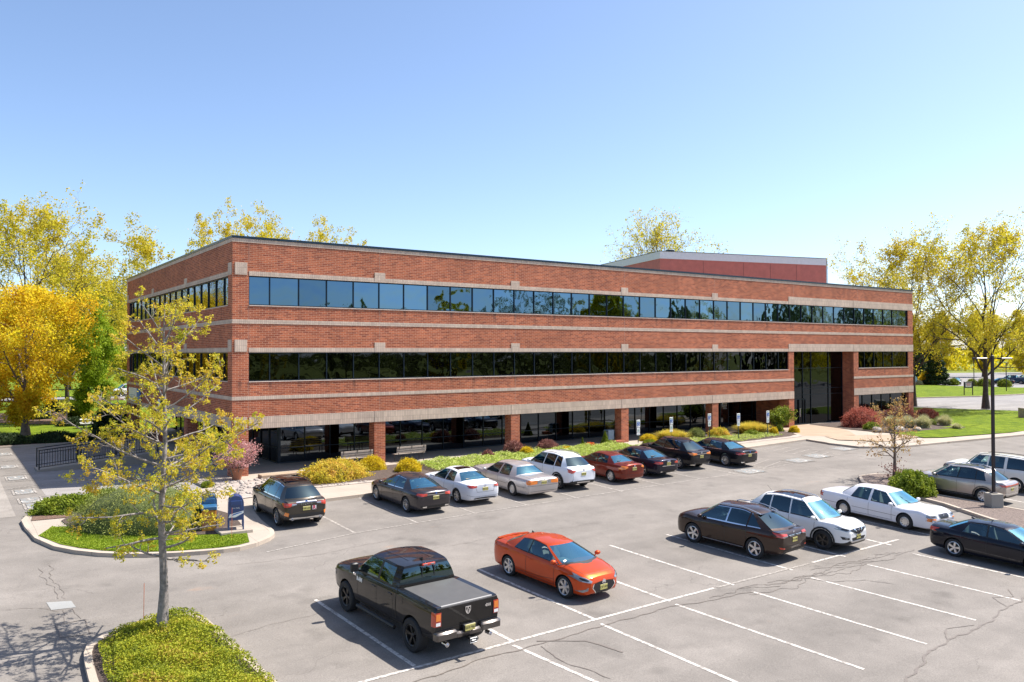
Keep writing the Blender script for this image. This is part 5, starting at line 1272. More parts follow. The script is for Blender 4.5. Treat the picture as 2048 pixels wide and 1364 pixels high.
# pale sills
m = MB()
m.box(.81, 62.37, -.03, .06, 8.60, 8.64); m.box(.81, 44.26, -.03, .06, 4.775, 4.815); m.box(54.15, 62.37, -.03, .06, 4.775, 4.815)
m.box(-.03, .06, .77, BY - .77, 8.60, 8.64); m.box(-.03, .06, .77, BY - .77, 4.775, 4.815)
m.obj('window_sill', M['sill'], bld)
m = MB(); m.box(-.05, BX + .05, -.05, .35, 11.95, 12.07); m.box(-.05, .35, .35, BY + .05, 11.95, 12.07); m.box(BX - .35, BX + .05, .35, BY + .05, 11.95, 12.07); m.box(.35, BX - .35, BY - .3, BY + .05, 11.95, 12.07)
m.obj('roof_coping', M['coping'], bld)
m = MB(); m.box(.3, BX - .3, .3, BY - .3, 11.3, 11.62); m.obj('roof', M['roof'], bld)
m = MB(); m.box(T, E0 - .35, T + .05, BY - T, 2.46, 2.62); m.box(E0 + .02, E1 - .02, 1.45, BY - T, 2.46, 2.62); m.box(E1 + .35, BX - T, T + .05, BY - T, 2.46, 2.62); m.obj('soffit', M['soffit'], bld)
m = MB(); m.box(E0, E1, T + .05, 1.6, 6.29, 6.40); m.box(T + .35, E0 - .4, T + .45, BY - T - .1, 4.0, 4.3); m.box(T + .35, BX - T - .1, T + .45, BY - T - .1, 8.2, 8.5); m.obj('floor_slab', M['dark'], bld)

VAR = {}
for g_, t_, wp in (('glassU', (0.085, 0.155, 0.235), .018), ('glassM', (0.036, 0.042, 0.054), .020), ('glassG', (0.055, 0.066, 0.078), .003)):
    VAR[M[g_].name] = [M[g_]] * 3 + [mirrorglass(M[g_].name + '_tinted', tuple(x * k for x in t_), warp=wp * 1.3) for k in (.84, 1.16, 1.3)]
def ribbon_window(name, edges, z0, z1, glass, plane, axis, fr=.045, depth=.10, transoms=()):
    """frame mesh plus one pane per bay; edges along X (axis x) or Y (axis y); plane = glass position"""
    m = MB()
    def bx(a0, a1, zz0, zz1, d0, d1):
        if axis == 'x': m.box(a0, a1, d0, d1, zz0, zz1)
        else: m.box(d0, d1, a0, a1, zz0, zz1)
    a, b = edges[0], edges[-1]
    f0, f1 = plane - depth * .6, plane + .03
    bx(a, b, z1 - .05, z1, f0, f1); bx(a, b, z0, z0 + .05, f0, f1)
    for i, e in enumerate(edges):
        w = fr * .5
        bx(max(a, e - w), min(b, e + w), z0 + .05, z1 - .05, f0, f1)
    for t in transoms: bx(a + fr, b - fr, t - .02, t + .02, f0 + .012, f1)
    w = m.obj(name, M['frame'], bld)
    for e0, e1 in zip(edges[:-1], edges[1:]):
        if e1 - e0 < .12: continue
        # every pane sits very slightly out of true, as fitted glass does
        t1, t2 = rnd.uniform(-.0022, .0022), rnd.uniform(-.0022, .0022)
        me = MB(); c = []
        for (aa, zz) in ((e0 + fr * .4, z0 + .045), (e1 - fr * .4, z0 + .045), (e1 - fr * .4, z1 - .045), (e0 + fr * .4, z1 - .045)):
            d = plane + t1 * (1 if aa == e0 + fr * .4 else -1) + t2 * (1 if zz == z0 + .045 else -1)
            c.append((aa, d, zz) if axis == 'x' else (d, aa, zz))
        c2 = [((x, y + .012, z) if axis == 'x' else (x + .012, y, z)) for x, y, z in c]
        me.add(c + c2, [(0, 1, 2, 3), (7, 6, 5, 4), (0, 4, 5, 1), (1, 5, 6, 2), (2, 6, 7, 3), (3, 7, 4, 0)])
        me.obj('pane', rnd.choice(VAR[glass.name]) if glass.name in VAR else glass, w)
    return w
ex = [.83] + [joint(k) for k in range(-4, 35)] + [62.35]
ex = [e for e in ex if .83 <= e <= 62.35]
ribbon_window('ribbon_window', ex, 8.64, 10.11, M['glassU'], .13, 'x')
ex2 = [e for e in ex if e < 44.0] + [44.24]
ribbon_window('ribbon_window', ex2, 4.815, 6.27, M['glassM'], .13, 'x')
ex3 = [54.17] + [e for e in ex if 54.5 < e < 62.36]
ribbon_window('ribbon_window', ex3, 4.815, 6.27, M['glassM'], .13, 'x')
ribbon_window('ribbon_window', ex3, .85, 2.44, M['glassG'], .35, 'x')
m = MB(); m.box(54.15, 62.37, .25, .6, .1, .85); m.obj('brick_wall', M['brick'], bld)
ey = [.79] + [DL + k * MOD for k in range(-5, 12) if DL + k * MOD < BY - .85] + [BY - .79]
ribbon_window('ribbon_window', ey, 8.64, 10.11, M['glassU'], .13, 'y'); ribbon_window('ribbon_window', ey, 4.815, 6.27, M['glassM'], .13, 'y')
# recessed ground floor
g0 = 3.55
eg = [g0 + 1.502 * k for k in range(0, int((44.3 - g0) / 1.502) + 1)] + [44.6]
ribbon_window('storefront_window', eg, .12, 2.46, M['glassG'], 3.55, 'x', transoms=(.95,))
eh = [g0 + 1.502 * k for k in range(0, 16)] + [27.6]
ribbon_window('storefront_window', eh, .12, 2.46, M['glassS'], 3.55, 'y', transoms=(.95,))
m = MB(); m.box(3.50, 3.66, 3.50, 3.66, .11, 2.46); m.obj('corner_post', M['frame'], bld)
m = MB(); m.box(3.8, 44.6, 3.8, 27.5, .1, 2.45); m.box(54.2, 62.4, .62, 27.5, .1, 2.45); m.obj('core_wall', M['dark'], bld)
m = MB(); m.box(44.6, 44.9, .9, 4.2, .1, 2.445); m.obj('brick_wall', M['brick'], bld)
# entrance glazing
een = [44.97, 47.65, 48.79, 51.30, 53.40]
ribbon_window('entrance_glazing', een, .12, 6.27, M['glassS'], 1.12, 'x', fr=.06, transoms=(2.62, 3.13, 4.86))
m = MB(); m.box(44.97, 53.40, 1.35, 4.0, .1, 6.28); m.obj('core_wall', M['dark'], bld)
m = MB()
for x0 in (46.2, 47.1):
    m.box(x0, x0 + .05, 1.03, 1.09, .14, 2.3); m.box(x0 + .84, x0 + .89, 1.03, 1.09, .14, 2.3); m.box(x0 + .05, x0 + .84, 1.03, 1.09, 2.24, 2.3); m.box(x0 + .05, x0 + .84, 1.03, 1.09, .14, .24)
dr = m.obj('entrance_door', M['frame'], bld)
m = MB(); m.box(47.04, 47.08, .95, .99, .8, 1.5); m.box(47.11, 47.15, .95, .99, .8, 1.5); m.obj('handle', M['alloy'], dr)
# tenant door with white lettering under the last arch
m = MB(); m.box(39.9, 41.0, 3.40, 3.47, .13, 2.44); td = m.obj('tenant_door', M['frame'], bld)
m = MB(); m.box(40.02, 40.88, 3.38, 3.405, .25, 2.36); m.obj('pane', M['glassG'], td)
m = MB(); y = 3.372
for k, (w, h) in enumerate(((.62, .10), (.58, .10), (.50, .05), (.46, .05), (.40, .04), (.44, .04))):
    z = 2.18 - [0, .15, .29, .38, .47, .55][k]; x = 40.45 - w / 2
    while x < 40.45 + w / 2:
        l = rnd.uniform(.04, .09) * (1 if k < 2 else .7); m.box(x, x + l, y, y + .004, z - h / 2, z + h / 2); x += l + .022
m.obj('lettering', M['wht'], td)
# expansion joints
m = MB()
for x in (.81, joint(0), joint(6), joint(12), joint(18), 44.96, 54.11, 62.37):
    for z0, z1 in ((3.05, 3.89), (4.08, 4.77), (6.9, 7.705), (7.915, 8.60), (10.75, 11.76)):
        if z1 < 5 and (E0 < x < E1): continue
        m.box(x - .011, x + .011, -.004, .02, z0, z1)
for y in (9.43, 18.56):
    for z0, z1 in ((3.05, 3.89), (4.08, 4.77), (6.9, 7.705), (7.915, 8.60), (10.75, 11.76)): m.box(-.004, .02, y - .011, y + .011, z0, z1)
m.obj('expansion_joint', plain('joint_sealant', (.42, .22, .16), .7), bld)
# wall sign box on the short side
sg_ = empty('wall_sign', (-.02, 24.95, 2.70), 0, 'white rectangular wall sign with a blue end panel on the short brick side', 'sign')
m = MB(); m.bbox(-.10, 0, -1.55, 1.58, 0, .98, .02); m.obj('sign_board', M['wht'], sg_)
m = MB(); m.box(-.115, -.10, -1.55 - 1.05, -1.56, 0, .98); m.box(-.10, 0, -2.60, -1.56, 0, .98); m.obj('end_panel', M['bluesign'], sg_)
m = MB(); m.box(-.104, -.1005, -1.2, 1.2, .22, .34); m.box(-.104, -.1005, -1.0, 1.0, .42, .48); m.obj('sign_stripe', plain('sign_grey', (.45, .55, .58), .5), sg_)
s2 = empty('wall_sign', (-.02, 15.9, 2.66), 0, 'small white and black sign panel on the lintel of the short brick side', 'sign')
m = MB(); m.bbox(-.06, 0, -.1, .62, 0, .56, .01); m.obj('sign_board', M['wht'], s2); m = MB(); m.bbox(-.06, 0, -.62, -.11, 0, .56, .01); m.obj('end_panel', M['black'], s2)

# ------------------------------------------------------------------ the building behind
pb = empty('rear_building', (65.4, 35.0, 0), R(-15.5), 'taller block with dull red metal panels and a pale fascia showing above the roofline', 'building')
Lx, Ly = 27.0, 24.0; H0 = 19.62
m = MB(); m.box(0, Lx, 0, Ly, 0, H0 - 1.02); m.obj('panel_wall', M['penth'], pb)
m = MB(); m.box(-.06, Lx + .06, -.06, Ly + .06, H0 - 1.02, H0 - .07); m.obj('fascia', M['penthw'], pb)
m = MB(); m.box(-.10, Lx + .10, -.10, Ly + .10, H0 - .07, H0); m.obj('roof_edge', M['coping'], pb)
m = MB()
for x in (6.6, 13.0, 17.4, 21.8): m.box(x - .03, x + .03, -.012, .01, 6, H0 - 1.13)
m.obj('panel_joint', plain('panel_joint', (.25, .07, .06), .7), pb)
m = MB(); m.bbox(2.2, 3.1, 1.5, 2.3, H0, H0 + .45, .03); m.obj('roof_vent', M['frame'], pb)
m = MB(); m.box(Lx + .02, Lx + .10, -.10, -.02, 2, H0 - .1); m.obj('downpipe', M['frame'], pb)

# ------------------------------------------------------------------ ground, roads, pavements
def big(name, x0, x1, y0, y1, dz, mat, nx=1):
    return slab(name, [(x0, y0), (x1, y0), (x1, y1), (x0, y1)], dz, mat)
big('ground', -900, 1400, -700, 1500, -.05, M['field'])
slab('parking_lot', [(-60, -100), (175, -100), (175, -2), (3.5, -2), (3.5, 22.3), (-60, 22.3)], 0, M['asphalt'])
slab('driveway', [(-60, -4.3), (-9.35, -4.3), (-9.35, 8), (-9.6, 22.3), (-60, 22.3)], .006, M['asphalt2'])
slab('driveway_strip', [(-7.95, -3.0), (-1.8, -3.0), (-1.8, 22.2), (-7.95, 22.2)], .004, asphalt('bay_asphalt', (.27, .25, .235), .95, 1.05))
slab('pavement', [(-8, -3.0), (-8.8, -4.3), (-9.26, -5.9), (-9.25, -7.3), (-9.1, -9.2), (-8.67, -10.7), (-8.2, -11.5), (-7.6, -12.2), (-7, -12.7), (-6.3, -13.1), (-5.6, -13.4), (-4.9, -13.6), (-4.2, -13.75), (-3.7, -13.75), (-3.1, -13.55), (-2.5, -13.1), (-2.2, -12.7), (-2.05, -12.2), (-1.95, -10.5), (-1.7, -8.9), (1.3, -8.28), (31.25, -6.73), (37.8, -6.1), (37.1, -8.4), (37.4, -10.3), (40, -11.6), (45.8, -12), (55.4, -12.7), (90, -14), (120, -14.8), (120, -12), (66, -9), (66, 4), (3.6, 4), (3.6, 30), (-1.8, 30), (-1.8, -2.6)], .12, M['conc'], .3)
slab('entrance_walk', [(41.8, .9), (41.4, -2.5), (39.6, -4.6), (41.2, -6.1), (43.2, -6.5), (45.5, -4.5), (47.2, -2.6), (48.0, 1.2)], .124, M['conctan'])
slab('entrance_walk', [(40.4, -5.8), (43.6, -6.8), (46.8, -8.6), (46.2, -9.6), (41.4, -9.8), (39.2, -7.6)], .126, M['conctan'])
# kerb line
k = MB()
K1 = [(-8.05, -3.07), (-8.83, -4.33), (-9.2, -5.9), (-9.19, -7.3), (-9.04, -9.2), (-8.62, -10.65), (-8.15, -11.45), (-7.56, -12.14), (-6.96, -12.63), (-6.27, -13.03), (-5.58, -13.33), (-4.88, -13.53), (-4.2, -13.68), (-3.7, -13.68), (-3.13, -13.49), (-2.55, -13.05), (-2.26, -12.67), (-2.12, -12.2), (-2.02, -10.5), (-1.77, -8.83), (1.3, -8.21), (16, -7.44), (31.25, -6.66), (37.87, -6.02), (37.17, -8.4), (37.47, -10.26), (40.03, -11.53), (45.8, -11.93), (55.4, -12.63), (90, -13.93), (119, -14.7)]
ribbon(k, K1, .17, .126, .2)
o = k.obj('kerb', M['kerb']); o['kind'] = 'structure'
# lawns and beds on the left island
slab('lawn', [(-9.0, -9.0), (-8.5, -7.9), (-7.8, -8.2), (-7.0, -9.8), (-5.6, -11.0), (-3.8, -11.9), (-2.95, -12.1), (-3.25, -13.35), (-3.7, -13.52), (-4.2, -13.52), (-4.88, -13.38), (-5.58, -13.18), (-6.27, -12.88), (-6.9, -12.5), (-7.46, -12.02), (-8.05, -11.3), (-8.5, -10.55), (-8.9, -9.3)], .135, M['grass'])
slab('mulch_bed', [(-8.0, -8.3), (-8.1, -6.9), (-7.3, -5.2), (-3.4, -6.5), (-2.6, -9.2), (-2.9, -12.0), (-3.8, -11.85), (-5.6, -10.95), (-7.0, -9.75)], .139, M['mulch'])
slab('mulch_bed', [(-9.0, -6.3), (-8.8, -4.6), (-8.0, -3.3), (-5.5, -3.1), (-5.2, -4.6), (-7.3, -6.4)], .137, M['mulchr'])
slab('mulch_bed', [(-1.5, -6.2), (-1.7, -1.2), (-.2, -.9), (.9, -1.2), (.9, -3.5), (2.0, -4.0), (1.8, -6.0)], .133, M['rock'])
# long planted bed between kerb walk and arcade walk
slab('mulch_bed', [(2.2, -5.35), (2.0, -2.5), (3.0, -1.3), (6.0, -.75), (14, -.55), (24.5, -.55), (25.6, -1.2), (27.0, -.9), (28, .0), (41.0, .2), (41.2, -2.4), (39.2, -4.5), (38.2, -4.7), (31.2, -5.0), (16, -5.35)], .135, M['mulch'])
slab('stone_strip', [(2.2, -5.5), (2.2, -5.0), (16, -5.0), (31, -4.65), (38.4, -4.3), (39.5, -3.9), (39.7, -4.6), (38.4, -4.9), (31, -5.2), (16, -5.55)], .139, M['rock'])
slab('stone_strip', [(24.7, -3.8), (24.6, -.7), (27.2, -.9), (28.4, -2.4), (28.0, -4.0)], .141, M['rock'])
# beds and lawn right of the entrance
slab('lawn', [(50.2, -3.2), (47.5, -6.4), (46.3, -8.2), (46.2, -10.0), (47.6, -10.55), (55.8, -11.6), (66, -12.1), (90, -12.9), (118, -13.6), (84, -15.0), (84, -12.4), (79, -3), (75.7, 6.3), (66, 34), (66, 60), (63.6, 60), (63.6, -.3), (54.5, -.3)], .135, M['grass'])
slab('mulch_bed', [(48.2, .9), (46.8, -3.4), (46.9, -6.2), (47.6, -7.3), (50, -7.6), (54, -8.0), (55.5, -8.4), (57.5, -7.2), (60, -4), (64.5, -2.6), (64.5, .2), (54.0, .2)], .143, M['mulch'])
slab('lawn', [(53.6, -7.2), (56.6, -7.0), (59.5, -4.8), (62, -4.4), (60, -7.6), (56.5, -8.3)], .155, M['grass'])
# near planted island
NI = [(-9.0, -20.5), (-8.9, -20.1), (-8.65, -19.75), (-8.3, -19.4), (-7.6, -19.05), (-7.0, -18.95), (-6.5, -19.3), (-6.35, -19.8), (-6.2, -22), (-6.0, -26), (-5.8, -30), (-9.1, -30), (-9.15, -26), (-9.1, -22), (-9.05, -21.0)]
slab('island_bed', NI, .12, M['mulch'], .3)
k = MB(); ribbon(k, [(x, y) for x, y in NI[10:11] + NI[9::-1] + [NI[14], NI[13], NI[12], NI[11]]], .16, .135, .2)
o = k.obj('kerb', M['kerb']); o['kind'] = 'structure'
# right planted island
RI = [(27.4, -16.5), (25.9, -17.6), (25.1, -20), (24.5, -22.3), (23.4, -24.4), (22.4, -26.4), (20.6, -30.5), (24.4, -30.5), (26.15, -25.2), (26.1, -20.0), (26.8, -19.2), (28.9, -19.1), (29.4, -17.6), (28.8, -16.6)]
slab('island_bed', RI, .12, plain('grey_bark_mulch', (.17, .13, .11), .95, var=.5, vs=16, bmp=.9), .3)
k = MB(); ribbon(k, RI + [RI[0]], .16, .135, .2); o = k.obj('kerb', M['kerb']); o['kind'] = 'structure'
# roads and lawns further off
slab('back_road', [(-40, 98), (-30, 91), (0, 82.5), (8, 76), (40, 66), (60, 62), (70, 66), (45, 84), (10, 90.3), (2.5, 90.6), (-30, 101), (-40, 106)], .02, M['asphaltR'])
slab('lawn', [(-60, 22.6), (3.5, 22.6), (3.5, 30), (64, 30), (64, 60), (40, 65.5), (8, 75.5), (0, 82), (-30, 90.5), (-60, 98)], .10, M['grass'])
k = MB(); ribbon(k, [(-60, 22.45), (3.4, 22.45)], .2, .13, .2); o = k.obj('kerb', M['kerb']); o['kind'] = 'structure'
slab('lawn', [(-40, 106.5), (-30, 101.5), (2.5, 91.1), (10, 90.8), (45, 84.5), (90, 130), (60, 240), (-60, 260)], .10, M['grass'])
slab('mulch_bed', [(-6, 41), (-3, 39.5), (1, 41), (1.5, 45), (-2, 47), (-1, 54), (1.5, 60), (-2, 61), (-7, 57), (-9, 47)], .13, M['mulchr'])
slab('mulch_bed', [(5.2 + 3.2 * math.cos(a), 79 + 3.4 * math.sin(a)) for a in [k_ * math.pi / 8 for k_ in range(16)]], .14, M['mulchr'])
slab('mulch_bed', [(-12, 22.7), (0.5, 22.7), (1, 26), (-2, 27), (-8, 26.5), (-14, 29)], .13, M['mulch'])
slab('side_road', [(60, 70), (66, 34.3), (75.7, 6.5), (79, -3), (84, -12.6), (118, -14.0), (175, -20), (175, 5.5), (115, 12.3), (105, 13.3), (94.6, 16.6), (88, 40), (84, 70)], .015, M['asphaltR'])
slab('lawn', [(84.3, 70), (88.3, 40), (94.9, 16.8), (105, 13.5), (115, 12.5), (175, 5.8), (178, 12), (138, 22), (136.5, 30), (136, 38), (150, 48), (150, 70)], .12, M['grass'], .2)
k = MB(); ribbon(k, [(88.2, 40), (94.8, 16.7), (105, 13.4), (115, 12.4), (175, 5.6)], .3, .14, .2); o = k.obj('kerb', M['kerb']); o['kind'] = 'structure'
slab('far_parking_lot', [(136, 22.3), (260, -8), (330, 40), (200, 90), (150, 48), (136.2, 38)], .03, M['asphaltR'])
slab('far_road', [(165, 75), (330, 30), (340, 36), (172, 84)], .06, M['asphaltR'])

# ------------------------------------------------------------------ painted markings and asphalt marks
m = MB(); w = .105
near = [(-8.0, 0)] ; xs_ = [-3.25, -.62, 2.02, 4.72, 7.40, 10.20, 13.1, 15.9, 18.6]
for i, x in enumerate(xs_): ribbon(m, [(x - .12, -19.5 + .0), (x + .12, -24.7)], w, .006)
ribbon(m, [(-4.9, -24.82), (-.4, -24.72), (4.8, -24.60), (6.8, -24.58)], w, .007); ribbon(m, [(11.6, -24.52), (17.0, -24.40)], w, .007)
for (a, b) in [((-.62, -24.9), (.2, -30.9)), ((2.06, -24.95), (2.35, -30.6)), ((4.79, -24.95), (5.25, -30.2)), ((7.5, -25.35), (7.95, -30.2)), ((10.15, -25.45), (10.72, -30.05)), ((13.0, -25.6), (13.5, -30.0)), ((15.6, -25.7), (16.1, -30.0)), ((18.3, -25.8), (18.8, -30.0))]:
    ribbon(m, [a, b], w * .95, .006)
ribbon(m, [(33.5, -19.6), (33.1, -24.8)], w, .006); ribbon(m, [(28.9, -20.2), (28.4, -25.4)], w, .006); ribbon(m, [(26.4, -25.5), (36, -25.0)], w, .006)
o = m.obj('stall_lines', M['white']); o['kind'] = 'structure'
m = MB()
for x in (.44, 3.07, 5.8, 8.49, 11.28, 14.01, 16.83, 19.68, 22.5, 25.2): ribbon(m, [(x - .05, -8.25 if x < 20 else -7.3), (x, -13.57 + .045 * x)], w, .006)
ribbon(m, [(-3, -14.35), (.44, -13.6), (5.8, -13.15), (11.28, -12.9), (16.8, -12.65), (22, -12.5), (24.3, -12.4)], w * .9, .007)
for a, b in (((25.2, -7.2), (25.5, -12.2)), ((28.0, -7), (28.2, -11.9)), ((31.0, -6.9), (31.2, -11.4)), ((33.8, -6.8), (34.0, -11.2)), ((36.2, -6.6), (36.6, -10.6)), ((25.2, -12.2), (28.2, -11.9)), ((31.2, -11.4), (34, -11.2))): ribbon(m, [a, b], w * .8, .006)
for s in range(6): ribbon(m, [(25.4, -8.0 - .8 * s), (28.1, -7.1 - .8 * s)], w * .7, .006); ribbon(m, [(31.2, -7.6 - .7 * s), (33.9, -6.9 - .7 * s)], w * .7, .006)
for a, b in (((-9.2, 8.2), (-7.6, 8.1)), ((-9.2, 3.2), (-2, 3.0)), ((-9.1, .2), (-2, .0)), ((-9, -2.4), (-2.5, -2.5)), ((-9.1, 5.6), (-2, 5.5)), ((-9.3, 14.5), (-2, 14.6)), ((-9.2, 18.5), (-2, 18.4)), ((-9, -.9), (-6, .2)), ((-8.8, -2.0), (-3, -.2)), ((-9.0, 3.4), (-3, 5.4)), ((-8.8, 14.7), (-4, 18.3)), ((-7, 14.7), (-3, 17.8))): ribbon(m, [a, b], w, .012)
ribbon(m, [(6.9, -24.58), (11.4, -24.53)], w, .007); o = m.obj('faded_lines', M['whitef']); o['kind'] = 'structure'
def pad(cx, cy, a=.85, b=1.0, dz=.013):
    """blue accessible-bay square with a white wheelchair outline"""
    m = MB(); q = [(cx - a, cy - b), (cx + a, cy - b), (cx + a, cy + b), (cx - a, cy + b), (cx - a, cy - b)]
    ribbon(m, q, .09, dz); n = MB(); ribbon(n, [(cx, cy - b + .08), (cx, cy + b - .08)], 2 * a - .16, dz + .002)
    p = MB()
    for k_ in range(10):
        t0, t1 = R(-200 + 26 * k_), R(-200 + 26 * (k_ + 1)); ribbon(p, [(cx + .33 * math.cos(t0), cy - .15 + .33 * math.sin(t0)), (cx + .33 * math.cos(t1), cy - .15 + .33 * math.sin(t1))], .08, dz + .004)
    ribbon(p, [(cx - .05, cy + .5), (cx, cy + .1), (cx + .32, cy + .08), (cx + .45, cy - .35)], .09, dz + .004)
    return m, n, p
wm_, bm2, pm2 = MB(), MB(), MB()
for c in ((23.8, -12.3), (29.4, -11.4), (31.9, -10.9), (36.2, -9.9), (-8.6, 18.5), (-8.7, 11.8), (-8.65, 6.8), (-8.65, 1.9), (-8.6, -.7), (-8.5, -2.3)):
    q = pad(*c, a=.80 if c[0] > 0 else .42, b=.62 if c[0] > 0 else .75, dz=.016)
    for acc, x in zip((wm_, bm2, pm2), q): acc.add(x.v, x.f)
for nm, acc, mt in (('bay_outline', wm_, M['whitef']), ('bay_symbol', pm2, M['white'])): o = acc.obj(nm, mt); o['kind'] = 'structure'
o = bm2.obj('bay_square', M['bluep']); o['kind'] = 'structure'
# patches and sealed cracks
m = MB(); m.add([(x, y, G(x, y) + .008) for x, y in ((-9.40, -16.05), (-8.84, -16.25), (-8.80, -16.85), (-9.35, -16.75))], [(0, 1, 2, 3)])
o = m.obj('concrete_patch', M['patchc']); o['kind'] = 'structure'
m = MB()
def crack(pts, w=.05, jit=.05, seed=1):
    rr = random.Random(seed); P = []
    for a, b in zip(pts[:-1], pts[1:]):
        n = max(2, int(math.hypot(b[0] - a[0], b[1] - a[1]) / .12)); p1, p2, p3 = rr.random() * 6, rr.random() * 6, rr.random() * 6
        for i in range(n):
            s = i * .12; e = min(1, i / 3, (n - i) / 3)
            ox = jit * (.8 * math.sin(s * 3.1 + p1) + .5 * math.sin(s * 8.3 + p2)) * e; oy = jit * (.8 * math.sin(s * 2.7 + p3) + .5 * math.sin(s * 9.1 + p1)) * e
            P.append((a[0] + (b[0] - a[0]) * i / n + ox + rr.uniform(-.008, .008), a[1] + (b[1] - a[1]) * i / n + oy + rr.uniform(-.008, .008)))
    P.append(pts[-1])
    for a, b in zip(P[:-1], P[1:]): ribbon(m, [a, b], w * .62 * rr.uniform(.5, 1.3), .009)
crack([(-4.2, -25.5), (-1.5, -25.15), (0.5, -25.2), (2.0, -25.1), (4.2, -25.0), (6.5, -25.3), (7.6, -25.4)], .07, .05, 2)
crack([(.0, -25.0), (1.0, -25.6), (1.3, -26.6)], .08, .03, 3); crack([(6.0, -25.1), (8, -25.0), (9.6, -25.5), (12.0, -25.1), (15.2, -25.3)], .05, .12, 4)
crack([(7.2, -25.5), (8.9, -25.9), (10.3, -25.4), (11.6, -25.9), (13.6, -25.2)], .04, .1, 5); crack([(9.8, -25.2), (10.4, -26.1), (11.4, -26.5), (11.8, -27.2)], .045, .05, 6)
for q_ in range(7): crack([(7.4 + q_ * 1.15, -25.0 - .1 * (q_ % 3)), (8.6 + q_ * 1.15, -25.5 + .15 * (q_ % 2)), (9.9 + q_ * 1.05, -25.2 - .12 * q_ % .5)], .045, .11, 40 + q_)
crack([(12.8, -25.1), (14, -25.7), (15.6, -25.5)], .04, .08, 7)
crack([(5.0, -31.2), (7.6, -30.45), (8.9, -30.35), (10.6, -30.3), (13, -30.0), (16, -29.8)], .09, .06, 8); crack([(8.7, -30.3), (9.4, -29.95), (10.3, -30.2)], .06, .03, 9)
crack([(12.6, -30.0), (13.1, -29.4), (13.7, -29.7), (14.3, -29.3)], .05, .04, 10)
crack([(-.1, -25.3), (-.2, -26.4), (.1, -27.5)], .045, .05, 11)
for q in ([(-9.36, -17.95), (-8.72, -17.9), (-8.75, -18.98), (-9.36, -18.9), (-9.36, -17.95)],): crack(q, .05, .012, 12)
crack([(-9.3, -12.6), (-9.2, -14), (-9.1, -15.9)], .02, .08, 13); crack([(-9.0, -12.4), (-9.05, -14.2), (-8.95, -16.0)], .02, .08, 14); crack([(-9.1, -16.9), (-9.2, -17.9)], .02, .06, 15); crack([(-8.9, -16.9), (-8.8, -17.8)], .02, .06, 16)
crack([(-10.4, -16.1), (-9.6, -16.4), (-9.2, -17.0)], .02, .05, 17)
crack([(-4.5, -15.2), (-2, -15.5), (1, -15.1)], .02, .05, 18); crack([(-3.2, -20.4), (-6.1, -20.9)], .02, .06, 19); crack([(-1.5, -17.2), (4, -16.6), (9, -16.9)], .02, .08, 20)
o = m.obj('crack_sealant', M['tar']); o['kind'] = 'structure'
# ------------------------------------------------------------------ foliage
def leaf_quads(P, size, rng, flat=0.0, aspect=.62, curl=0.0):
    """rhombic leaves at points P (n,3)"""
    P = np.asarray(P, dtype=np.float64); n = len(P)
    a = rng.normal(size=(n, 3)); a[:, 2] *= (1 - flat); a /= np.linalg.norm(a, axis=1, keepdims=True) + 1e-9
    b = rng.normal(size=(n, 3)); b -= a * (a * b).sum(1, keepdims=True); b /= np.linalg.norm(b, axis=1, keepdims=True) + 1e-9
    s = size * rng.uniform(.6, 1.3, size=(n, 1))
    V = np.stack([P - a * s * .5, P + b * s * aspect * .5, P + a * s * .5, P - b * s * aspect * .5], 1).reshape(-1, 3)
    return V, np.arange(4 * n).reshape(-1, 4)
class Tubes:
    def __init__(s): s.V = []; s.F = []; s.n = 0
    def add(s, pts, rad, k):
        pts = np.asarray(pts); m = len(pts)
        d = np.gradient(pts, axis=0); d /= np.linalg.norm(d, axis=1, keepdims=True) + 1e-9
        ref = np.array([0.31, 0.17, 0.93]) if abs(d[0][2]) < .9 else np.array([1., 0, 0])
        a = np.cross(d, ref); a /= np.linalg.norm(a, axis=1, keepdims=True) + 1e-9; b = np.cross(d, a)
        t = 2 * np.pi * np.arange(k) / k
        ring = pts[:, None, :] + (a[:, None, :] * np.cos(t)[None, :, None] + b[:, None, :] * np.sin(t)[None, :, None]) * np.asarray(rad)[:, None, None]
        s.V.append(ring.reshape(-1, 3)); i = np.arange(m - 1)[:, None] * k; j = np.arange(k)[None, :]; j2 = (j + 1) % k
        F = np.stack([i + j, i + j2, i + k + j2, i + k + j], -1).reshape(-1, 4) + s.n
        s.F.append(F); s.n += m * k
    def out(s): return np.concatenate(s.V), np.concatenate(s.F)
def limb(rng, p, d, L, r, n, wob, up, taper=.55):
    pts = [np.array(p, float)]; d = np.array(d, float); d /= np.linalg.norm(d)
    for i in range(n):
        d = d + rng.normal(size=3) * wob + np.array([0, 0, up]); d /= np.linalg.norm(d)
        pts.append(pts[-1] + d * L / n)
    return np.array(pts), r * (1 - (1 - taper) * np.linspace(0, 1, n + 1)) , d
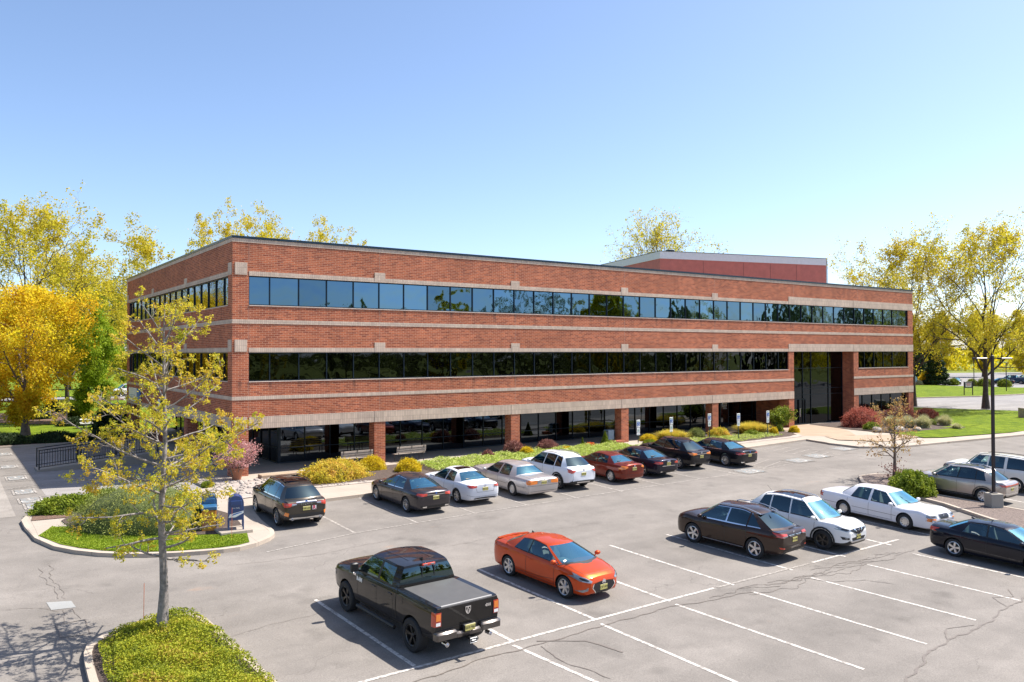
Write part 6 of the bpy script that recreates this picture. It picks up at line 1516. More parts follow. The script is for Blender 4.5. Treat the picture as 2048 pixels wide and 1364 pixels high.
def tree_mesh(seed, H, tr, crown, nl=12, levels=3, kids=(7, 5, 4), leafn=5, leaf=.16, bare=.0, fork=.22, spread=.9, up=.06, top=.96, sides=(9, 6, 4, 3), leafspread=.25, vase=False):
    """crown(h) gives the crown radius at relative height h (0..1); returns (branch VF, leaf points)"""
    rng = np.random.default_rng(seed); T = Tubes(); tips = []
    tp = np.array([[rng.normal() * .010 * H * (i / 10), rng.normal() * .010 * H * (i / 10), H * top * i / 10] for i in range(11)])
    rad = tr * (1 - .93 * (np.linspace(0, 1, 11)) ** .8); rad[0] *= 1.45; rad[1] *= 1.05
    T.add(tp, rad, sides[0])
    def grow(p, d, L, r, lev):
        n = 5 if lev == 1 else 4 if lev == 2 else 3
        pts, rr, dd = limb(rng, p, d, L, r, n, .10 if lev == 1 else .16, up if lev < 3 else up * .5, .35)
        T.add(pts, rr, sides[min(lev, 3)])
        if lev > levels:
            tips.append((pts[1:], L)); return
        kn = kids[min(lev - 1, len(kids) - 1)]
        for c in range(kn):
            t = .25 + .75 * (c + rng.random()) / kn; i = min(n - 1, int(t * n)); q = pts[i] + (pts[i + 1] - pts[i]) * (t * n - i)
            ax = pts[min(n, i + 1)] - pts[i]; ax /= np.linalg.norm(ax)
            s = rng.normal(size=3); s -= ax * (s @ ax); s /= np.linalg.norm(s) + 1e-9
            nd = ax * .75 + s * spread * rng.uniform(.6, 1.1)
            grow(q, nd, L * (.62 - .22 * t) * rng.uniform(.8, 1.2), max(rr[i] * .55, .006), lev + 1)
    for k in range(nl):
        h = fork + (top - .06 - fork) * ((k + rng.random() * .6) / nl) ** (1.25 if not vase else 1.7)
        az = k * 2.39996 + rng.normal() * .25
        cr = crown(h); el = (.25 + .9 * h) if not vase else (.75 + .5 * h)
        if not vase: Lk = cr / max(.35, math.cos(el)) * .72
        else: Lk = min(H * (top - h) * .95 + .1 * H, cr * 1.5)
        d = np.array([math.cos(az) * math.cos(el), math.sin(az) * math.cos(el), math.sin(el)])
        i = h * 10 / top; i0 = min(9, int(i)); q = tp[i0] + (tp[i0 + 1] - tp[i0]) * (i - i0)
        grow(q, d, Lk, max(tr * (1 - .93 * (i / 10) ** .8) * .55, .02), 1)
    LP = []
    for pts, L in tips:
        if rng.random() < bare: continue
        m = max(1, int(leafn * rng.uniform(.6, 1.4)))
        idx = rng.integers(0, len(pts), m); LP.append(pts[idx] + rng.normal(size=(m, 3)) * leafspread)
    (BV, BF), LP = T.out(), np.concatenate(LP); k = H / max(1e-3, np.percentile(LP[:, 2], 99.7)); BV = BV * k; LP = LP * k
    return (BV, BF), LP, rng
TREES = {}
def make_tree(key, leafmat_, bark, leafsize, **kw):
    (BV, BF), LP, rng = tree_mesh(**kw)
    V, F = leaf_quads(LP, leafsize, rng)
    TREES[key] = (np_mesh('trunk', BV, BF, bark, True), np_mesh('crown', V, F, leafmat_))
def place_tree(key, name, X, Y, s, rz, label, group=None, z=None, cat='tree', sz=None, mats=None):
    t = empty(name, (X, Y, G(X, Y) + .08 if z is None else z), rz, label, cat, group); t.scale = (s, s, sz or s)
    a, b = TREES[key]
    if mats:
        b = b.copy(); b.materials.clear(); b.materials.append(mats)
    mobj('trunk', a, t); mobj('crown', b, t); return t
oval = lambda w: (lambda h: w * max(.12, math.sin(math.pi * min(1, max(0, (h - .12) / .92))) ** .7))
make_tree('oakA', M['lf_bud'], M['bark'], .22, seed=11, H=20, tr=.38, crown=oval(7.2), nl=15, levels=3, kids=(7, 5, 4), leafn=11, fork=.17, leafspread=.19, bare=.15)
make_tree('oakB', M['lf_bud'], M['bark'], .22, seed=12, H=20, tr=.36, crown=oval(6.6), nl=14, levels=3, kids=(7, 5, 4), leafn=12, fork=.14, leafspread=.19, bare=.12)
make_tree('vase', M['lf_bud'], M['barkdark'], .205, seed=5, H=20, tr=.36, crown=oval(9.5), nl=14, levels=3, kids=(8, 5, 4), leafn=14, fork=.20, leafspread=.20, bare=.16, vase=True, spread=.75, up=.04)
make_tree('full', M['lf_yel'], M['barkdark'], .27, seed=21, H=16, tr=.30, crown=oval(5.6), nl=15, levels=3, kids=(7, 5, 4), leafn=22, fork=.14, leafspread=.34)
make_tree('golden', M['lf_gold'], M['bark'], .19, seed=33, H=11, tr=.30, crown=oval(5.6), nl=13, levels=3, kids=(7, 5, 4), leafn=22, fork=.13, leafspread=.34, vase=True, up=-.01, spread=.9)
make_tree('sparse', M['lf_bud'], M['bark'], .22, seed=41, H=20, tr=.4, crown=oval(8.5), nl=16, levels=3, kids=(8, 5, 4), leafn=6, fork=.2, leafspread=.2, bare=.3, vase=True, up=.03)
def conifer(seed, H, w, n=9000, size=.5):
    rng = np.random.default_rng(seed); h = rng.random(n) ** 1.35; a = rng.random(n) * 2 * np.pi
    tier = (.72 + .28 * np.abs(np.sin(h * 26 + rng.normal(size=n) * .15))); r = w * (1 - h) * tier * np.sqrt(rng.uniform(.35, 1, n))
    P = np.stack([r * np.cos(a), r * np.sin(a), H * (.06 + .94 * h) - r * .22], 1)
    T = Tubes(); T.add(np.array([[0, 0, 0], [0, 0, H * .5], [0, 0, H * .97]]), [w * .07, w * .05, .02], 7)
    V, F = leaf_quads(P, size, rng, flat=.5); BV, BF = T.out()
    return np_mesh('trunk', BV, BF, M['barkdark'], True), np_mesh('crown', V, F, M['lf_dark'])
TREES['conifer'] = conifer(3, 12, 3.4)

T_ = place_tree
T_('vase', 'tree', -5.8, 44.0, 1.03, .4, 'tall spring tree with thin yellow-green leaves at the far left edge', 'trees behind the lot')
T_('oakA', 'tree', -13.5, 33.0, .95, 1.2, 'large tree crossing the left border, pale yellow crown above the orange one', 'trees behind the lot')
T_('vase', 'tree', -1.6, 50.5, .86, 2.5, 'sparse wide-forked tree between the left edge and the office building', 'trees behind the lot')
T_('oakB', 'tree', 7.2, 63.5, 1.10, 4.0, 'sparse yellow tree rising behind the left end of the building', 'trees behind the lot')
T_('full', 'tree', 5.2, 80.5, 1.0, .7, 'green-leaved tree on the round mulch bed by the back road', 'trees behind the lot', mats=M['lf_green'])
T_('full', 'tree', -8.0, 62, .50, 1.1, 'low green tree on the lawn seen under the orange-gold crown, left one', 'trees behind the lot', mats=M['lf_green'])
T_('full', 'tree', -3.0, 70, .50, 3.1, 'low green tree by the back road seen under the sparse forked tree', 'trees behind the lot', mats=M['lf_green'])
T_('full', 'tree', -1.0, 40.5, .62, 2.7, 'bright green tree tight behind the golden tree at left', 'trees behind the lot', mats=M['lf_green'])
T_('golden', 'tree', -6.6, 30.2, 1.02, 2.0, 'orange-gold tree with several forking pale stems on the lawn beyond the side lot', 'trees behind the lot')
T_('golden', 'tree', -12.2, 33.5, .95, 4.4, 'orange-gold tree cut by the left edge of the photo', 'trees behind the lot')
for i, (x, y, s, lab, mt) in enumerate([(16.2, 62.4, 1.50, 'green-yellow treetop first behind the roof corner', 'lf_yel'), (20.3, 59.4, 1.46, 'dense bright yellow treetop above the roof corner', 'lf_yel'),
                           (24.2, 62.7, 1.40, 'thin treetop at the right of the trio above the roof', 'lf_yel'), (30.0, 63.2, 1.46, 'broad yellow treetop showing over the long roofline', 'lf_yel'), (35.2, 64.5, 1.40, 'low yellow treetop at the end of the group over the roof', 'lf_yel')]):
    t = T_('oakA' if i % 2 else 'oakB', 'tree', x, y, s * .62, i * 1.9, lab, 'treetops above the roof', mats=M[mt], sz=s * .83)
T_('sparse', 'tree', 111.3, 80.8, 1.80, 1.0, 'nearly bare wide tree above the far roof of the rear block', 'treetops above the roof')
T_('vase', 'tree', 77.8, 7.9, 1.00, 3.3, 'tall dark-branched tree at the right end of the office building', 'lawn trees on the right')
T_('vase', 'tree', 80.0, 1.2, 1.04, 5.6, 'tall yellow-green tree with a thick trunk beside the side road, behind the light pole', 'lawn trees on the right')
T_('oakB', 'tree', 85.5, -9.5, .80, 2.2, 'yellow tree beyond the right edge, its branches and shade reaching over the near lawn', 'lawn trees on the right')
T_('vase', 'tree', 92.0, -14.0, .80, .2, 'farther yellow tree beyond the right edge whose shade crosses the near lawn', 'lawn trees on the right')
T_('oakA', 'tree', 104.0, 25.0, .9, .9, 'yellow tree beyond the side road, just right of the building end', 'trees across the side road')
T_('full', 'tree', 128, 50, .95, .2, 'low yellow tree left of the dark conifers', 'trees across the side road', mats=M['lf_gold'])
for i, (x, y, k, s, lab) in enumerate([(139.5, 37, 'conifer', .80, 'dark conifer behind the blue board sign'), (146.5, 45, 'conifer', 1.0, 'tallest dark conifer across the side road'), (152, 52, 'conifer', .75, 'small dark conifer furthest back'), (178, 56, 'full', .95, 'rounded yellow tree above the far black sedan'), (197, 55, 'full', 1.0, 'rounded yellow tree over the far parking lot'),
                           (186, 41, 'full', .95, 'yellow tree behind the far blue pickup'), (205, 36, 'full', 1.0, 'yellow tree at the right edge beyond the far lot'), (222, 82, 'oakB', .75, 'hazy bare-twigged tree at the back of the far lot'), (168, 74, 'oakA', .75, 'thin pale tree beyond the conifers'), (150, 75, 'full', .95, 'green-yellow tree beyond the conifers'), (240, 60, 'full', 1.1, 'furthest yellow tree over the far road')]):
    T_(k, 'tree' if k != 'conifer' else 'conifer_tree', x, y, s, i * 1.3, lab, 'trees across the side road')
for i, (x, y, k, s, lab) in enumerate([(-2, 112, 'full', .95, 'low green tree across the back road, leftmost'), (6, 116, 'full', .9, 'low green tree across the back road, above the van'), (14, 114, 'full', 1.0, 'dark green tree hidden mostly by the building end'), (-12, 108, 'full', 1.0, 'dense green tree left of the golden tree, far back')]):
    T_(k, 'tree', x, y, s, i * 2.1, lab, 'trees across the back road', mats=M['lf_green'])
# trees on the camera's side, seen mirrored in the window glass
refl = [(22, -92, 'full', .80), (34, -98, 'oakA', .55), (47, -95, 'full', .72), (58, -92, 'oakB', .58), (70, -96, 'full', .85), (80, -90, 'oakA', .75), (92, -92, 'oakB', .80), (101, -86, 'full', 1.0), (112, -90, 'oakA', .90), (121, -82, 'full', 1.15), (133, -86, 'oakB', .95), (143, -80, 'conifer', 1.3), (151, -78, 'full', 1.25), (163, -80, 'oakA', 1.05), (175, -74, 'full', 1.3), (188, -70, 'oakB', 1.1), (200, -66, 'conifer', 1.5), (212, -60, 'full', 1.35), (226, -56, 'full', 1.4), (245, -50, 'oakA', 1.2), (10, -96, 'full', .75), (-4, -99, 'conifer', .8),
        (-48, 24, 'vase', .85), (-50, 40, 'golden', 1.3), (-44, 8, 'oakA', .7), (-46, 54, 'oakB', .8), (-52, -8, 'full', .9), (-40, 66, 'golden', 1.4)]
for i, (x, y, k, s) in enumerate(refl):
    if 0 < x < 105: s *= 1.35
    T_(k, 'tree' if k != 'conifer' else 'conifer_tree', x, y, s, i * 1.7, 'tree outside the picture, seen only as a reflection in the window glass', 'reflected trees', z=G(x, y), mats=M['lf_hedge'] if k != 'conifer' and i % 3 != 1 else None)
# far woods closing the horizon: nobody could count it
rng = np.random.default_rng(9); V = []
def wood(name, arc, dmin, dmax, hgt, n, size, mat):
    a = rng.uniform(arc[0], arc[1], n); d = rng.uniform(dmin, dmax, n)
    hh = hgt * (.55 + .45 * np.abs(np.sin(a * 37) * np.cos(a * 91 + 1.3))) * (.7 + .3 * np.sin(a * 190) ** 2)
    z = hh * rng.random(n) ** .7
    P = np.stack([-11.6 + d * np.sin(a), -40.5 + d * np.cos(a), z], 1)
    V, F = leaf_quads(P, size, rng, aspect=.9); o = mobj(name, np_mesh(name, V, F, mat)); tag(o, kind='stuff'); return o
o = wood('far_wood', (-1.2, 2.0), 300, 360, 11, 100000, 1.1, M['lf_yel']); tag(o, 'distant mixed spring woodland along the horizon behind the buildings', 'woodland')
o = wood('far_wood', (2.0, 4.9), 170, 200, 11, 40000, 1.3, M['lf_hedge']); tag(o, 'distant green woodland on the camera side, seen in the window reflections', 'woodland')

# ------------------------------------------------------------------ foreground maple
def maple():
    rng = np.random.default_rng(77); T = Tubes(); H = 7.9
    tp = [np.array([0, 0, 0.])]
    for i in range(1, 15): tp.append(np.array([(.03 * math.sin(i * .9) + .003 * i), .04 * math.cos(i * 1.3), H * i / 14]))
    tp = np.array(tp); rad = .110 * (1 - .90 * (np.linspace(0, 1, 15)) ** .95); rad[0] = .165; rad[1] = .125
    # burrs on the bark
    T.add(tp, rad, 12); clusters = []
    for k in range(0):
        h = rng.uniform(.3, 2.2); a = rng.uniform(0, 6.3); q = np.array([math.cos(a) * .12, math.sin(a) * .12, h])
        T.add(np.array([q, q * [1.25, 1.25, 1] + [0, 0, .02]]), [.028, .012], 5)
    # crown radius by height
    hs = [1.6, 2.0, 2.6, 3.2, 3.9, 4.5, 5.0, 5.5, 6.0, 6.5, 7.0, 7.5, 7.9]; cr = [1.0, 1.5, 1.8, 2.4, 2.8, 2.5, 1.6, 1.45, 1.55, 1.5, 1.2, .75, .3]
    def sub(p, d, L, r, lev):
        n = 5 if lev == 1 else 3
        pts, rr, dd = limb(rng, p, d, L, r, n, .09 if lev == 1 else .17, .05 if lev == 1 else .02, .4)
        T.add(pts, rr, (7, 5, 4, 3)[min(lev, 3)])
        if lev >= 3:
            clusters.append(pts[-1]); clusters.append(pts[-2] + rng.normal(size=3) * .02)
            return
        kn = (7, 5)[lev - 1]
        if lev == 1: kn = max(3, int(L * (2.9 if p[2] < 2.9 else 5.0 if p[2] < 4.8 else 3.5)))
        for c in range(kn):
            t = .16 + .84 * (c + rng.random()) / kn; i = min(n - 1, int(t * n)); q = pts[i] + (pts[i + 1] - pts[i]) * (t * n - i)
            ax = pts[i + 1] - pts[i]; ax /= np.linalg.norm(ax); s = rng.normal(size=3); s[2] *= .55; s -= ax * (s @ ax); s /= np.linalg.norm(s) + 1e-9
            sub(q, ax * .7 + s * rng.uniform(.6, 1.1), (.78 - .42 * t) * (.85 if lev == 1 else .36) * rng.uniform(.7, 1.25), max(rr[i] * .45, .005), lev + 1)
        clusters.append(pts[-1])
    nl = 40
    for k in range(nl):
        h = 1.75 + (H - .5 - 1.75) * ((k + rng.random() * .7) / nl) ** 1.08; az = k * 2.4 + rng.normal() * .3
        L = np.interp(h, hs, cr) * rng.uniform(.72, 1.08); el = np.interp(h, [1.7, 3, 5, 7.5], [-.05, .14, .36, .85]) + rng.normal() * .1
        i = h / H * 14; i0 = min(13, int(i)); q = tp[i0] + (tp[i0 + 1] - tp[i0]) * (i - i0)
        sub(q, [math.cos(az) * math.cos(el), math.sin(az) * math.cos(el), math.sin(el)], max(.35, L), float(np.interp(h, [1.5, 8], [.036, .016])), 1)
    C = np.array(clusters); P = []
    for c in C: P.append(c + rng.normal(size=(10, 3)) * .028)
    P = np.concatenate(P); V, F = leaf_quads(P, .049, rng, aspect=.75)
    BV, BF = T.out()
    t = empty('maple_tree', (-7.42, -20.25, G(0, -20.25) + .12), 0, 'nearest tree, a young pale-barked maple with yellow-green leaf clusters in the juniper bed', 'tree')
    t.scale = (1, 1, .985)
    mobj('trunk', np_mesh('trunk', BV, BF, M['barkpale'], True), t); mobj('crown', np_mesh('crown', V, F, M['lf_maple']), t)
    print('maple clusters', len(C))
maple()
# ragged little tree on the right island
(BV, BF), LP, rg = tree_mesh(seed=52, H=4.25, tr=.125, crown=lambda h: 1.9 if h < .6 else .9, nl=13, levels=2, kids=(6, 5), leafn=7, fork=.26, leafspread=.08, bare=.35, spread=.8, up=-.01, sides=(9, 6, 4, 3))
t = empty('copper_tree', (28.3, -17.9, G(0, -17.9) + .12), 1.2, 'small ragged tree with sparse copper leaves and a crooked dark trunk at the island tip', 'tree')
V, F = leaf_quads(LP, .095, rg); mobj('trunk', np_mesh('trunk', BV, BF, M['bark'], True), t); mobj('crown', np_mesh('crown', V, F, M['lf_copper']), t)
P = rg.normal(size=(420, 3)) * [.28, .28, .22] + [0, 0, .38]; V, F = leaf_quads(P, .085, rg); o = mobj('basal_foliage', np_mesh('basal_foliage', V, F, M['lf_purp']), t)

# ------------------------------------------------------------------ shrubs and bedding
def mound_pts(rng, n, rx, ry, h, rag=.10, shell=.72):
    a = rng.random(n) * 2 * np.pi; u = rng.random(n); ph = np.arccos(1 - u)     # upper hemisphere
    k = rng.uniform(shell, 1, n) + rng.normal(size=n) * rag * .4
    lump = 1 + rag * (np.sin(a * 5 + 1) * np.cos(ph * 6) + .6 * np.sin(a * 11 + ph * 9))
    k *= lump
    return np.stack([rx * k * np.sin(ph) * np.cos(a), ry * k * np.sin(ph) * np.sin(a), np.maximum(.02, h * k * np.cos(ph))], 1)
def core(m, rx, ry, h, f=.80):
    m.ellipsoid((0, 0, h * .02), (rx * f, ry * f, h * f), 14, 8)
SHR = {}
def shrub(kind, rng, rx, ry, h, mat, size, n, style='mound'):
    if style == 'mound':
        P = mound_pts(rng, n, rx, ry, h); V, F = leaf_quads(P, size, rng)
    elif style == 'spray':     # upright arching shoots
        m = n; a = rng.random(m) * 6.283; lean = rng.random(m) ** .7; L = rng.uniform(.35, 1.1, m) * h * 1.1; base = rng.normal(size=(m, 2)) * [rx * .22, ry * .22]
        tipx = base[:, 0] + np.cos(a) * lean * rx; tipy = base[:, 1] + np.sin(a) * lean * ry; V = []; 
        t = np.linspace(0, 1, 4)[None, :]
        X = base[:, :1] + (tipx[:, None] - base[:, :1]) * t ** 1.4; Y = base[:, 1:] + (tipy[:, None] - base[:, 1:]) * t ** 1.4
        Z = (L[:, None]) * (1 - .45 * lean[:, None] * t) * t
        w = size * .5; nx, ny = -np.sin(a)[:, None] * w * (1 - t * .9), np.cos(a)[:, None] * w * (1 - t * .9)
        A = np.stack([X + nx, Y + ny, Z], -1); B = np.stack([X - nx, Y - ny, Z], -1)
        V = np.stack([A, B], 2).reshape(-1, 3); base_i = (np.arange(m) * 8)[:, None]
        F = np.concatenate([base_i + np.array([[2 * s, 2 * s + 1, 2 * s + 3, 2 * s + 2]]) for s in range(3)])
    elif style == 'cone':
        hh = rng.random(n) ** 1.3; a = rng.random(n) * 6.283; r = rx * (1 - hh) * np.sqrt(rng.uniform(.3, 1, n))
        P = np.stack([r * np.cos(a), r * np.sin(a), h * (.04 + .96 * hh)], 1); V, F = leaf_quads(P, size, rng)
    return np_mesh('foliage', V, F, mat)
KINDS = {   # material, leaf size, leaves per m2 of dome, style, core colour, depth ratio
 'gold_spirea': ('lf_spi', .085, 2100, 'mound', 'low mass of golden spirea'), 'gold_mound': ('lf_mound', .06, 2400, 'mound', 'round golden yellow shrub'), 'gold_low': ('lf_mound', .06, 2000, 'mound', 'low spreading golden shrub'),
 'gold_s': ('lf_mound', .06, 1500, 'mound', 'small yellow shrub'), 'barberry_s': ('lf_purp', .08, 1200, 'mound', 'small purple-brown shrub'), 'barberry': ('lf_purp', .075, 1700, 'mound', 'purple-brown leafy shrub'), 'barberry_top': ('lf_purp', .06, 2600, 'mound', 'clipped flat-topped purple-brown shrub'),
 'conifer_s': ('lf_jun', .07, 1500, 'cone', 'tiny pointed conifer'), 'azalea': ('lf_azal', .08, 1500, 'mound', 'low shrub covered in red-orange flowers'), 'conifer': ('lf_jun', .08, 2600, 'cone', 'small pointed light green conifer'),
 'green_s': ('lf_jun', .08, 1300, 'mound', 'small bright green plant'), 'green_low': ('lf_jun', .08, 1300, 'mound', 'low green plant'), 'gold_grass': ('lf_gg', .05, 900, 'spray', 'wide clump of straw-gold grass-like shrub'), 'boxwood': ('lf_hedge', .05, 2400, 'mound', 'clipped olive green shrub'),
 'spirea_green': ('lf_spi', .07, 1900, 'mound', 'rounded yellow-green shrub'), 'maple_red': ('lf_jmap', .09, 1500, 'mound', 'weeping coral red lace-leaf maple'), 'redmound': ('lf_red', .075, 2200, 'mound', 'dark red clipped round shrub'),
 'pgrass': ('lf_pg', .035, 900, 'spray', 'variegated ornamental grass clump'), 'pgrass_s': ('lf_pg', .04, 700, 'spray', 'small pale grass clump'), 'hedge': ('lf_hedge', .048, 1500, 'mound', 'large domed clipped yew'), 'juniper_l': ('lf_jun', .09, 1700, 'mound', 'low spreading juniper'),
 'juniper_b': ('lf_jun', .11, 1900, 'mound', 'bushy bright green juniper'), 'dark_row': ('lf_dark', .10, 1200, 'mound', 'dark low evergreen'), 'darkshrub': ('lf_dark', .14, 1200, 'mound', 'tall dark shrub'), 'boxgrass': ('lf_jun', .12, 500, 'spray', 'dark green strap-leaved clump'),
 'yellowfar': ('lf_jun', .16, 500, 'mound', 'clipped round yellow-green shrub'), 'hedgefar': ('lf_gold', .2, 500, 'mound', 'squared golden hedge'), 'whiteflow': ('lf_pg', .16, 400, 'mound', 'bed of pale flowers')}
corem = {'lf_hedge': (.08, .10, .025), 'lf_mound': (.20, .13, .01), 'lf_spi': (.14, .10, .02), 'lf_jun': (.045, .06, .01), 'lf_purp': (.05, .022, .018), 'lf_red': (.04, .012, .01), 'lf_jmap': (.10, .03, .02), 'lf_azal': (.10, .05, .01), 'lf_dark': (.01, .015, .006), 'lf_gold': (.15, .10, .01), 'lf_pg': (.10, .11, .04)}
CM = {}
PL = [('gold_spirea', 3.82, -3.6, 3.96, .96, 'between the parked crossover and the first yellow mound', .55), ('gold_mound', 6.78, -1.61, 1.41, .71, 'behind the two benches, left of the pair', 1), ('gold_mound', 8.01, -3.30, 1.37, .66, 'nearest the dark grey sedan roof, right of the pair', 1),
 ('barberry_s', 13.88, -1.86, .80, .54, 'in the pale ground cover behind the silver sedan', 1), ('barberry', 16.49, -.75, 1.45, .79, 'in front of the second arcade column', 1), ('gold_mound', 16.60, -1.88, .91, .55, 'behind the white crossover roof', 1), ('barberry_top', 18.93, -.89, 1.42, .71, 'between the second and third arcade columns', 1), ('gold_low', 19.99, -1.5, .84, .30, 'just right of the clipped purple shrub', 1),
 ('conifer_s', 22.0, -.6, .30, .62, 'beside the red-flowered shrub', 1), ('azalea', 22.4, -.9, .78, .33, 'left of the third arcade column', 1), ('conifer', 23.84, -.70, .69, .96, 'just before the third arcade column', 1),
 ('gold_low', 28.19, -.3, 1.24, .47, 'under the first blue parking sign', 1), ('green_s', 26.9, -1.73, .99, .29, 'beneath the first blue parking sign', 1), ('gold_grass', 30.21, -.5, 2.79, .67, 'around the second blue parking sign', .8), ('boxwood', 32.78, -.5, 1.30, .65, 'right of the second blue parking sign', 1), ('spirea_green', 33.97, -1.57, 1.64, .70, 'left of the fourth parking sign', .9), ('green_s', 33.2, -.6, .37, .45, 'upright beside the third parking sign', 1),
 ('gold_grass', 38.54, -.81, 3.14, .80, 'between the last two blue parking signs', .7), ('green_s', 37.14, -1.92, 1.25, .36, 'at the foot of the last parking sign', 1), ('gold_mound', 39.25, -2.29, .67, .50, 'touching the last parking sign', 1), ('green_low', 41.0, -1.5, .62, .53, 'below the small vase-shaped tree', 1), ('gold_mound', 41.3, -2.6, .85, .51, 'at the corner of the entrance walk', 1),
 ('maple_red', 49.67, -2.99, 3.46, 1.57, 'right of the glass entrance', .8), ('redmound', 58.3, -1.4, 3.3, 1.25, 'in front of the right-hand ground floor windows', .7), ('redmound', 61.84, -1.9, 2.55, .95, 'at the right corner of the building', .8), ('boxwood', 58.08, -5.07, 1.11, .61, 'between the dark red shrub and the lawn', 1),
 ('pgrass', 52.31, -4.12, 1.47, .86, 'first from the coral maple', 1), ('pgrass', 51.99, -5.56, 1.36, .96, 'second from the coral maple', 1), ('pgrass', 52.59, -6.55, 1.36, 1.04, 'third from the coral maple', 1), ('pgrass', 56.11, -6.48, 1.24, .88, 'standing alone on the lawn side', 1), ('pgrass_s', 54.29, -8.30, .87, .45, 'lowest, at the lawn edge', 1),
 ('green_s', 48.0, -4.9, 1.34, .59, 'under the coral maple', 1), ('green_s', 48.6, -6.4, .89, .42, 'beside the boulders', 1), ('gold_s', 60.2, -1.6, .37, .5, 'between the two dark red shrubs', 1), ('green_s', 55.98, -5.39, .84, .48, 'beside the lone grass clump', 1),
 ('hedge', -5.75, -9.25, 5.0, 1.58, 'filling the mail island behind the maple', .72), ('juniper_l', -7.75, -4.9, 2.4, .62, 'at the tip of the mail island', .7), ('juniper_l', -6.3, -4.1, 2.0, .6, 'between the tip of the island and the domed yew', .7), ('green_s', -1.74, -2.23, .59, .26, 'by the terracotta pot', 1), ('juniper_b', 25.35, -20.35, 2.5, 1.02, 'between the white sedan and the champagne crossover', .8),
 ('dark_row', -8.34, 23.8, 3.4, .75, 'under the orange-gold tree, leftmost of the row', .5), ('dark_row', -5.35, 23.4, 3.05, .75, 'second of the row above the ramp', .5), ('dark_row', -2.6, 23.6, 2.77, .70, 'third of the row, nearest the building', .5), ('dark_row', -5.0, 47.0, 3.6, .9, 'on the nearer mulch bed, left of the strap-leaved clump', .6), ('dark_row', -2.4, 37.2, 3.0, .7, 'behind the white picnic table', .6), ('dark_row', -11.4, 24.4, 3.2, .7, 'at the left edge of the photo', .5),
 ('darkshrub', -.9, 28.9, 3.0, 2.1, 'against the far end of the short facade', 1), ('boxgrass', -.16, 61.06, 2.4, 1.0, 'on the far mulch bed', 1), ('darkshrub', -2.0, 56.16, 2.6, 1.2, 'on the far mulch bed left of the strap-leaved clump', 1), ('boxgrass', -1.44, 42.52, 2.4, 1.3, 'on the nearer mulch bed', 1),
 ('yellowfar', 140.36, 31.0, 1.9, 1.2, 'leftmost of the row before the far lot', 1), ('yellowfar', 139.9, 28.6, 2.6, 1.4, 'widest of the row before the far lot', 1), ('yellowfar', 140.6, 25.6, 2.3, 1.3, 'third of the row, left of the tree trunk', 1), ('yellowfar', 141.0, 34.6, 2.0, 1.2, 'nearest the golden hedge', 1), ('hedgefar', 139.0, 38.2, 3.6, 2.4, 'behind the blue board sign', .6), ('whiteflow', 136.4, 38.6, 2.6, .8, 'under the blue board sign', .5)]
rng = np.random.default_rng(31)
for kind, X, Y, w, h, where, dr in PL:
    mt, sz, dens, style, desc = KINDS[kind]
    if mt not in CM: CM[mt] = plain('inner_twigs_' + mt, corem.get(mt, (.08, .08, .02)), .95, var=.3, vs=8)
    rx, ry = w / 2, w / 2 * dr; area = 2 * math.pi * ((rx * ry + rx * h + ry * h) / 3) + .2
    n = int(min(30000 if kind == 'hedge' else 13000, max(160, dens * area * (1.5 if kind == 'hedge' else 1))))
    if Y > 20 and X > 100: dr = 1
    t = empty({'maple_red': 'lace_leaf_maple', 'gold_grass': 'straw_shrub', 'pgrass': 'ornamental_grass', 'pgrass_s': 'ornamental_grass', 'conifer': 'dwarf_conifer', 'conifer_s': 'dwarf_conifer', 'hedge': 'clipped_yew', 'whiteflow': 'flower_clump'}.get(kind, 'shrub'),
              (X, Y, G(X, Y) + .12), -.56 if kind == 'hedge' else rng.uniform(-.3, .3) if dr < 1 else rng.uniform(0, 6), desc + ' ' + where, 'shrub' if 'grass' not in kind or kind == 'gold_grass' else 'ornamental grass', 'plants in the office beds')
    mobj('foliage', shrub(kind, rng, rx, ry, h, M[mt], sz, n, style), t)
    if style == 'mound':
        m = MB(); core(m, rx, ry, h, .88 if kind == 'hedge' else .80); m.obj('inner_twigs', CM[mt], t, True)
    if kind == 'maple_red' or kind == 'barberry':
        m = MB(); [m.tube([(0, 0, 0), (.3 * math.cos(a), .3 * math.sin(a), h * .5)], .03, 5) for a in (0, 2, 4)]; m.obj('stem', M['barkdark'], t)
# stemmed bright shrub tree by the entrance and the plum behind the mail island
def stemmed(name, X, Y, z, w, h, mt, size, n, label, stems, cl):
    rg = np.random.default_rng(int(abs(X * 10))); T = Tubes(); LP = []
    for k in range(stems):
        a = k * 2.4; q = np.array([.08 * math.cos(a), .08 * math.sin(a), 0]); 
        pts, rr, d = limb(rg, q, [math.cos(a) * .45, math.sin(a) * .45, 1], h * .72, .04, 5, .09, .0, .5); T.add(pts, rr, 6)
        for c in range(8):
            i = rg.integers(2, 5); p2, r2, _ = limb(rg, pts[i], [rg.normal(), rg.normal(), .7], w * .34, .016, 4, .15, .05, .4); T.add(p2, r2, 4)
            for _k in range(4):
                p3, r3, _ = limb(rg, p2[rg.integers(1, 5)], [rg.normal(), rg.normal(), .6], w * .16, .008, 3, .2, .05, .5); T.add(p3, r3, 3)
                LP.append(p3[rg.integers(0, 4, max(2, n // (stems * 32)))] + rg.normal(size=(max(2, n // (stems * 32)), 3)) * cl)
    BV, BF = T.out(); t = empty(name, (X, Y, z), 0, label, 'shrub'); V, F = leaf_quads(np.concatenate(LP), size, rg)
    mobj('stem', np_mesh('stem', BV, BF, M['bark'], True), t); mobj('crown', np_mesh('crown', V, F, M[mt]), t)
stemmed('shrub_tree', 41.9, -.9, .12, 2.3, 1.62, 'lf_jun', .13, 6500, 'bright green vase-shaped little tree on several stems left of the entrance', 6, .10)
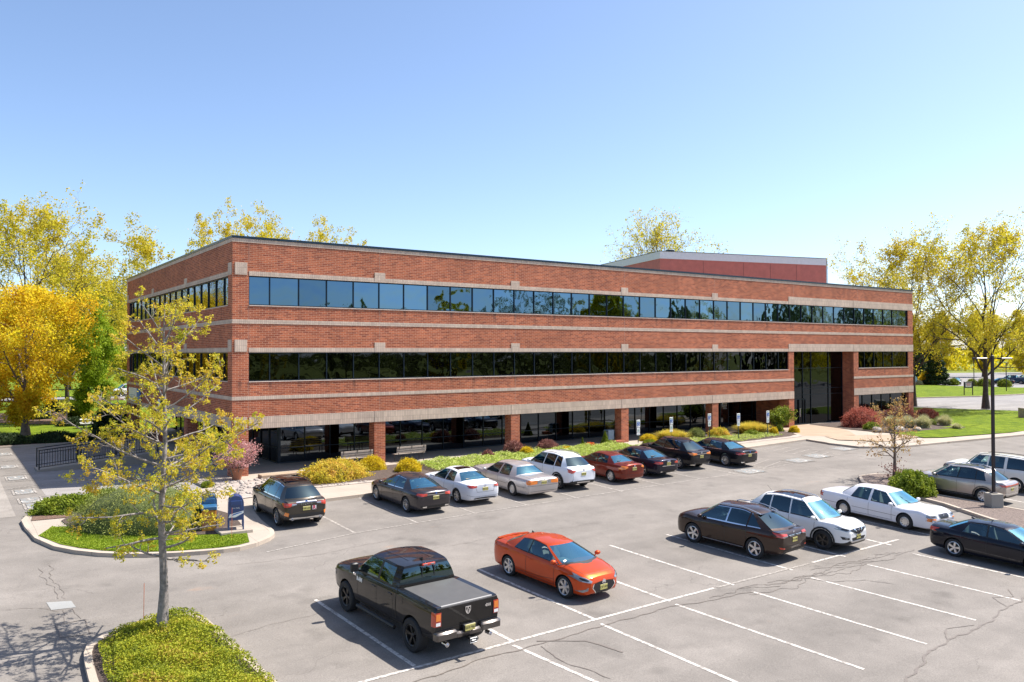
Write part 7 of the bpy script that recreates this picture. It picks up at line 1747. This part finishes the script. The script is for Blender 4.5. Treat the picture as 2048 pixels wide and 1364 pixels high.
stemmed('plum_shrub', -.05, -.95, .12, 2.3, 1.85, 'lf_plum', .07, 5200, 'pink-leaved plum shrub in front of the brick corner column', 7, .07)
# ground covers: uncountable
def cover(name, poly, mat, n, size, hgt, label, cat='ground cover', base=.13, jit=.5, rag=None):
    rg = np.random.default_rng(len(poly) * 7 + n); xs = [p[0] for p in poly]; ys = [p[1] for p in poly]; P = []
    pa = np.array(poly); 
    while len(P) < n:
        q = rg.uniform([min(xs), min(ys)], [max(xs), max(ys)], (n, 2)); ins = np.zeros(n, bool); j = len(pa) - 1
        for i in range(len(pa)):
            xi, yi = pa[i]; xj, yj = pa[j]
            c = ((yi > q[:, 1]) != (yj > q[:, 1])) & (q[:, 0] < (xj - xi) * (q[:, 1] - yi) / (yj - yi + 1e-12) + xi); ins ^= c; j = i
        P += q[ins].tolist()
    P = np.array(P[:n]); lump = .5 + .5 * np.sin(P[:, 0] * 3.1 + np.cos(P[:, 1] * 2.3)) * np.cos(P[:, 1] * 3.7 + .5 * np.sin(P[:, 0] * 5))
    z = hgt * (.35 + .65 * lump) * rg.uniform(jit, 1, n); g = np.array([G(a, b) for a, b in P])
    V, F = leaf_quads(np.column_stack([P, g + base + z]), size, rg, flat=.5)
    o = mobj(name, np_mesh(name, V, F, M[mat])); return tag(o, label, cat, kind='stuff')
cover('ground_cover', [(9.0, -4.6), (9.2, -1.4), (14, -1.1), (24.3, -.9), (24.6, -3.4), (20, -4.4), (14, -4.8)], 'lf_pach', 34000, .078, .38, 'pale green and cream ground cover filling the long bed behind the parked cars')
cover('ground_cover', [(27.6, -4.0), (28, -1.5), (38, -2.0), (38.6, -3.7), (33, -4.5)], 'lf_pach', 8000, .075, .22, 'pale ground cover in front of the blue parking signs')
cover('creeping_juniper', [(x + (.22 if x < -8 else -.02 if x > -6.6 else 0), y + (.12 if y < -20.4 else -.12)) for x, y in NI], 'lf_juncov', 60000, .050, .26, 'creeping green and gold juniper carpet around the nearest tree', base=.12)
cover('creeping_juniper', [(-8.5, -20.6), (-8.3, -19.9), (-7.8, -19.5), (-7.0, -19.4), (-6.7, -20), (-6.55, -23), (-6.4, -26), (-8.6, -26), (-8.7, -22)], 'lf_juncov', 42000, .045, .36, 'thicker juniper growth in the middle of the nearest bed', base=.14)
cover('lawn_blades', [(-8.95, -9.1), (-8.5, -7.95), (-8.0, -8.5), (-7.1, -10.1), (-5.6, -11.2), (-3.8, -12.0), (-3.1, -12.3), (-3.3, -13.3), (-4.2, -13.5), (-5.6, -13.15), (-6.9, -12.5), (-8.05, -11.3), (-8.85, -9.4)], 'blade', 16000, .055, .045, 'short grass blades on the mail island lawn', 'grass', base=.135)
m = MB(); rg = random.Random(4)
for k in range(130):
    x, y = rg.uniform(-1.3, 1.7), rg.uniform(-5.6, -1.4); s = rg.uniform(.05, .13); m.ellipsoid((x, y, .15), (s, s * rg.uniform(.7, 1), s * .6), 6, 4)
for k in range(60):
    x = rg.uniform(2.4, 9); y = rg.uniform(-5.5, -5.0); s = rg.uniform(.03, .07); m.ellipsoid((x, y, .15), (s, s, s * .6), 5, 4)
o = m.obj('river_rocks', M['rock'], None, True); tag(o, 'pale river stones spread beside the terracotta pot and the step', 'stones', kind='stuff')
for i, (x, y, a, b, c, lab) in enumerate([(46.9, -6.0, .38, .28, .22, 'left pale boulder beside the entrance walk'), (48.3, -6.9, .55, .36, .26, 'grey boulder right of the first one'), (49.8, -7.5, .42, .3, .20, 'flat boulder furthest right in the bed'), (47.6, -5.4, .26, .24, .18, 'small pale boulder under the coral maple')]):
    m = MB(); m.ellipsoid((0, 0, c * .55), (a, b, c), 9, 6); r3 = random.Random(i); m.v = [(vx * (1 + r3.uniform(-.08, .08)), vy * (1 + r3.uniform(-.08, .08)), max(0, vz * (1 + r3.uniform(-.08, .08)))) for vx, vy, vz in m.v]
    o = m.obj('boulder', M['rock'], None, True); o.location = (x, y, .13); tag(o, lab, 'boulder', 'boulders by the entrance')

# ------------------------------------------------------------------ street furniture
def isa(m, cx, cz, s, y):
    """wheelchair mark in the plane y"""
    for k in range(11):
        t0, t1 = R(-215 + 25 * k), R(-215 + 25 * (k + 1)); r_ = .33 * s
        a, b = (cx + r_ * math.cos(t0), cz - .14 * s + r_ * math.sin(t0)), (cx + r_ * math.cos(t1), cz - .14 * s + r_ * math.sin(t1)); m.tube([(a[0], y, a[1]), (b[0], y, b[1])], .045 * s, 4)
    m.tube([(cx - .06 * s, y, cz + .42 * s), (cx - .02 * s, y, cz + .02 * s), (cx + .26 * s, y, cz), (cx + .38 * s, y, cz - .36 * s), (cx + .46 * s, y, cz - .34 * s)], .05 * s, 4)
    m.ellipsoid((cx - .07 * s, y, cz + .52 * s), (.08 * s, .02, .08 * s), 8, 6)
def pk_sign(X, Y, h, label, extra):
    t = empty('parking_sign', (X, Y, G(X, Y) + .12), R(-6), label, 'sign', 'accessible parking signs')
    m = MB(); m.box(-.03, .03, -.012, .012, 0, h - .02); m.obj('post', M['dkgreen'], t)
    m = MB(); m.bbox(-.152, .152, -.032, -.014, h - .50, h, .008); b = m.obj('sign_panel', M['wht'], t)
    m = MB(); m.box(-.11, .11, -.037, -.033, h - .40, h - .15); bl = m.obj('blue_field', M['bluesign'], b)
    m = MB(); isa(m, 0, h - .275, .20, -.041); m.obj('wheelchair_symbol', M['wht'], bl)
    text_obj('lettering', 'RESERVED', .05, plain('sign_green', (.02, .25, .12), .5, var=0) if 'sgn' not in M else M['sgn'], b, Matrix.Translation((0, -.036, h - .05)) @ Matrix.Rotation(R(90), 4, 'X'), .001)
    text_obj('lettering', 'PARKING', .05, b.children[-1].data.materials[0], b, Matrix.Translation((0, -.036, h - .105)) @ Matrix.Rotation(R(90), 4, 'X'), .001)
    M['sgn'] = b.children[-1].data.materials[0]
    m = MB(); m.bbox(-.13, .13, -.030, -.014, h - .86, h - .53, .008); c = m.obj('fine_panel', M['wht'], t)
    text_obj('lettering', 'PENALTY', .045, M['sgn'], c, Matrix.Translation((0, -.034, h - .60)) @ Matrix.Rotation(R(90), 4, 'X'), .001)
    m = MB()
    for k in range(3): m.box(-.09, .09, -.034, -.031, h - .68 - .05 * k, h - .665 - .05 * k)
    m.obj('small_print', M['sgn'], c)
    if extra:
        m = MB(); m.bbox(-.14, .14, -.030, -.014, h - 1.02, h - .90, .006); c = m.obj('lower_panel', M['wht'], t); text_obj('lettering', 'VAN', .06, M['sgn'], c, Matrix.Translation((0, -.034, h - .96)) @ Matrix.Rotation(R(90), 4, 'X'), .001)
pk_sign(26.68, -.85, 1.55, 'blue and white accessible parking sign beside the third brick column', True)
pk_sign(29.68, -1.0, 1.60, 'accessible parking sign standing in the straw-gold shrub, second from the left', True)
pk_sign(31.6, -2.74, 1.86, 'accessible parking sign behind the black crossover, third of five', False)
pk_sign(33.6, -3.6, 1.84, 'accessible parking sign above the long black sedan, fourth of five', False)
pk_sign(37.6, -3.0, 1.82, 'accessible parking sign nearest the entrance, rightmost of five', False)
def bench(X, Y, rz, label):
    t = empty('bench', (X, Y, .12), rz, label, 'bench', 'benches under the arcade')
    m = MB()
    for k in range(4): m.bbox(-.95, .95, -.25 + .13 * k, -.14 + .13 * k, .42, .45, .008)
    m.obj('seat', M['wood'], t); m = MB()
    for k in range(3): m.bbox(-.95, .95, -.31 - .02 * k, -.28 - .02 * k, .52 + .12 * k, .62 + .12 * k, .006)
    m.obj('backrest', M['wood'], t)
    for x in (-.8, 0, .8):
        m = MB(); m.tube([(x, .2, 0), (x, .2, .40), (x, -.24, .40), (x, -.36, .86)], .022, 6); m.tube([(x, -.3, 0), (x, -.24, .40)], .022, 6); m.obj('leg', M['alloyd'], t)
bench(6.55, .15, R(3), 'slatted grey bench left of the first arcade column'); bench(9.95, .35, R(3), 'slatted grey bench right of the first arcade column')
t = empty('picnic_bench', (-1.2, 34.0, .10), R(-5), 'white picnic table on the lawn beyond the ramp', 'picnic table')
m = MB(); m.bbox(-1.3, 1.3, -.35, .35, .70, .75, .01); m.obj('table_top', M['wht'], t); m = MB(); m.bbox(-1.3, 1.3, -.75, -.50, .40, .45, .01); m.obj('seat', M['wht'], t); m = MB(); m.bbox(-1.3, 1.3, .50, .75, .40, .45, .01); m.obj('seat', M['wht'], t)
for x in (-1, 1):
    m = MB(); m.tube([(x, -.65, 0), (x, -.2, .7)], .03, 6); m.tube([(x, .65, 0), (x, .2, .7)], .03, 6); m.obj('leg', M['bronze'], t)
# litter cart by the third column
t = empty('litter_cart', (25.3, .55, .12), 0, 'pale blue-grey litter bin on a dark frame beside the third arcade column', 'litter bin')
m = MB(); m.bbox(-.28, .28, -.24, .24, .22, .86, .03); m.obj('bin', plain('pale_blue_bin', (.22, .30, .36), .5), t); m = MB()
for x in (-.3, .3):
    m.tube([(x, -.26, 0), (x, -.26, .80)], .018, 6); m.tube([(x, .26, 0), (x, .26, .80)], .018, 6); m.tube([(x, -.26, .78), (x, .26, .78)], .018, 6)
m.obj('frame', M['frame'], t)
m = MB(); m.bbox(-.36, .36, -.20, .20, 0, .22, .01); o = m.obj('brick_curb', M['brick'], None); o.location = (25.35, -.35, .12); tag(o, 'low brick plinth at the foot of the third column', 'plinth')
# light pole on its concrete block
lz = G(0, -23.7) + .12
t = empty('light_pole', (25.75, -23.8, lz), 0, 'tall dark bronze parking lot light with two flat heads on a square concrete block', 'light pole')
m = MB(); m.bbox(-.27, .27, -.27, .27, -.05, .58, .02); m.obj('concrete_base', M['block'], t)
m = MB(); m.box(-.052, .052, -.052, .052, .60, 6.50); m.obj('pole', M['bronze'], t); m = MB(); m.bbox(-.13, .13, -.13, .13, .60, .63, .01); m.obj('base_plate', M['bronze'], t)
for sg in (1, -1):
    m = MB(); m.box(.05 * sg, .30 * sg, -.025, .025, 6.42, 6.46); a = m.obj('arm', M['bronze'], t)
    m = MB(); m.bbox(min(.30 * sg, .82 * sg), max(.30 * sg, .82 * sg), -.17, .17, 6.40, 6.47, .02); a2 = m.obj('lamp_head', M['alloyd'], t)
m = MB(); m.ellipsoid((0, 0, 6.52), (.07, .07, .06), 10, 6); m.obj('photocell', M['bronze'], t, True); t.rotation_euler = (0, 0, R(-32))
# mailboxes
def mailbox(X, Y, rz, label, mat, logo=True):
    t = empty('mailbox', (X, Y, G(X, Y) + .12), rz, label, 'mailbox', 'collection boxes on the mail island')
    m = MB(); prof = [(-.26, .34), (-.26, .92)] + [(-.26 * math.cos(a), .92 + .26 * math.sin(a)) for a in [math.pi * k / 12 for k in range(1, 12)]] + [(.26, .92), (.26, .34)]
    n = len(prof); m.add([(x, -.28, z) for x, z in prof] + [(x, .28, z) for x, z in prof], [tuple(range(n)), tuple(range(2 * n - 1, n - 1, -1))] + [(i, (i + 1) % n, n + (i + 1) % n, n + i) for i in range(n)])
    m.obj('body', mat, t, True, 30)
    for x in (-.24, .24):
        for y in (-.26, .26):
            m = MB(); m.bbox(x - .025, x + .025, y - .025, y + .025, .0, .36, .004); m.obj('leg', mat, t)
    m = MB(); m.bbox(-.19, .19, -.315, -.28, .86, 1.02, .01); m.obj('pull_door', mat, t)
    m = MB(); m.add([(-.25, -.286, .44), (-.02, -.286, .44), (.25, -.286, .58), (.25, -.286, .66), (-.2, -.286, .56)], [(0, 1, 2, 3, 4)]); lb = m.obj('eagle_label', M['wht'], t)
    m = MB(); m.add([(-.14, -.292, .50), (.18, -.292, .60), (.22, -.292, .625), (.05, -.292, .60), (-.10, -.292, .55)], [(0, 1, 2, 3, 4)]); m.obj('eagle_mark', M['bluesign'], lb)
    text_obj('lettering', 'U.S. MAIL', .06, M['wht'], t, Matrix.Translation((0, -.29, .76)) @ Matrix.Rotation(R(90), 4, 'X'), .001)
    return t
mz = G(0, -11.7)
m = MB(); m.bbox(-3.85, -2.75, -12.15, -11.25, mz + .05, mz + .22, .015); o = m.obj('mailbox_pad', M['conc']); tag(o, 'raised concrete pad under the front mailbox', 'concrete pad')
a = mailbox(-3.22, -11.68, R(-14), 'navy blue mailbox on legs on the raised concrete pad, nearest the corner', M['mailblue']); a.location.z += .10
mailbox(-3.80, -10.45, R(-14), 'faded blue mailbox behind the navy one', M['maillt'])
t = empty('drop_box', (-3.95, -11.0, G(0, -11.0) + .12), R(-14), 'orange parcel drop box with a white lid beside the mailboxes', 'drop box')
m = MB(); m.bbox(-.24, .24, -.24, .24, 0, .72, .02); m.obj('body', M['orange'], t); m = MB(); m.bbox(-.26, .26, -.26, .27, .73, .86, .03); m.obj('lid', M['maillt'], t); m = MB(); m.bbox(-.22, -.02, -.25, -.235, .15, .5, .002); m.obj('side_panel', M['terra'], t)
for (x, y, h, lab) in ((-3.62, -12.6, 1.05, 'orange marker stake beside the front mailbox'), (-7.62, -19.2, .95, 'thin orange marker stake at the tip of the juniper bed')):
    m = MB(); m.tube([(0, 0, -.1), (.01, 0, h)], .007, 5); o = m.obj('marker_stake', M['redplastic']); o.location = (x, y, G(x, y) + .12); tag(o, lab, 'stake', 'marker stakes')
t = empty('plant_pot', (-.05, -.95, .12), 0, 'terracotta pot at the foot of the pink plum shrub', 'plant pot')
m = MB(); m.lathe([(.001, .0), (.20, .0), (.30, .50), (.34, .50), (.34, .58), (.28, .58), (.26, .45), (.001, .45)], 18, 'z'); m.obj('pot', M['terra'], t, True)
m = MB(); m.bbox(1.0, 2.9, -1.45, -.85, .10, .29, .02); o = m.obj('step', M['conctan']); tag(o, 'tan concrete step between the river stones and the golden spirea', 'step')
# ramp with railings beside the side lot
rp = empty('access_ramp', (-7.6, 8.6, 0), 0, 'concrete access ramp climbing along the side lot towards the short facade', 'ramp')
m = MB(); m.add([(0, 0, 0), (6.0, 0, 0), (6.0, 0, .62), (0, 0, .10), (0, 1.6, 0), (6.0, 1.6, 0), (6.0, 1.6, .62), (0, 1.6, .10)], [(0, 1, 2, 3), (5, 4, 7, 6), (3, 2, 6, 7), (0, 3, 7, 4), (1, 5, 6, 2), (0, 4, 5, 1)]); m.obj('slope', M['conc'], rp)
def railing(y, label):
    t = empty('ramp_railing', (-7.6, y, .10), 0, label, 'railing', 'ramp railings')
    sl = .52 / 6; zf = lambda x: sl * x
    m = MB()
    for z in (.12, .86, 1.02): m.tube([(.1, 0, z), (6.0, 0, z + zf(6))], .022 if z < 1 else .03, 6)
    m.obj('rail', M['fence'], t); m = MB()
    x = .22
    while x < 5.95: m.tube([(x, 0, .12 + zf(x)), (x, 0, .86 + zf(x))], .011, 4); x += .125
    m.obj('baluster', M['fence'], t)
    for x in (.1, 2.05, 4.0, 5.95):
        m = MB(); m.box(x - .03, x + .03, -.03, .03, -.05, 1.04 + zf(x)); m.obj('post', M['fence'], t)
railing(8.72, 'nearer black steel ramp railing with close balusters'); railing(10.05, 'farther black steel ramp railing, behind the nearer one')
# far lawn sign, board sign, posts, stone block
t = empty('lawn_sign', (106.6, 15.6, .12), R(-38), 'brown sign with a red and white panel on two posts across the side road', 'sign')
m = MB(); m.bbox(-.62, .62, -.04, .04, 1.0, 1.85, .02); b = m.obj('sign_board', M['bronze'], t); m = MB(); m.box(-.40, .40, -.05, -.041, 1.14, 1.70); m.obj('sign_face', M['wht'], b)
m = MB()
for z, w_ in ((1.60, .30), (1.46, .34), (1.30, .26)): m.box(-w_, w_, -.058, -.051, z - .035, z + .035)
m.obj('sign_print', M['lampred'], b)
for x in (-.58, .58): m = MB(); m.box(x - .05, x + .05, -.05, .05, 0, 1.9); m.obj('post', M['bronze'], t)
t = empty('board_sign', (134.5, 40.2, .12), R(-38), 'pale blue arched board sign with a small green emblem across the side road', 'sign')
pr = [(-2.2, 0), (2.2, 0), (2.2, 1.2)] + [(2.2 * math.cos(a), 1.2 + .8 * math.sin(a)) for a in [math.pi * k / 10 for k in range(1, 10)]] + [(-2.2, 1.2)]
m = MB(); n = len(pr); m.add([(x, -.1, z) for x, z in pr] + [(x, .1, z) for x, z in pr], [tuple(range(n)), tuple(range(2 * n - 1, n - 1, -1))] + [(i, (i + 1) % n, n + (i + 1) % n, n + i) for i in range(n)]); b = m.obj('sign_board', plain('pale_blue_board', (.40, .62, .72), .5), t)
m = MB(); m.ellipsoid((-.2, -.11, 1.5), (.55, .02, .25), 12, 6); m.obj('emblem', M['lf_green'], b); m = MB(); m.box(-1.4, 1.4, -.115, -.101, .85, 1.0); m.box(-1.1, 1.1, -.115, -.101, .58, .68); m.obj('sign_print', M['bluesign'], b)
for (x, y, h, lab) in ((123.2, 17.8, 4.3, 'slim dark post on the far lawn right of the light pole'), (139, 30, 5.0, 'thin dark lamp post behind the round yellow shrubs')):
    t = empty('lamp_post', (x, y, .12), 0, lab, 'lamp post', 'posts across the side road'); m = MB(); m.tube([(0, 0, 0), (0, 0, h)], .07, 8); m.obj('pole', M['bronze'], t); m = MB(); m.bbox(-.3, .3, -.15, .15, h, h + .12, .02); m.obj('lamp_head', M['bronze'], t)
m = MB(); m.bbox(-1.6, 1.6, -.5, .5, 0, .88, .03); o = m.obj('stone_wall_block', M['block']); o.location = (71.3, -7.4, .13); o.rotation_euler = (0, 0, R(-35)); tag(o, 'low aggregate wall block at the right edge of the near lawn', 'low wall')
# hanging awning-dark building far right, low brick house in the haze
t = empty('far_building', (120, 75, 0), R(-30), 'low pale red building half hidden by the trees across the side road', 'building')
m = MB(); m.box(-14, 14, 0, 9, 0, 4.2); m.obj('wall', plain('far_brick', (.42, .25, .20), .8), t); m = MB(); m.box(-14.4, 14.4, -.4, 9.4, 4.2, 4.7); m.obj('roof', M['roof'], t); m = MB(); [m.box(x, x + 1.6, -.05, .02, 1.2, 2.8) for x in (-12, -8, -4, 0, 4, 8, 11)]; m.obj('window', M['glassM'], t)

# ------------------------------------------------------------------ light, sky, camera
sunv = Vector((.66, -.20, 1.0)).normalized()       # towards the sun
el = math.asin(sunv.z); az = math.atan2(sunv.x, sunv.y)
w = bpy.data.worlds.new('World'); S.world = w; w.use_nodes = True; nt = w.node_tree; bg = nt.nodes['Background']
sk = nt.nodes.new('ShaderNodeTexSky'); sk.sky_type = 'NISHITA'; sk.sun_disc = False; sk.sun_elevation = el; sk.sun_rotation = az
sk.air_density = SKY[0]; sk.dust_density = SKY[1]; sk.ozone_density = SKY[2]
nt.links.new(sk.outputs[0], bg.inputs[0]); bg.inputs[1].default_value = SKY[3]
ld = bpy.data.lights.new('sun', 'SUN'); ld.energy = SUN; ld.angle = R(.5); ld.color = (1.0, .945, .87)
lo = bpy.data.objects.new('sun', ld); link(lo); lo.rotation_euler = sunv.to_track_quat('Z', 'Y').to_euler()
cd = bpy.data.cameras.new('camera'); cam = bpy.data.objects.new('camera', cd); link(cam); S.camera = cam
cd.sensor_width = 36; cd.lens = 1613.97 / 2048 * 36; cd.clip_end = 6000; cd.clip_start = .1
cam.location = (-11.6403, -40.5351, 6.22); cam.rotation_euler = (R(90) + .0146, 0, -.6133)
cam.rotation_euler.rotate_axis('Z', -.0022)
for o in [o for o in S.objects if o.parent is None]:
    o.location *= UNIT
    if o.type in ('EMPTY', 'MESH'): o.scale *= UNIT
vs = S.view_settings; vs.view_transform = 'Standard'; vs.look = 'None'; vs.gamma = 1; vs.exposure = EXPO
S.render.engine = 'CYCLES'
print('objects', len(S.objects), 'tris', sum(len(o.data.polygons) for o in S.objects if o.type == 'MESH'))
